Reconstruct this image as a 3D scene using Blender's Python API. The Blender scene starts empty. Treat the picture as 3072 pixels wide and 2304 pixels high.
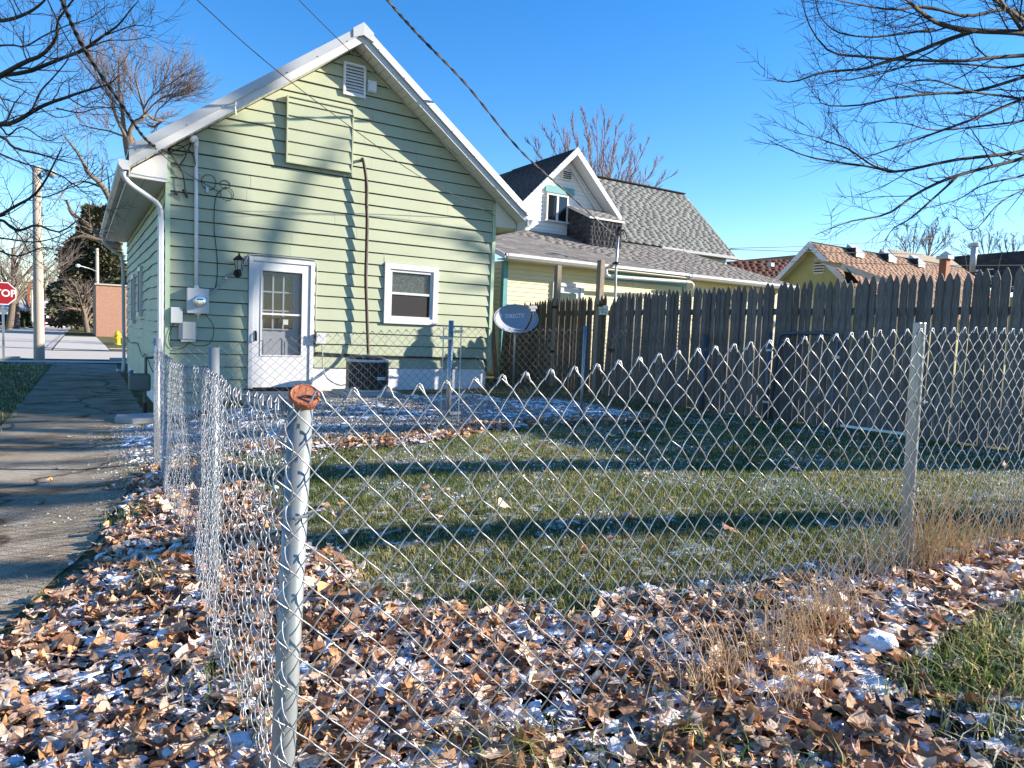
import bpy, math, random
import numpy as np
from mathutils import Vector, Matrix

rnd = random.Random(7)
rng = np.random.default_rng(11)
scene = bpy.context.scene
R_ = math.radians

# ------------------------------------------------------------------ camera
# World frame: metres, +Y runs up the street along the house's side wall,
# +X along its back wall, z = 0 is the driveway.
FOC, IW, IH = 2070.0, 3072.0, 2304.0
ROLL, PITCH, YAW = R_(2.3323), R_(4.1965), R_(32.2239)
CAM = np.array([0.0, 0.0, 1.45])

def ray(x, y):
    dx, dy = x - IW / 2, y - IH / 2
    c, s = math.cos(ROLL), math.sin(ROLL)
    u, v = c * dx + s * dy, -s * dx + c * dy
    cp, sp = math.cos(PITCH), -math.sin(PITCH)
    a, b, cc = u, cp * FOC + sp * v, sp * FOC - cp * v
    cy, sy = math.cos(YAW), math.sin(YAW)
    return np.array([cy * a + sy * b, -sy * a + cy * b, cc])

def onY(x, y, Y): r = ray(x, y); return CAM + r * (Y / r[1])
def onX(x, y, X): r = ray(x, y); return CAM + r * (X / r[0])
def at(x, y, d):                       # survey point at horizontal range d along the view axis
    r = ray(x, y)
    return CAM + r * (d / (math.sin(YAW) * r[0] + math.cos(YAW) * r[1]))

cam_data = bpy.data.cameras.new("camera")
cam = bpy.data.objects.new("camera", cam_data)
scene.collection.objects.link(cam)
cam_data.sensor_width = 36.0
cam_data.lens = FOC / IW * 36.0
cam_data.clip_start = 0.05
cam_data.clip_end = 3000
f0 = ray(IW / 2, IH / 2)
rx = ray(IW / 2 + 10, IH / 2) - f0
uy = f0 - ray(IW / 2, IH / 2 + 10)
rx, uy, fw = [v / np.linalg.norm(v) for v in (rx, uy, f0)]
mw = Matrix.Identity(4)
for i in range(3):
    mw[i][0], mw[i][1], mw[i][2], mw[i][3] = rx[i], uy[i], -fw[i], CAM[i]
cam.matrix_world = mw
scene.camera = cam

# ------------------------------------------------------------------ sky, sun, exposure
SUN_AZ, SUN_EL = R_(63.5), R_(23.3)     # from -Y towards +X
sdir = Vector((math.sin(SUN_AZ) * math.cos(SUN_EL), -math.cos(SUN_AZ) * math.cos(SUN_EL), math.sin(SUN_EL)))
world = bpy.data.worlds.new("World")
scene.world = world
world.use_nodes = True
wn = world.node_tree
bg = wn.nodes["Background"]
sky = wn.nodes.new("ShaderNodeTexSky")
sky.sky_type = 'NISHITA'
sky.sun_disc = False
sky.sun_elevation = SUN_EL
sky.sun_rotation = math.atan2(sdir.x, sdir.y)
sky.altitude = 1200
sky.air_density = 1.25
sky.dust_density = 0.15
sky.ozone_density = 3.0
hs_ = wn.nodes.new("ShaderNodeHueSaturation")
hs_.inputs["Saturation"].default_value = 1.36
hs_.inputs["Hue"].default_value = 0.508
wn.links.new(sky.outputs[0], hs_.inputs["Color"])
wn.links.new(hs_.outputs[0], bg.inputs[0])
bg.inputs[1].default_value = 0.105
sun_data = bpy.data.lights.new("sun", 'SUN')
sun = bpy.data.objects.new("sun", sun_data)
scene.collection.objects.link(sun)
sun_data.energy = 5.0
sun_data.angle = R_(0.53)
sun_data.color = (1.0, 0.90, 0.76)
sun.rotation_euler = sdir.to_track_quat('Z', 'Y').to_euler()
scene.view_settings.view_transform = 'Standard'
scene.view_settings.look = 'None'
scene.view_settings.exposure = 1.35
scene.view_settings.gamma = 1.0
scene.view_settings.use_curve_mapping = False

# ------------------------------------------------------------------ helpers
COL = scene.collection.objects

def tag(o, label=None, cat=None, group=None, kind=None):
    if label: o["label"] = label
    if cat: o["category"] = cat
    if group: o["group"] = group
    if kind: o["kind"] = kind
    return o

def empty(name, loc=(0, 0, 0), label=None, cat=None, group=None):
    o = bpy.data.objects.new(name, None)
    o.location = loc
    COL.link(o)
    return tag(o, label, cat, group)

def base_of(p):
    v = np.zeros(3)
    while p is not None:
        v += np.array(p.location)
        p = p.parent
    return v

def np_mesh(name, V, F, mats, parent=None, smooth=False, col=None, local=False):
    """V (n,3) world coordinates, F (m,k) faces of equal size."""
    V = np.asarray(V, np.float64)
    F = np.asarray(F, np.int32)
    if parent is not None and not local:
        V = V - base_of(parent)
    me = bpy.data.meshes.new(name)
    n, (m, k) = len(V), F.shape
    me.vertices.add(n); me.vertices.foreach_set("co", V.astype(np.float32).ravel())
    me.loops.add(m * k); me.loops.foreach_set("vertex_index", F.ravel())
    me.polygons.add(m)
    me.polygons.foreach_set("loop_start", np.arange(0, m * k, k, dtype=np.int32))
    me.update(calc_edges=True)
    if smooth:
        me.polygons.foreach_set("use_smooth", np.ones(m, bool))
    if col is not None:
        a = me.color_attributes.new("Col", 'FLOAT_COLOR', 'POINT')
        c4 = np.ones((n, 4), np.float32); c4[:, :3] = col
        a.data.foreach_set("color", c4.ravel())
    me.materials.append(mats)
    o = bpy.data.objects.new(name, me)
    COL.link(o)
    if parent is not None: o.parent = parent
    return o

class MB:
    """collects simple solids; build() links them as one mesh object"""
    def __init__(s): s.v, s.f = [], []
    def add(s, vs, fs):
        b = len(s.v); s.v += [tuple(map(float, p)) for p in vs]
        s.f += [tuple(i + b for i in q) for q in fs]; return s
    def box(s, x0, x1, y0, y1, z0, z1):
        return s.add([(x0, y0, z0), (x1, y0, z0), (x1, y1, z0), (x0, y1, z0), (x0, y0, z1), (x1, y0, z1), (x1, y1, z1), (x0, y1, z1)],
                     [(3, 2, 1, 0), (4, 5, 6, 7), (0, 1, 5, 4), (1, 2, 6, 5), (2, 3, 7, 6), (3, 0, 4, 7)])
    def beam(s, a, b, w, h, up=(0, 0, 1), off=(0, 0)):
        a, b = np.array(a, float), np.array(b, float); t = b - a; t /= np.linalg.norm(t)
        sd = np.cross(t, up); sd /= np.linalg.norm(sd); u = np.cross(sd, t)
        P = []
        for p in (a, b):
            for i, j in ((-1, -1), (1, -1), (1, 1), (-1, 1)):
                P.append(p + sd * (i * w / 2 + off[0]) + u * (j * h / 2 + off[1]))
        return s.add(P, [(0, 1, 2, 3), (7, 6, 5, 4), (0, 4, 5, 1), (1, 5, 6, 2), (2, 6, 7, 3), (3, 7, 4, 0)])
    def prism(s, poly, axis, a, b):
        """poly: 2-D outline in the two other axes (x,y,z order), extruded a..b along axis"""
        n = len(poly); P = []
        for w in (a, b):
            for p, q in poly:
                P.append({'x': (w, p, q), 'y': (p, w, q), 'z': (p, q, w)}[axis])
        F = [tuple(range(n))[::-1], tuple(range(n, 2 * n))]
        F += [(i, (i + 1) % n, n + (i + 1) % n, n + i) for i in range(n)]
        return s.add(P, F)
    def tube(s, pts, r, n=8, cap=True, ref=None):
        pts = [np.array(p, float) for p in pts]; K = len(pts)
        r = [r] * K if np.isscalar(r) else list(r)
        T = [pts[min(i + 1, K - 1)] - pts[max(i - 1, 0)] for i in range(K)]
        T = [t / (np.linalg.norm(t) + 1e-9) for t in T]
        u = np.array(ref if ref is not None else ((0, 0, 1) if abs(T[0][2]) < .9 else (1, 0, 0)), float)
        P = []
        for i in range(K):
            u = u - T[i] * u.dot(T[i]); u /= np.linalg.norm(u) + 1e-9; w = np.cross(T[i], u)
            for k in range(n):
                a = 2 * math.pi * k / n
                P.append(pts[i] + (u * math.cos(a) + w * math.sin(a)) * r[i])
        F = [(i * n + k, i * n + (k + 1) % n, (i + 1) * n + (k + 1) % n, (i + 1) * n + k) for i in range(K - 1) for k in range(n)]
        if cap: F += [tuple(range(n))[::-1], tuple(range((K - 1) * n, K * n))]
        return s.add(P, F)
    def lathe(s, prof, c, n=20, axis=(0, 0, 1)):
        ax = Vector(axis).normalized(); q = ax.to_track_quat('Z', 'Y'); c = Vector(c); P = []
        for r, h in prof:
            for k in range(n):
                a = 2 * math.pi * k / n
                P.append(c + q @ Vector((r * math.cos(a), r * math.sin(a), h)))
        K = len(prof)
        F = [(i * n + k, i * n + (k + 1) % n, (i + 1) * n + (k + 1) % n, (i + 1) * n + k) for i in range(K - 1) for k in range(n)]
        F += [tuple(range(n))[::-1], tuple(range((K - 1) * n, K * n))]
        return s.add(P, F)
    def build(s, name, mat, parent=None, smooth=False, bevel=0.0):
        o = None
        b = base_of(parent) if parent is not None else np.zeros(3)
        me = bpy.data.meshes.new(name)
        me.from_pydata([tuple(np.array(p) - b) for p in s.v], [], s.f)
        me.materials.append(mat)
        if smooth: me.polygons.foreach_set("use_smooth", np.ones(len(me.polygons), bool))
        me.update()
        o = bpy.data.objects.new(name, me); COL.link(o)
        if parent is not None: o.parent = parent
        if bevel:
            m = o.modifiers.new("bevel", 'BEVEL'); m.width = bevel; m.segments = 2; m.limit_method = 'ANGLE'
        return o

def copy_tree(o, parent=None):
    c = o.copy(); COL.link(c); c.parent = parent
    for ch in o.children: copy_tree(ch, c)
    return c

def spline(pts, n):
    """Catmull-Rom resampling to n points"""
    P = np.array(pts, float); K = len(P)
    if K == 2: return P[0] + (P[1] - P[0]) * np.linspace(0, 1, n)[:, None]
    Q = np.vstack([2 * P[0] - P[1], P, 2 * P[-1] - P[-2]])
    out = []
    for t in np.linspace(0, K - 1 - 1e-6, n):
        i = int(t); u = t - i; a, b, c, d = Q[i:i + 4]
        out.append(.5 * (2 * b + (c - a) * u + (2 * a - 5 * b + 4 * c - d) * u * u + (3 * b - a - 3 * c + d) * u ** 3))
    return np.array(out)

def tubes(P, R, n):
    """P (B,K,3) polylines, R (B,K) radii -> verts, quad faces"""
    P = np.asarray(P, float); R = np.asarray(R, float); B, K, _ = P.shape
    T = np.empty_like(P); T[:, 1:-1] = P[:, 2:] - P[:, :-2]; T[:, 0] = P[:, 1] - P[:, 0]; T[:, -1] = P[:, -1] - P[:, -2]
    T /= np.linalg.norm(T, axis=2, keepdims=True) + 1e-9
    ax = P[:, -1] - P[:, 0]; ax /= np.linalg.norm(ax, axis=1, keepdims=True) + 1e-9
    ref = np.where(np.abs(ax[:, 2:3]) < .8, np.array([[0, 0, 1.]]), np.array([[1., 0, 0]]))[:, None, :]
    U = ref - T * (ref * T).sum(2, keepdims=True); U /= np.linalg.norm(U, axis=2, keepdims=True) + 1e-9
    W = np.cross(T, U)
    a = 2 * np.pi * np.arange(n) / n
    V = P[:, :, None, :] + R[:, :, None, None] * (U[:, :, None, :] * np.cos(a)[:, None] + W[:, :, None, :] * np.sin(a)[:, None])
    V = V.reshape(-1, 3)
    b, k, j = np.meshgrid(np.arange(B), np.arange(K - 1), np.arange(n), indexing='ij')
    o = b * K * n
    F = np.stack([o + k * n + j, o + k * n + (j + 1) % n, o + (k + 1) * n + (j + 1) % n, o + (k + 1) * n + j], -1).reshape(-1, 4)
    return V, F

def text(name, s, loc, rot, size, mat, parent=None, extr=.001, space=1.0, shear=0.0, bold=0.0, width=1.0):
    cu = bpy.data.curves.new(name, 'FONT'); cu.body = s; cu.size = size; cu.extrude = extr; cu.align_x = 'CENTER'; cu.align_y = 'CENTER'
    cu.space_character = space; cu.shear = shear; cu.offset = bold; cu.resolution_u = 3
    t = bpy.data.objects.new(name, cu); COL.link(t)
    bpy.context.view_layer.update()
    me = bpy.data.meshes.new_from_object(t.evaluated_get(bpy.context.evaluated_depsgraph_get()))
    bpy.data.objects.remove(t)
    me.materials.clear(); me.materials.append(mat)
    o = bpy.data.objects.new(name, me); COL.link(o)
    if parent is not None: o.parent = parent; loc = np.array(loc) - base_of(parent)
    o.location = loc; o.rotation_euler = rot; o.scale.x = width
    return o

# ------------------------------------------------------------------ materials
def mat(name, col, rough=.6, var=.12, scale=6.0, col2=None, bump=0.0, bscale=80.0, metal=0.0, stretch=(1, 1, 1), attr=False, objvar=0.0,
        spec=.4, dirt=None, dirt_amt=.5, trans=0.0, detail=6.0, sheen=0.0):
    m = bpy.data.materials.new(name); m.use_nodes = True
    nt = m.node_tree; N, L = nt.nodes, nt.links
    b = N["Principled BSDF"]
    b.inputs["Roughness"].default_value = rough; b.inputs["Metallic"].default_value = metal
    b.inputs["Specular IOR Level"].default_value = spec
    tc = N.new("ShaderNodeTexCoord"); mp = N.new("ShaderNodeMapping"); mp.inputs["Scale"].default_value = stretch
    L.new(tc.outputs["Object"], mp.inputs[0])
    no = N.new("ShaderNodeTexNoise"); no.inputs["Scale"].default_value = scale; no.inputs["Detail"].default_value = detail; no.inputs["Roughness"].default_value = .65
    L.new(mp.outputs[0], no.inputs["Vector"])
    rp = N.new("ShaderNodeValToRGB"); rp.color_ramp.elements[0].position = .3; rp.color_ramp.elements[1].position = .7
    c = np.array(col, float); d = np.array(col2, float) if col2 is not None else c * (1 + var)
    e = c if col2 is not None else c * (1 - var)
    rp.color_ramp.elements[0].color = (*e, 1); rp.color_ramp.elements[1].color = (*np.minimum(d, 1.3), 1)
    L.new(no.outputs["Fac"], rp.inputs[0]); out = rp.outputs[0]
    if attr:
        at_ = N.new("ShaderNodeVertexColor"); at_.layer_name = "Col"
        mx = N.new("ShaderNodeMix"); mx.data_type = 'RGBA'; mx.blend_type = 'MULTIPLY'; mx.inputs[0].default_value = 1
        L.new(out, mx.inputs[6]); L.new(at_.outputs[0], mx.inputs[7]); out = mx.outputs[2]
    if objvar:
        oi = N.new("ShaderNodeObjectInfo"); mr = N.new("ShaderNodeMapRange")
        mr.inputs["To Min"].default_value = 1 - objvar; mr.inputs["To Max"].default_value = 1 + objvar
        L.new(oi.outputs["Random"], mr.inputs[0])
        mx = N.new("ShaderNodeMix"); mx.data_type = 'RGBA'; mx.blend_type = 'MULTIPLY'; mx.inputs[0].default_value = 1
        L.new(out, mx.inputs[6]); L.new(mr.outputs[0], mx.inputs[7]); out = mx.outputs[2]
    if dirt is not None:
        n2 = N.new("ShaderNodeTexNoise"); n2.inputs["Scale"].default_value = scale * .37; n2.inputs["Detail"].default_value = 8; n2.inputs["Roughness"].default_value = .7
        L.new(tc.outputs["Object"], n2.inputs["Vector"])
        r2 = N.new("ShaderNodeValToRGB"); r2.color_ramp.elements[0].position = .5; r2.color_ramp.elements[1].position = .72
        r2.color_ramp.elements[1].color = (dirt_amt,) * 3 + (1,)
        L.new(n2.outputs["Fac"], r2.inputs[0])
        mx = N.new("ShaderNodeMix"); mx.data_type = 'RGBA'
        L.new(r2.outputs[0], mx.inputs[0]); L.new(out, mx.inputs[6]); mx.inputs[7].default_value = (*dirt, 1); out = mx.outputs[2]
    L.new(out, b.inputs["Base Color"])
    if trans:
        b.inputs["Subsurface Weight"].default_value = 0
        tr = N.new("ShaderNodeBsdfTranslucent"); L.new(out, tr.inputs[0])
        ms = N.new("ShaderNodeMixShader"); ms.inputs[0].default_value = trans
        L.new(b.outputs[0], ms.inputs[1]); L.new(tr.outputs[0], ms.inputs[2]); L.new(ms.outputs[0], N["Material Output"].inputs[0])
    if bump:
        bn = N.new("ShaderNodeTexNoise"); bn.inputs["Scale"].default_value = bscale; bn.inputs["Detail"].default_value = 4
        L.new(mp.outputs[0], bn.inputs["Vector"])
        bp = N.new("ShaderNodeBump"); bp.inputs["Strength"].default_value = bump; bp.inputs["Distance"].default_value = .01
        L.new(bn.outputs["Fac"], bp.inputs["Height"]); L.new(bp.outputs[0], b.inputs["Normal"])
    return m

def glass(name, tint=(.02, .025, .03), rough=.03, alpha=None):
    m = bpy.data.materials.new(name); m.use_nodes = True
    b = m.node_tree.nodes["Principled BSDF"]
    b.inputs["Base Color"].default_value = (*tint, 1); b.inputs["Roughness"].default_value = rough
    b.inputs["Specular IOR Level"].default_value = .7; b.inputs["IOR"].default_value = 1.5
    if alpha is not None: b.inputs["Alpha"].default_value = alpha
    return m

GREEN = (.36, .39, .272)
M = {
 'green': mat('green_siding', GREEN, .42, .05, 1.6, bump=.05, bscale=9, dirt=(.36, .43, .32), dirt_amt=.3),
 'green_side': mat('green_side_siding', (.44, .50, .36), .6, .10, 2.5, bump=.25, bscale=30, dirt=(.26, .29, .22), dirt_amt=.6, stretch=(1, .3, 4)),
 'green_trim': mat('green_trim', (.40, .52, .36), .5, .06),
 'green_dark': mat('green_dark', (.06, .10, .06), .5, .1),
 'white': mat('white_paint', (.58, .58, .59), .4, .04, 3, dirt=(.6, .6, .58), dirt_amt=.25),
 'white_wall': mat('white_foundation_paint', (.76, .77, .80), .75, .06, 2, bump=.5, bscale=14, dirt=(.5, .5, .48), dirt_amt=.35),
 'metal_white': mat('white_metal_trim', (.44, .45, .46), .36, .04, 2, metal=.1, dirt=(.52, .51, .47), dirt_amt=.3, stretch=(1, 1, 3)),
 'soffit': mat('soffit_cream', (.66, .64, .56), .5, .06),
 'gutter': mat('gutter_side', (.52, .50, .46), .5, .15, 4, dirt=(.25, .23, .2), dirt_amt=.6),
 'galv': mat('galvanised_steel', (.38, .395, .41), .42, .10, 9, metal=.75, bump=.08, bscale=60, dirt=(.45, .45, .44), dirt_amt=.35),
 'galv_new': mat('galvanised_wire', (.34, .355, .37), .42, .12, 30, metal=.6),
 'galv_dark': mat('dark_wire', (.17, .175, .18), .5, .2, 30, metal=.5),  # darker copy of the fence wire, used on the rear run
 'post_grey': mat('painted_grey_post', (.25, .275, .28), .42, .08, 4, metal=.3, bump=.05, bscale=40, dirt=(.19, .2, .2), dirt_amt=.2, stretch=(3, 3, .15)),
 'post_worn': mat('worn_steel_post', (.36, .36, .345), .4, .16, 7, metal=.5, stretch=(6, 6, .4), dirt=(.34, .33, .31), dirt_amt=.6),
 'gate_blue': mat('dark_gate_pipe', (.10, .12, .15), .45, .15, metal=.5),
 'rust': mat('rusty_cap', (.30, .095, .045), .75, .3, 40, col2=(.38, .14, .07), bump=.5, bscale=120, dirt=(.16, .05, .03), dirt_amt=.7),
 'picket': mat('weathered_picket', (.062, .053, .047), .85, .2, 9, col2=(.25, .222, .20), bump=.9, bscale=35, stretch=(6, 6, .5), objvar=.28, dirt=(.06, .05, .045), dirt_amt=.75),
 'picket_brown': mat('brown_weathered_picket', (.06, .045, .03), .85, .2, 9, col2=(.20, .155, .11), bump=.9, bscale=35, stretch=(6, 6, .5), objvar=.3, dirt=(.06, .05, .035), dirt_amt=.7),
 'oldpost': mat('old_timber_post', (.20, .16, .12), .85, .3, 10, col2=(.33, .27, .2), bump=.6, bscale=30, stretch=(5, 5, .4)),
 'black': mat('black_plastic', (.012, .012, .014), .45, .2),
 'black_metal': mat('black_metal', (.02, .02, .022), .4, .2, metal=.4),
 'cable': mat('cable_black', (.012, .012, .013), .55, .1),
 'cable_grey': mat('cable_grey', (.30, .32, .33), .5, .1),
 'hose': mat('brown_line_insulation', (.055, .03, .022), .6, .3, 30),
 'grey_box': mat('grey_enamel', (.50, .52, .53), .4, .05, 3, dirt=(.35, .33, .3), dirt_amt=.25),
 'grey_plastic': mat('grey_plastic', (.42, .43, .42), .5, .05),
 'pvc': mat('white_conduit', (.68, .70, .74), .35, .05),
 'chrome': mat('bright_steel', (.7, .7, .7), .2, .05, metal=.9),
 'gasgrey': mat('gas_meter_grey', (.10, .12, .12), .5, .15, metal=.2),
 'concrete': mat('concrete', (.36, .35, .33), .85, .12, 5, bump=.4, bscale=90, dirt=(.24, .22, .2), dirt_amt=.5),
 'pane': glass('window_pane', (.012, .016, .02), .04),
 'pane_clear': glass('storm_glass', (.08, .09, .10), .02, .14),
 'screen': mat('window_screen', (.018, .017, .018), .75, .2, 60),
 'lace': mat('lacy_curtain', (.05, .055, .05), .6, .2, 26, col2=(.42, .45, .40), detail=2),
 'inner_door': mat('inner_door_white', (.34, .36, .40), .5, .05),
 'lamp_glass': glass('lantern_glass', (.55, .55, .5), .15, .6),
 'dish': mat('dish_grey', (.29, .32, .38), .5, .05, 3),
 'dish_back': mat('dish_dark', (.05, .05, .055), .5, .1),
 'lettering': mat('white_lettering', (.85, .86, .88), .5, .02),
 'navy': mat('navy_print', (.02, .04, .12), .5, .1),
 'teal_print': mat('teal_print', (.02, .22, .24), .5, .1),
 'gold_print': mat('gold_print', (.45, .40, .12), .5, .1),
 'plate': mat('plate_white', (.72, .78, .76), .45, .06),
 'yellow': mat('yellow_siding', (.62, .56, .36), .55, .05, 2, dirt=(.5, .45, .3), dirt_amt=.3),
 'teal': mat('teal_trim', (.10, .30, .32), .5, .1),
 'white_sid': mat('white_siding', (.66, .66, .66), .5, .03, 2),
 'shingle_g': mat('grey_shingle', (.15, .155, .15), .9, .2, 20, col2=(.24, .245, .235), objvar=.22, attr=True, bump=.4, bscale=200),
 'shingle_w': mat('worn_shingle', (.125, .117, .11), .9, .2, 20, col2=(.22, .205, .195), objvar=.22, attr=True, bump=.4, bscale=200),
 'shingle_k': mat('dark_shingle', (.035, .036, .042), .9, .2, 20, col2=(.06, .06, .07), objvar=.2, attr=True, bump=.4, bscale=200),
 'shingle_b': mat('brown_shingle', (.21, .125, .085), .9, .15, 12, col2=(.30, .18, .125), attr=True, bump=.4, bscale=120),
 'shingle_m': mat('maroon_shingle', (.085, .028, .024), .9, .15, 6, col2=(.12, .045, .035), attr=True),
 'shingle_d': mat('charcoal_shingle', (.03, .035, .042), .9, .15, 6, col2=(.06, .065, .075), attr=True, dirt=(.7, .75, .85), dirt_amt=.0),
 'yellow_b': mat('mustard_board', (.36, .34, .13), .6, .08, 2),
 'brick': None,
 'pole': mat('bleached_pole_wood', (.36, .31, .25), .85, .15, 5, col2=(.46, .40, .33), bump=.4, bscale=30, stretch=(6, 6, .3)),
 'red_sign': mat('stop_red', (.32, .012, .02), .45, .05),
 'bark': mat('grey_brown_bark', (.10, .075, .055), .9, .3, 12, col2=(.20, .155, .115), bump=.8, bscale=30, stretch=(3, 3, .6)),
 'bark_dark': mat('dark_bark', (.028, .024, .022), .9, .3, 10, col2=(.055, .046, .04), bump=.6, bscale=30),
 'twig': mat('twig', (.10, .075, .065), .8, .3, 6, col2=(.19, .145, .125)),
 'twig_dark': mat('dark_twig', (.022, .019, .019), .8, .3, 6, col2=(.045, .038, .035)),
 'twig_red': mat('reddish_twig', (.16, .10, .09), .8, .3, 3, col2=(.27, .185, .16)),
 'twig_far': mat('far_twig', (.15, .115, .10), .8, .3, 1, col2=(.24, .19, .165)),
 'needle': mat('evergreen_needle', (.04, .048, .024), .8, .3, 2, col2=(.13, .115, .06), attr=True),
 'bush': mat('bush_leaf', (.03, .06, .02), .8, .3, 2, col2=(.06, .10, .03), attr=True),
 'grass': mat('grass_blade', (.95, .95, .95), .6, .05, 2, attr=True, trans=.45, spec=.25),
 'leaf0': mat('dry_leaf', (.80, .78, .76), .62, .2, 38, col2=(1.25, 1.25, 1.25), attr=True, trans=.18, spec=.3, bump=.35, bscale=70),
 'straw': mat('dry_straw', (.9, .9, .9), .7, .1, 3, attr=True, trans=.3),
 'snow': mat('thin_snow', (.82, .85, .90), .75, .04, 30, bump=.8, bscale=160, spec=.3),
 'stone': mat('gravel_stone', (.85, .85, .85), .85, .1, 20, attr=True),
 'street': mat('street_asphalt', (.40, .365, .32), .9, .1, 1.2, col2=(.47, .435, .39), bump=.3, bscale=60),
 'walk': mat('sidewalk_concrete', (.46, .425, .37), .9, .1, 1.5, bump=.2, bscale=60),
 'hydrant': mat('hydrant_yellow', (.62, .44, .02), .45, .1),
 'car_blue': mat('car_paint_blue', (.10, .17, .30), .25, .05, metal=.3),
 'car_red': mat('car_paint_red', (.25, .02, .03), .25, .05, metal=.3),
 'car_silver': mat('car_paint_silver', (.50, .55, .60), .25, .05, metal=.4),
 'tyre': mat('tyre', (.015, .015, .015), .8, .1),
 'hub': mat('hub', (.45, .45, .46), .35, .1, metal=.7),
 'headlamp': mat('headlamp', (.75, .75, .75), .15, .05),
 'trailer': mat('trailer_grey', (.45, .46, .46), .5, .1),
}

def brick_mat():
    m = bpy.data.materials.new('red_brick'); m.use_nodes = True
    N, L = m.node_tree.nodes, m.node_tree.links; b = N["Principled BSDF"]; b.inputs["Roughness"].default_value = .85
    tc = N.new("ShaderNodeTexCoord"); sp = N.new("ShaderNodeSeparateXYZ"); cb = N.new("ShaderNodeCombineXYZ"); ad = N.new("ShaderNodeMath")
    L.new(tc.outputs["Object"], sp.inputs[0]); L.new(sp.outputs[0], ad.inputs[0]); L.new(sp.outputs[1], ad.inputs[1])
    L.new(ad.outputs[0], cb.inputs[0]); L.new(sp.outputs[2], cb.inputs[1])
    t = N.new("ShaderNodeTexBrick"); t.inputs["Scale"].default_value = 4.0
    t.inputs["Color1"].default_value = (.33, .12, .06, 1); t.inputs["Color2"].default_value = (.42, .18, .09, 1); t.inputs["Mortar"].default_value = (.40, .33, .28, 1)
    t.inputs["Mortar Size"].default_value = .03
    L.new(cb.outputs[0], t.inputs["Vector"]); L.new(t.outputs[0], b.inputs["Base Color"])
    return m
M['brick'] = brick_mat()

def leaf_mat():
    m = M['leaf0']; nt = m.node_tree; N, L = nt.nodes, nt.links; b = N["Principled BSDF"]
    src = b.inputs["Base Color"].links[0].from_socket
    geo = N.new("ShaderNodeNewGeometry")
    n1 = N.new("ShaderNodeTexNoise"); n1.inputs["Scale"].default_value = 4.2; n1.inputs["Detail"].default_value = 3; L.new(geo.outputs["Position"], n1.inputs["Vector"])
    n2 = N.new("ShaderNodeTexNoise"); n2.inputs["Scale"].default_value = 120; n2.inputs["Detail"].default_value = 3; L.new(geo.outputs["Position"], n2.inputs["Vector"])
    ad = N.new("ShaderNodeMath"); ad.operation = 'MULTIPLY_ADD'; ad.inputs[1].default_value = .45; L.new(n2.outputs["Fac"], ad.inputs[0]); L.new(n1.outputs["Fac"], ad.inputs[2])
    r = N.new("ShaderNodeMapRange"); r.inputs["From Min"].default_value = .765; r.inputs["From Max"].default_value = .85; L.new(ad.outputs[0], r.inputs[0])
    sp = N.new("ShaderNodeSeparateXYZ"); L.new(geo.outputs["True Normal"], sp.inputs[0])
    ab = N.new("ShaderNodeMath"); ab.operation = 'ABSOLUTE'; L.new(sp.outputs[2], ab.inputs[0])
    r2 = N.new("ShaderNodeMapRange"); r2.inputs["From Min"].default_value = .55; r2.inputs["From Max"].default_value = .85; L.new(ab.outputs[0], r2.inputs[0])
    mu = N.new("ShaderNodeMath"); mu.operation = 'MULTIPLY'; L.new(r.outputs[0], mu.inputs[0]); L.new(r2.outputs[0], mu.inputs[1])
    mx = N.new("ShaderNodeMix"); mx.data_type = 'RGBA'; L.new(mu.outputs[0], mx.inputs[0]); L.new(src, mx.inputs[6]); mx.inputs[7].default_value = (.78, .81, .86, 1)   # dusting of snow on flat-lying leaves
    L.new(mx.outputs[2], b.inputs["Base Color"])
    return m
M['leaf'] = leaf_mat()
# ------------------------------------------------------------------ terrain
_gy = [-6, 1.7, 4.0, 7.0, 9.5, 11.0, 13.0, 24.0, 27.0]
_gx = [-6, -0.6, 0.0, 0.5, 1.1, 1.7, 2.3, 3.5, 5.7, 8.1, 14]
_gz = np.array([
 [0, 0, .02, .06, .12, .18, .24, .34, .42, .46, .5],
 [0, 0, .03, .10, .16, .21, .27, .37, .44, .47, .5],
 [0, 0, .03, .13, .19, .25, .30, .36, .40, .45, .5],
 [0, 0, .01, .08, .17, .22, .27, .32, .37, .40, .5],
 [0, 0, .0, .02, .08, .17, .27, .35, .37, .40, .5],
 [0, 0, .0, -.02, -.02, .13, .37, .37, .37, .42, .5],
 [0, 0, .0, -.02, -.02, .10, .30, .36, .37, .42, .5],
 [0, 0, .0, -.02, -.02, .02, .1, .2, .3, .4, .5],
 [-.03] * 11])

def gz(X, Y):
    X = np.asarray(X, float); Y = np.asarray(Y, float)
    xi = np.clip(np.interp(X, _gx, np.arange(len(_gx))), 0, len(_gx) - 1 - 1e-6)
    yi = np.clip(np.interp(Y, _gy, np.arange(len(_gy))), 0, len(_gy) - 1 - 1e-6)
    i, j = xi.astype(int), yi.astype(int); u, v = xi - i, yi - j
    z = (_gz[j, i] * (1 - u) + _gz[j, i + 1] * u) * (1 - v) + (_gz[j + 1, i] * (1 - u) + _gz[j + 1, i + 1] * u) * v
    return z - np.clip(Y - 40, 0, 200) * .006

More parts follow.
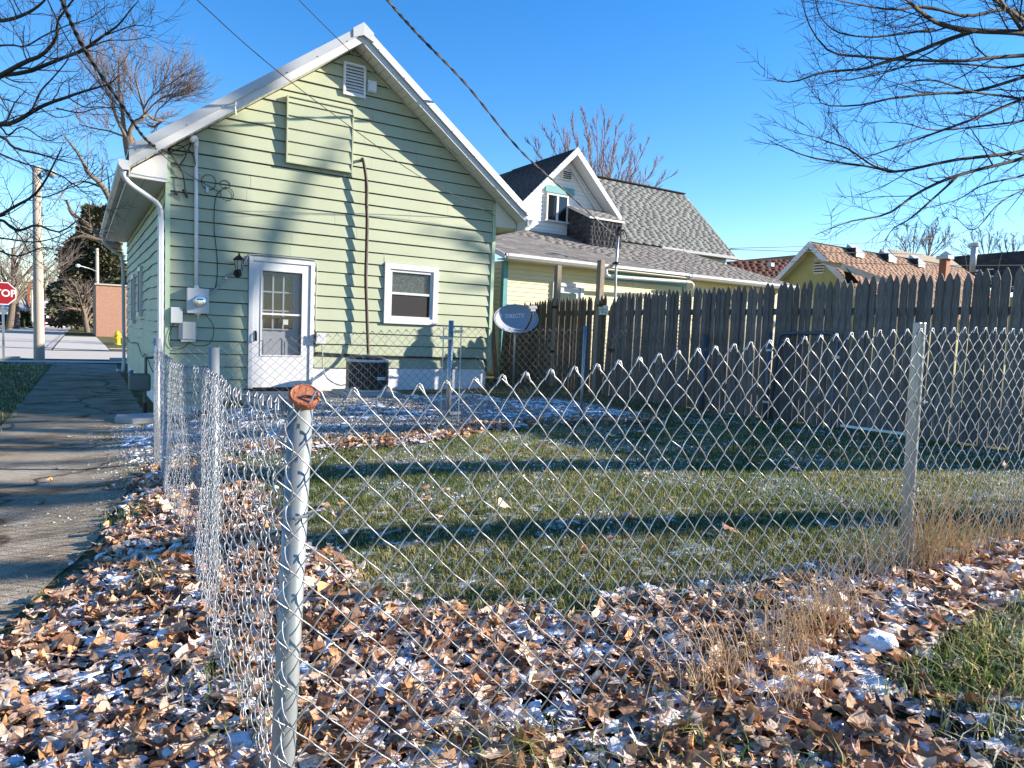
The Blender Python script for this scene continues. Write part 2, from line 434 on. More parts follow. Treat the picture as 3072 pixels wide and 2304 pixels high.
def vnoise(X, Y, s, seed=0):
    """smooth value noise in 0..1"""
    X = np.asarray(X, float) * s + 37.7 * seed + 500; Y = np.asarray(Y, float) * s + 91.3 * seed + 500
    i, j = np.floor(X).astype(np.int64), np.floor(Y).astype(np.int64); u, v = X - i, Y - j
    u, v = u * u * (3 - 2 * u), v * v * (3 - 2 * v)
    h = lambda a, b: (np.sin(a * 127.1 + b * 311.7 + seed * 17.3) * 43758.5453) % 1.0
    return (h(i, j) * (1 - u) + h(i + 1, j) * u) * (1 - v) + (h(i, j + 1) * (1 - u) + h(i + 1, j + 1) * u) * v

def fbm(X, Y, s, seed=0):
    return (vnoise(X, Y, s, seed) * .5 + vnoise(X, Y, s * 2.1, seed + 1) * .3 + vnoise(X, Y, s * 4.3, seed + 2) * .2)

def drive_edge(Y):                       # right-hand edge of the driveway
    return np.interp(Y, [-6, 0, 2.9, 3.85, 4.95, 6.84, 8.0, 9.5, 11.3, 26], [-1.0, -.75, -.42, -.28, .08, .45, .55, .45, .85, 1.0])

def leaf_density(X, Y):
    """leaf litter cover 0..1"""
    X, Y = np.asarray(X, float), np.asarray(Y, float)
    n = fbm(X, Y, 2.3, 5)
    front = np.interp(X, [-1, .6, .95, 1.5, 2.2, 3.3, 4.5, 7], [6.6, 3.6, 3.15, 2.62, 2.3, 1.85, 1.75, 1.7]) + (n - .5) * .5
    d = np.clip((front - Y) * 3.0, 0, 1)
    left = np.clip((X - drive_edge(Y) + (n - .5) * .35) * 6, 0, 1) * np.clip((7.0 - Y) * 2, 0, 1)
    d = np.where(X < .62, left, d)
    strip = np.clip(1 - np.abs(X - .85) / .4, 0, 1) * (Y > 2.5) * (Y < 6.8) * .75      # inside the side fence
    rear = np.clip(1.1 - np.abs(Y - (6.75 + .25 * np.sin(X * 1.7))) / .32, 0, 1) * (X > 1.3) * (X < 8) * (.35 + .8 * n)
    base = np.clip(d + strip + rear, 0, 1)
    base = np.where((X > 2.0) & (Y < 1.25) & (X - 2.0 > (Y - .3) * .25), base * .35, base)   # grass corner
    return base

def lawn_zone(X, Y):
    return ((X > .7) & (X < 8.02) & (Y > 1.9) & (Y < 7.05)).astype(float) * (1 - leaf_density(X, Y) * .9)

def gravel_zone(X, Y):
    n = fbm(X, Y, 1.6, 9)
    a = np.clip((Y - 7.0 + (n - .5) * .6) * 3, 0, 1) * np.clip((10.55 - Y + (n - .5) * .8 - .9 * (X > 5.8)) * 3, 0, 1) * np.clip((X - .3) * 4, 0, 1) * np.clip((6.9 - X) * 3, 0, 1)
    return a

xs = np.unique(np.concatenate([np.linspace(-450, -30, 15), np.linspace(-30, -3, 19), np.arange(-3, 9.01, .1), np.linspace(9, 40, 32), np.linspace(40, 450, 15)]))
ys = np.unique(np.concatenate([np.linspace(-200, -8, 10), np.linspace(-8, -1, 15), np.arange(-1, 13.01, .1), np.linspace(13, 40, 40), np.linspace(40, 120, 30), np.linspace(120, 700, 14)]))
GX, GY = np.meshgrid(xs, ys)
Z = gz(GX, GY) + (fbm(GX, GY, 2.5, 3) - .5) * .035 * ((GX > .1) & (GX < 8.6) & (GY < 10.8) & (GY > -3))
ld, lz, gv = leaf_density(GX, GY), lawn_zone(GX, GY), gravel_zone(GX, GY)
zone = np.stack([ld * (GY < 8) * (GY > -4) * (GX > -3) * (GX < 9), lz, gv], -1).reshape(-1, 3)
V = np.stack([GX, GY, Z], -1).reshape(-1, 3)
ny, nx = GX.shape
q = (np.arange(ny - 1)[:, None] * nx + np.arange(nx - 1)[None]).ravel()
F = np.stack([q, q + 1, q + nx + 1, q + nx], 1)

def ground_mat():
    m = bpy.data.materials.new('yard_ground'); m.use_nodes = True
    N, L = m.node_tree.nodes, m.node_tree.links; b = N["Principled BSDF"]; b.inputs["Roughness"].default_value = .95; b.inputs["Specular IOR Level"].default_value = .1
    geo = N.new("ShaderNodeNewGeometry")
    def noise(sc, det=8, r=.65):
        n = N.new("ShaderNodeTexNoise"); n.inputs["Scale"].default_value = sc; n.inputs["Detail"].default_value = det; n.inputs["Roughness"].default_value = r
        L.new(geo.outputs["Position"], n.inputs["Vector"]); return n.outputs["Fac"]
    def ramp(fac, p0, c0, p1, c1):
        r = N.new("ShaderNodeValToRGB"); r.color_ramp.elements[0].position = p0; r.color_ramp.elements[1].position = p1
        r.color_ramp.elements[0].color = (*c0, 1); r.color_ramp.elements[1].color = (*c1, 1); L.new(fac, r.inputs[0]); return r.outputs[0]
    def mix(f, a, c):
        x = N.new("ShaderNodeMix"); x.data_type = 'RGBA'; L.new(f, x.inputs[0]); L.new(a, x.inputs[6]); L.new(c, x.inputs[7]); return x.outputs[2]
    vc = N.new("ShaderNodeVertexColor"); vc.layer_name = "Col"; sp = N.new("ShaderNodeSeparateColor"); L.new(vc.outputs[0], sp.inputs[0])
    far = ramp(noise(1.1), .35, (.075, .085, .03), .65, (.16, .13, .065))
    soil = ramp(noise(18), .35, (.028, .018, .012), .65, (.075, .048, .03))
    lawn = ramp(noise(9), .35, (.035, .045, .018), .65, (.12, .11, .055))
    grav = ramp(noise(60), .35, (.10, .09, .08), .65, (.26, .25, .24))
    c = mix(sp.outputs[0], far, soil); c = mix(sp.outputs[1], c, lawn); c = mix(sp.outputs[2], c, grav)
    # thin snow lying in patches in the yard
    tot = N.new("ShaderNodeMath"); tot.operation = 'ADD'; L.new(sp.outputs[0], tot.inputs[0]); L.new(sp.outputs[1], tot.inputs[1])
    tot2 = N.new("ShaderNodeMath"); tot2.operation = 'ADD'; tot2.use_clamp = True; L.new(tot.outputs[0], tot2.inputs[0]); L.new(sp.outputs[2], tot2.inputs[1])
    sn = ramp(noise(7.5, 10, .75), .53, (0, 0, 0), .60, (1, 1, 1))
    tg = N.new("ShaderNodeMath"); tg.operation = 'MULTIPLY_ADD'; tg.inputs[1].default_value = -.5; L.new(sp.outputs[2], tg.inputs[0]); L.new(tot2.outputs[0], tg.inputs[2])
    ml = N.new("ShaderNodeMath"); ml.operation = 'MULTIPLY'; L.new(tg.outputs[0], ml.inputs[0]); L.new(sn, ml.inputs[1])
    white = N.new("ShaderNodeRGB"); white.outputs[0].default_value = (.76, .80, .86, 1)
    c = mix(ml.outputs[0], c, white.outputs[0])
    L.new(c, b.inputs["Base Color"])
    bp = N.new("ShaderNodeBump"); bp.inputs["Strength"].default_value = .7; bp.inputs["Distance"].default_value = .02
    L.new(noise(40), bp.inputs["Height"]); L.new(bp.outputs[0], b.inputs["Normal"])
    return m
ground = np_mesh('ground', V, F, ground_mat(), col=zone, smooth=True)
tag(ground, kind='structure')

def drive_mat():
    m = bpy.data.materials.new('worn_driveway'); m.use_nodes = True
    N, L = m.node_tree.nodes, m.node_tree.links; b = N["Principled BSDF"]; b.inputs["Roughness"].default_value = .92; b.inputs["Specular IOR Level"].default_value = .15
    geo = N.new("ShaderNodeNewGeometry")
    def noise(sc, det=8, r=.65, stretch=None):
        n = N.new("ShaderNodeTexNoise"); n.inputs["Scale"].default_value = sc; n.inputs["Detail"].default_value = det; n.inputs["Roughness"].default_value = r
        if stretch:
            mp = N.new("ShaderNodeMapping"); mp.inputs["Scale"].default_value = stretch; L.new(geo.outputs["Position"], mp.inputs[0]); L.new(mp.outputs[0], n.inputs["Vector"])
        else: L.new(geo.outputs["Position"], n.inputs["Vector"])
        return n.outputs["Fac"]
    def ramp(fac, *st):
        r = N.new("ShaderNodeValToRGB"); els = r.color_ramp.elements
        while len(els) < len(st): els.new(.5)
        for e, (p, c) in zip(els, st): e.position = p; e.color = (*c, 1)
        L.new(fac, r.inputs[0]); return r.outputs[0]
    def mix(f, a, c, mode='MIX'):
        x = N.new("ShaderNodeMix"); x.data_type = 'RGBA'; x.blend_type = mode
        if isinstance(f, float): x.inputs[0].default_value = f
        else: L.new(f, x.inputs[0])
        L.new(a, x.inputs[6]); L.new(c, x.inputs[7]); return x.outputs[2]
    base = ramp(noise(.9), (.35, (.30, .245, .175)), (.65, (.46, .40, .31)))
    grain = ramp(noise(110, 4), (.35, (.42, .40, .38)), (.65, (1.3, 1.27, 1.24)))
    c = mix(1.0, base, grain, 'MULTIPLY')
    # cracks: dark soil in the joints
    vo = N.new("ShaderNodeTexVoronoi"); vo.feature = 'DISTANCE_TO_EDGE'; vo.inputs["Scale"].default_value = .42
    wv = N.new("ShaderNodeTexNoise"); wv.inputs["Scale"].default_value = 2.2; wv.inputs["Detail"].default_value = 6; L.new(geo.outputs["Position"], wv.inputs["Vector"])
    ad = N.new("ShaderNodeVectorMath"); ad.operation = 'MULTIPLY_ADD'; ad.inputs[1].default_value = (.8, .8, .0)
    L.new(wv.outputs["Color"], ad.inputs[0]); L.new(geo.outputs["Position"], ad.inputs[2]); L.new(ad.outputs[0], vo.inputs["Vector"])
    cr = ramp(vo.outputs["Distance"], (.0, (1, 1, 1)), (.018, (0, 0, 0)))
    soil = N.new("ShaderNodeRGB"); soil.outputs[0].default_value = (.05, .037, .025, 1)
    c = mix(cr, c, soil.outputs[0])
    # dirt and dead moss lying in patches
    dp = ramp(noise(1.3, 10, .72, (1, 1.8, 1)), (.46, (0, 0, 0)), (.64, (.85, .85, .85)))
    dirt = ramp(noise(30), (.35, (.045, .034, .02)), (.65, (.10, .08, .05)))
    c = mix(dp, c, dirt)
    sn = ramp(noise(2.2, 12, .75, (1, 2.5, 1)), (.62, (0, 0, 0)), (.70, (.7, .7, .7)))
    white = N.new("ShaderNodeRGB"); white.outputs[0].default_value = (.62, .65, .70, 1)
    c = mix(sn, c, white.outputs[0])
    L.new(c, b.inputs["Base Color"])
    bp = N.new("ShaderNodeBump"); bp.inputs["Strength"].default_value = .6; bp.inputs["Distance"].default_value = .012
    L.new(noise(120, 4), bp.inputs["Height"]); L.new(bp.outputs[0], b.inputs["Normal"])
    return m

# driveway sheet, 4-6 mm above the ground, ragged right edge
dys = np.concatenate([np.arange(-4, 12.5, .12), np.linspace(12.6, 25.2, 40)])
rows = []
for Yv in dys:
    e = drive_edge(Yv) + .10 * (fbm(np.array([Yv]), np.array([3.]), 1.8, 21)[0] - .5)
    l = np.interp(Yv, [-4, 9.5, 10.4, 24, 25.2], [-9, -6.5, -.85, -.62, -1.2])
    xx = np.linspace(l, e, 30)
    rows.append(np.stack([xx, np.full(30, Yv), gz(xx, np.full(30, Yv)) + .008], -1))
DV = np.array(rows); n_, k_ = DV.shape[:2]
q = (np.arange(n_ - 1)[:, None] * k_ + np.arange(k_ - 1)[None]).ravel()
tag(np_mesh('driveway', DV.reshape(-1, 3), np.stack([q, q + 1, q + k_ + 1, q + k_], 1), drive_mat(), smooth=True), kind='structure')

def sheet(name, m, x0, x1, y0, y1, dz, nxs=2, nys=30):
    X, Y = np.meshgrid(np.linspace(x0, x1, nxs), np.linspace(y0, y1, nys))
    Z = np.where(Y < 27.2, -.02, -.03 - np.clip(Y - 40, 0, 200) * .006) + dz
    q = (np.arange(nys - 1)[:, None] * nxs + np.arange(nxs - 1)[None]).ravel()
    o = np_mesh(name, np.stack([X, Y, Z], -1).reshape(-1, 3), np.stack([q, q + 1, q + nxs + 1, q + nxs], 1), m)
    return tag(o, kind='structure')
sheet('cross_street', M['street'], -90, 90, 27.4, 34.0, .015)
sheet('side_street', M['street'], -11.5, -1.05, 34.0, 230, .015)
sheet('sidewalk', M['walk'], -.9, 1.15, 34.4, 62, .03)
sheet('kerb', M['concrete'], -1.2, -.95, 34.2, 200, .045)
k = MB(); k.box(-90, -1.6, 27.0, 27.4, -.2, .06); k.box(.9, 90, 27.0, 27.4, -.2, .06); tag(k.build('kerb', M['walk']), kind='structure')
sheet('pavement', M['walk'], 1.2, 12, 36.0, 37.2, .035, 2, 4)
sheet('pavement', M['walk'], -20, 20, 24.9, 26.0, .035, 2, 4)
# ------------------------------------------------------------------ green house
HX0, HX1, HY, HAX, HAZ, SL = 1.09, 6.66, 11.40, 3.872, 5.99, .752
HB = 20.9
house = empty('green_house', (HX0, HY, 0), 'small pale green clapboard house with white metal gable roof and white storm door', 'house')
rake = lambda x: HAZ - SL * abs(x - HAX)
b = MB(); b.prism([(HX0 + .03, -.3), (HX1 - .04, -.3), (HX1 - .04, rake(HX1)), (HAX, HAZ), (HX0 + .03, rake(HX0))], 'y', HY + .12, HB)
b.build('wall', M['green_dark'], house)  # dark colour puts shadow lines into the gaps between siding boards
CE = .198
OPEN = [(2.245, 3.275, .30, 2.485), (4.475, 5.51, 1.53, 2.585)]     # door, window
def wedge(mb, xa0, xb0, xa1, xb1, z0, z1, yb=HY + .13):
    yb0, yt = HY - .016, HY + .008
    zl = z0 + .0
    mb.add([(xa0, yb0, z0), (xb0, yb0, z0), (xb1, yt, z1), (xa1, yt, z1), (xa0, yb, z0), (xb0, yb, z0), (xb1, yb, z1), (xa1, yb, z1)],
           [(0, 1, 2, 3), (7, 6, 5, 4), (0, 4, 5, 1), (1, 5, 6, 2), (2, 6, 7, 3), (3, 7, 4, 0)])
for n in range(-3, 27):
    z0 = .757 + CE * n; z1 = z0 + CE - .013
    xl, xr = HX0 + .055, HX1 - .055
    if n < 0: xr = 2.245
    def lim(z):
        w = (HAZ - .004 - z) / SL
        return max(xl, HAX - w), min(xr, HAX + w)
    if z0 > HAZ - .02: break
    z1c = min(z1, HAZ - .01)
    a0, b0 = lim(z0); a1, b1 = lim(z1c)
    hit = [o for o in OPEN if o[2] < z1 and o[3] > z0]
    pieces = []
    if not hit:
        pieces.append((a0, b0, a1, b1, z0, z1c))
    else:
        cur = a0
        for (ox0, ox1, oz0, oz1) in hit:
            pieces.append((cur, min(ox0, b0), cur, min(ox0, b0), z0, z1c))
            if oz1 < z1 and ox0 < b0: pieces.append((ox0, ox1, ox0, ox1, oz1, z1c))
            if oz0 > z0 and ox0 < b0: pieces.append((ox0, ox1, ox0, ox1, z0, oz0))
            cur = ox1
        if cur < b0: pieces.append((cur, b0, cur, b0, z0, z1c))
    cut = []
    for (q0, q1, q2, q3, q4, q5) in pieces:
        x_ = q0 + rnd.uniform(.8, 3.4)
        while q1 - x_ > .5 and x_ - q0 > .3 and q0 <= q2 <= x_ <= q3:
            cut.append((q0, x_ - .0015, q2, x_ - .0015, q4, q5)); q0 = q2 = x_ + .0015; x_ += rnd.uniform(2.2, 3.6)
        cut.append((q0, q1, q2, q3, q4, q5))
    for p_ in cut:
        mb = MB(); wedge(mb, *p_); dz_, dy_ = rnd.uniform(-.0025, .0025), rnd.uniform(-.003, .003); mb.v = [(v_[0], v_[1] + dy_, v_[2] + dz_) for v_ in mb.v]; mb.build('siding_board', M['green'], house)
# backs of the openings
b = MB(); b.box(2.2, 3.3, HY + .115, HY + .13, .3, 2.5); b.box(4.45, 5.53, HY + .115, HY + .13, 1.5, 2.6); b.build('opening_back', M['black'], house)
# corner boards
b = MB(); b.box(HX0 - .006, HX0 + .056, HY - .02, HY + .14, .13, rake(HX0) - .06); b.build('corner_board', M['green_trim'], house)
b = MB(); b.box(HX1 - .056, HX1 + .01, HY - .026, HY + .14, .72, rake(HX1) - .03); b.build('corner_board', M['green_trim'], house)
# foundation
b = MB(); b.box(3.25, 6.58, HY + .008, HY + .13, -.1, .752); b.build('foundation', M['white_wall'], house)
b = MB(); b.box(HX0 + .03, 2.26, HY + .008, HY + .13, -.3, .162); b.build('foundation', M['white_wall'], house)
b = MB(); b.box(HX0 + .015, HX0 + .13, HY + .009, HB, -.3, .37); b.build('foundation', M['white_wall'], house)
# side wall courses (uneven old boards)
nS = 17
for n in range(nS):
    z0 = .30 + n * .187; z1 = min(z0 + .184, 3.45)
    yy = np.linspace(HY + .10, HB - .02, 26)
    if n == 0: z0 = .24
    w = lambda y, s: .012 * math.sin(y * 1.9 + s) + .008 * math.sin(y * 4.1 + 2 * s)
    vs, fs = [], []
    for i, y in enumerate(yy):
        o = w(y, n * .7) * (1 if n < 13 else .4)
        vs += [(HX0 - .022, y, z0 + o), (HX0 + .004, y, z1 + w(y, (n + 1) * .7) * (1 if n + 1 < 13 else .4) - .003 if n < nS - 1 else z1), (HX0 + .05, y, z0 + o)]
    for i in range(25):
        a = i * 3; fs += [(a, a + 1, a + 4, a + 3), (a + 2, a, a + 3, a + 5)]
    MB().add(vs, fs).build('siding_board', M['green_side'], house)
# side windows: narrow projecting frames
for (yc, z0, z1, w) in ((15.9, 1.50, 2.48, .75), (17.95, 1.33, 2.42, .75)):
    f = MB(); x0, x1 = HX0 - .06, HX0 + .02
    f.box(x0, x1, yc - w / 2, yc - w / 2 + .09, z0, z1); f.box(x0, x1, yc + w / 2 - .09, yc + w / 2, z0, z1)
    f.box(x0 - .003, x1, yc - w / 2 + .0905, yc + w / 2 - .0905, z1 - .09, z1 - .002); f.box(x0 - .02, x1, yc - w / 2 + .0905, yc + w / 2 - .0905, z0 + .002, z0 + .07)
    fo = f.build('window', M['white'], house)
    MB().box(HX0 - .035, HX0 - .028, yc - w / 2 + .0905, yc + w / 2 - .0905, z0 + .07, z1 - .09).build('pane', M['pane'], fo)

# roof: two slopes, rake trims, fascia, soffits
OY = HY - .355
EL, ER = .60, 7.145
def slope_poly(sgn, zoff, th):
    xe = EL if sgn < 0 else ER
    return [(HAX, HAZ + zoff), (xe, HAZ + zoff - SL * abs(xe - HAX)), (xe, HAZ + zoff + th - SL * abs(xe - HAX)), (HAX, HAZ + zoff + th)]
for sgn, nm in ((-1, 'l'), (1, 'r')):
    MB().prism(slope_poly(sgn, .225, .035), 'y', OY + .01, HB + .3).build('roof', M['metal_white'], house)
    xe = EL if sgn < 0 else ER
    ribs = MB()
    for i in range(24):
        y = OY + .35 + i * .46
        ribs.beam((HAX, y, HAZ + .275), (xe, y, HAZ + .275 - SL * abs(xe - HAX)), .04, .025)
    ribs.build('roof_rib', M['metal_white'], house)
    # upper rake trim: stands proud and laps the roof edge
    mb = MB()
    x2 = xe
    zz = lambda x, o: HAZ + o - SL * abs(x - HAX)
    mb.add([(HAX, OY - .045, zz(HAX, .125)), (x2, OY - .045, zz(x2, .125)), (x2, OY - .03, zz(x2, .275)), (HAX, OY - .03, zz(HAX, .275)),
            (HAX, OY + .02, zz(HAX, .125)), (x2, OY + .02, zz(x2, .125)), (x2, OY + .12, zz(x2, .282)), (HAX, OY + .12, zz(HAX, .282))],
           [(0, 1, 2, 3), (4, 7, 6, 5), (0, 4, 5, 1), (3, 2, 6, 7), (1, 5, 6, 2), (0, 3, 7, 4)])
    up = mb.build('rake_trim', M['metal_white'], house)
    sc = MB()
    for i in range(7):
        x = HAX + (x2 - HAX) * (.08 + i * .14)
        sc.lathe([(.006, 0), (.010, .004), (.003, .010)], (x, OY - .046, zz(x, .14)), 6, (0, -1, 0))
    sc.build('screw', M['galv'], up)
    # lower fascia
    mb = MB()
    mb.add([(HAX, OY, zz(HAX, .0)), (x2, OY, zz(x2, .0)), (x2, OY, zz(x2, .130)), (HAX, OY, zz(HAX, .130)),
            (HAX, OY + .025, zz(HAX, .0)), (x2, OY + .025, zz(x2, .0)), (x2, OY + .025, zz(x2, .130)), (HAX, OY + .025, zz(HAX, .130))],
           [(0, 1, 2, 3), (4, 7, 6, 5), (0, 4, 5, 1), (3, 2, 6, 7), (1, 5, 6, 2), (0, 3, 7, 4)])
    mb.build('fascia', M['white'], house)
    # ribbed soffit panels under the rake, each a strip across the overhang
    L_ = abs(x2 - HAX); npan = 31
    me = None
    for i in range(npan):
        s0, s1 = L_ * i / npan, L_ * (i + 1) / npan - .008
        xa, xb = HAX + sgn * s0, HAX + sgn * s1
        za, zb = HAZ + .012 - SL * s0, HAZ + .012 - SL * s1
        if me is None:
            p = MB(); dx, dz = xb - xa, zb - za
            p.add([(0, 0, 0), (dx, 0, dz), (dx, .40, dz), (0, .40, 0), (0, 0, .02), (dx, 0, dz + .02), (dx, .40, dz + .02), (0, .40, .02)],
                  [(0, 3, 2, 1), (4, 5, 6, 7), (0, 1, 5, 4), (1, 2, 6, 5), (2, 3, 7, 6), (3, 0, 4, 7)])
            o = p.build('soffit_panel', M['soffit'], None); o.parent = house; me = o
        else:
            o = me.copy(); COL.link(o)
        o.location = np.array([xa, OY + .026, za]) - base_of(house)
    # dark groove backing above the panels
    MB().prism(slope_poly(sgn, .036, .02), 'y', OY + .027, HY + .12).build('soffit_backing', M['soffit'], house)
    # eave soffit and eave fascia, gutter
    if sgn < 0:
        zs = 3.43
        eb = MB(); eb.box(EL + .02, HX0 + .02, HY - .005, HB + .2, zs, zs + .02); eb.build('eave_soffit', M['soffit'], house)
        eb = MB(); eb.box(EL + .21, EL + .222, HY - .02, HB + .18, zs - .004, zs - .0005); eb.build('soffit_seam', M['gutter'], house)
        eb = MB(); eb.box(EL - .002, EL + .018, OY + .03, HB + .2, zs - .03, zs + .16); eb.build('eave_fascia', M['gutter'], house)
        eb = MB(); eb.prism([(EL + .012, 3.445), (HX0 + .012, 3.43), (HX0 + .012, rake(HX0) + .0), (EL + .06, 3.56)], 'y', HY - .05, HY - .02); eb.build('eave_return', M['white'], house)
        g = MB(); prof = [(EL - .004, 3.60), (EL - .004, 3.475), (EL - .075, 3.47), (EL - .125, 3.53), (EL - .125, 3.605), (EL - .112, 3.605), (EL - .112, 3.54), (EL - .07, 3.485), (EL - .016, 3.487), (EL - .016, 3.60)]
        g.prism(prof, 'y', OY - .02, HB + .2); gu = g.build('gutter', M['gutter'], house)
        MB().prism([(EL - .004, 3.60), (EL - .004, 3.473), (EL - .077, 3.468), (EL - .128, 3.53), (EL - .128, 3.605)], 'y', OY - .028, OY - .0205).build('end_cap', M['white'], gu)
    else:
        zs = 3.43
        eb = MB(); eb.box(HX1 - .02, ER - .02, HY - .005, HB + .2, zs, zs + .02); eb.build('eave_soffit', M['soffit'], house)
        eb = MB(); eb.box(ER - .018, ER + .002, OY + .03, HB + .2, zs - .03, zs + .16); eb.build('eave_fascia', M['white'], house)
        eb = MB(); eb.prism([(HX1 - .012, 3.43), (ER - .03, 3.445), (ER - .06, 3.56), (HX1 - .012, rake(HX1))], 'y', HY - .05, HY - .027); eb.build('eave_return', M['soffit'], house)
        g = MB(); prof = [(ER + .004, 3.60), (ER + .004, 3.475), (ER + .075, 3.47), (ER + .125, 3.53), (ER + .125, 3.605), (ER + .11, 3.605), (ER + .06, 3.49), (ER + .016, 3.60)]
        g.prism(prof, 'y', OY - .02, HB + .2); g.build('gutter', M['white'], house)
# ridge cap folded over the apex
for sgn in (-1, 1):
    mb = MB(); zz = lambda x, o: HAZ + o - SL * abs(x - HAX)
    xa, xb = HAX, HAX + sgn * .17
    mb.add([(xa, OY - .06, zz(xa, .10)), (xb, OY - .06, zz(xb, .155)), (xb, OY - .052, zz(xb, .30)), (xa, OY - .052, zz(xa, .30)),
            (xa, HB, zz(xa, .262)), (xb, HB, zz(xb, .262)), (xb, HB, zz(xb, .305)), (xa, HB, zz(xa, .305))],
           [(0, 1, 2, 3), (4, 7, 6, 5), (3, 2, 6, 7), (1, 5, 6, 2), (0, 4, 5, 1)])
    mb.build('ridge_cap', M['metal_white'], house)
# downspouts
def strap_pipe(pts, w, h, name, m, parent):
    mb = MB()
    P = spline(pts, 4 * len(pts))
    mb.tube(P, w / 2, 10, ref=(0, 1, 0)); return mb.build(name, m, parent, smooth=True)
ds = strap_pipe([(EL - .06, OY + .06, 3.47), (EL - .06, OY + .07, 3.40), (EL + .02, OY + .12, 3.31), (EL + .22, OY + .22, 3.20), (EL + .36, OY + .29, 3.12), (EL + .415, OY + .32, 3.02), (EL + .42, OY + .325, 2.90)], .075, .06, 'downspout', M['white'], house)
mb = MB(); mb.box(EL + .382, EL + .458, OY + .288, OY + .362, .10, 2.93); dd = mb.build('downspout', M['white'], house, bevel=.012)
rb = MB()
for t in (-.018, 0, .018):
    rb.box(EL + .42 + t - .003, EL + .42 + t + .003, OY + .2855, OY + .2879, .15, 2.9)
rb.build('flute', M['pvc'], dd)
strap_pipe([(.56, HB - .1, 3.45), (.60, HB - .1, 3.30), (.85, HB - .1, 3.1), (.98, HB - .1, 2.9), (1.0, HB - .1, 1.5), (1.0, HB - .1, .15), (.85, HB - .3, .08)], .08, .06, 'downspout', M['white'], house)

# storm door
dn = empty('storm_door', (0, 0, 0)); dn.parent = house; dn.location = np.array([2.26, HY, .415]) - np.array(house.location)
fr = MB(); fr.box(2.25, 2.315, HY - .05, HY + .10, .415, 2.48); fr.box(3.205, 3.27, HY - .05, HY + .10, .415, 2.48); fr.box(2.3155, 3.2045, HY - .05, HY + .10, 2.415, 2.48)
fr.build('frame', M['white'], dn, bevel=.004)
lf = MB(); yA, yB = HY - .03, HY + .005
lf.box(2.318, 2.45, yA, yB, .43, 2.412); lf.box(3.075, 3.202, yA, yB, .43, 2.412); lf.box(2.4505, 3.0745, yA, yB, 2.275, 2.412); lf.box(2.4505, 3.0745, yA, yB, .43, .945)
lf.box(2.4505, 3.0745, yA + .008, yB, 1.585, 1.615)
lf.build('door_leaf', M['white'], dn, bevel=.003)
bd = MB()
for (x0, x1, z0, z1) in ((2.43, 2.452, .93, 2.30), (3.072, 3.095, .93, 2.30)): bd.box(x0, x1, yA - .010, yA - .0005, z0, z1)
bd.box(2.4525, 3.0715, yA - .010, yA - .0005, 2.278, 2.30); bd.box(2.4525, 3.0715, yA - .010, yA - .0005, .93, .95)
bd.build('glass_moulding', M['white'], dn)
MB().box(2.451, 3.074, yA + .012, yA + .015, .946, 1.584).build('pane', M['pane_clear'], dn)
MB().box(2.451, 3.074, yA + .012, yA + .015, 1.616, 2.274).build('pane', M['pane_clear'], dn)
# inner door behind, with a nine-light window and raised panels
ind = MB().box(2.317, 3.203, HY + .075, HY + .11, .43, 2.41).build('inner_door', M['inner_door'], dn)
x0, x1, z0, z1 = 2.475, 2.965, 1.36, 2.25
MB().box(x0, x1, HY + .066, HY + .073, z0, z1).build('pane', M['pane'], dn)
mu = MB()
for i in range(4):
    x = x0 + (x1 - x0) * i / 3; mu.box(x - .013, x + .013, HY + .052, HY + .0655, z0 - .02, z1 + .02)
for i in range(4):
    z = z0 + (z1 - z0) * i / 3; mu.box(x0 + .0135, x1 - .0135, HY + .054, HY + .0652, z - .011, z + .011)
mu.build('muntin', M['inner_door'], dn)
for px in (2.46, 2.80):
    p = MB(); p.box(px, px + .26, HY + .064, HY + .0745, .62, 1.22); p.box(px + .04, px + .22, HY + .056, HY + .0635, .66, 1.18); p.build('panel', M['inner_door'], dn)
MB().box(2.80, 2.88, HY + .046, HY + .0515, 1.44, 1.53).build('sticker', M['plate'], dn)
hd = MB(); hd.box(2.350, 2.372, yA - .022, yA - .0005, 1.17, 1.33); hd.tube([(2.362, yA - .02, 1.30), (2.362, yA - .06, 1.30), (2.362, yA - .065, 1.20), (2.362, yA - .05, 1.17)], .010, 6)
hd.build('handle', M['black_metal'], dn)
MB().box(2.20, 3.32, HY - .10, HY + .05, .385, .4135).build('sill', M['black'], dn)

# window
wd = empty('window', (0, 0, 0)); wd.parent = house; wd.location = np.array([4.48, HY, 1.54]) - np.array(house.location)
a0, a1, c0, c1 = 4.48, 5.505, 1.535, 2.58
t = MB(); t.box(a0, a0 + .10, HY - .045, HY + .10, c0, c1); t.box(a1 - .10, a1, HY - .045, HY + .10, c0, c1); t.box(a0 + .1005, a1 - .1005, HY - .045, HY + .10, c1 - .10, c1); t.box(a0 + .1005, a1 - .1005, HY - .045, HY + .10, c0, c0 + .10)
t.build('frame', M['white'], wd, bevel=.004)
s = MB(); i0, i1, j0, j1 = a0 + .101, a1 - .101, c0 + .101, c1 - .101
s.box(i0, i0 + .045, HY - .02, HY + .06, j0, j1); s.box(i1 - .045, i1, HY - .02, HY + .06, j0, j1); s.box(i0 + .0455, i1 - .0455, HY - .02, HY + .06, j1 - .045, j1); s.box(i0 + .0455, i1 - .0455, HY - .02, HY + .06, j0, j0 + .035)
zm = (j0 + j1) / 2 + .01; s.box(i0 + .0455, i1 - .0455, HY - .012, HY + .06, zm - .02, zm + .02)
s.build('sash', M['white'], wd)
MB().box(i0 + .046, i1 - .046, HY + .03, HY + .034, zm + .0205, j1 - .0455).build('pane', M['lace'], wd)
MB().box(i0 + .046, i1 - .046, HY + .012, HY + .016, zm + .0205, j1 - .0455).build('pane', glass('window_reflecting', (.05, .06, .07), .02, .35), wd)
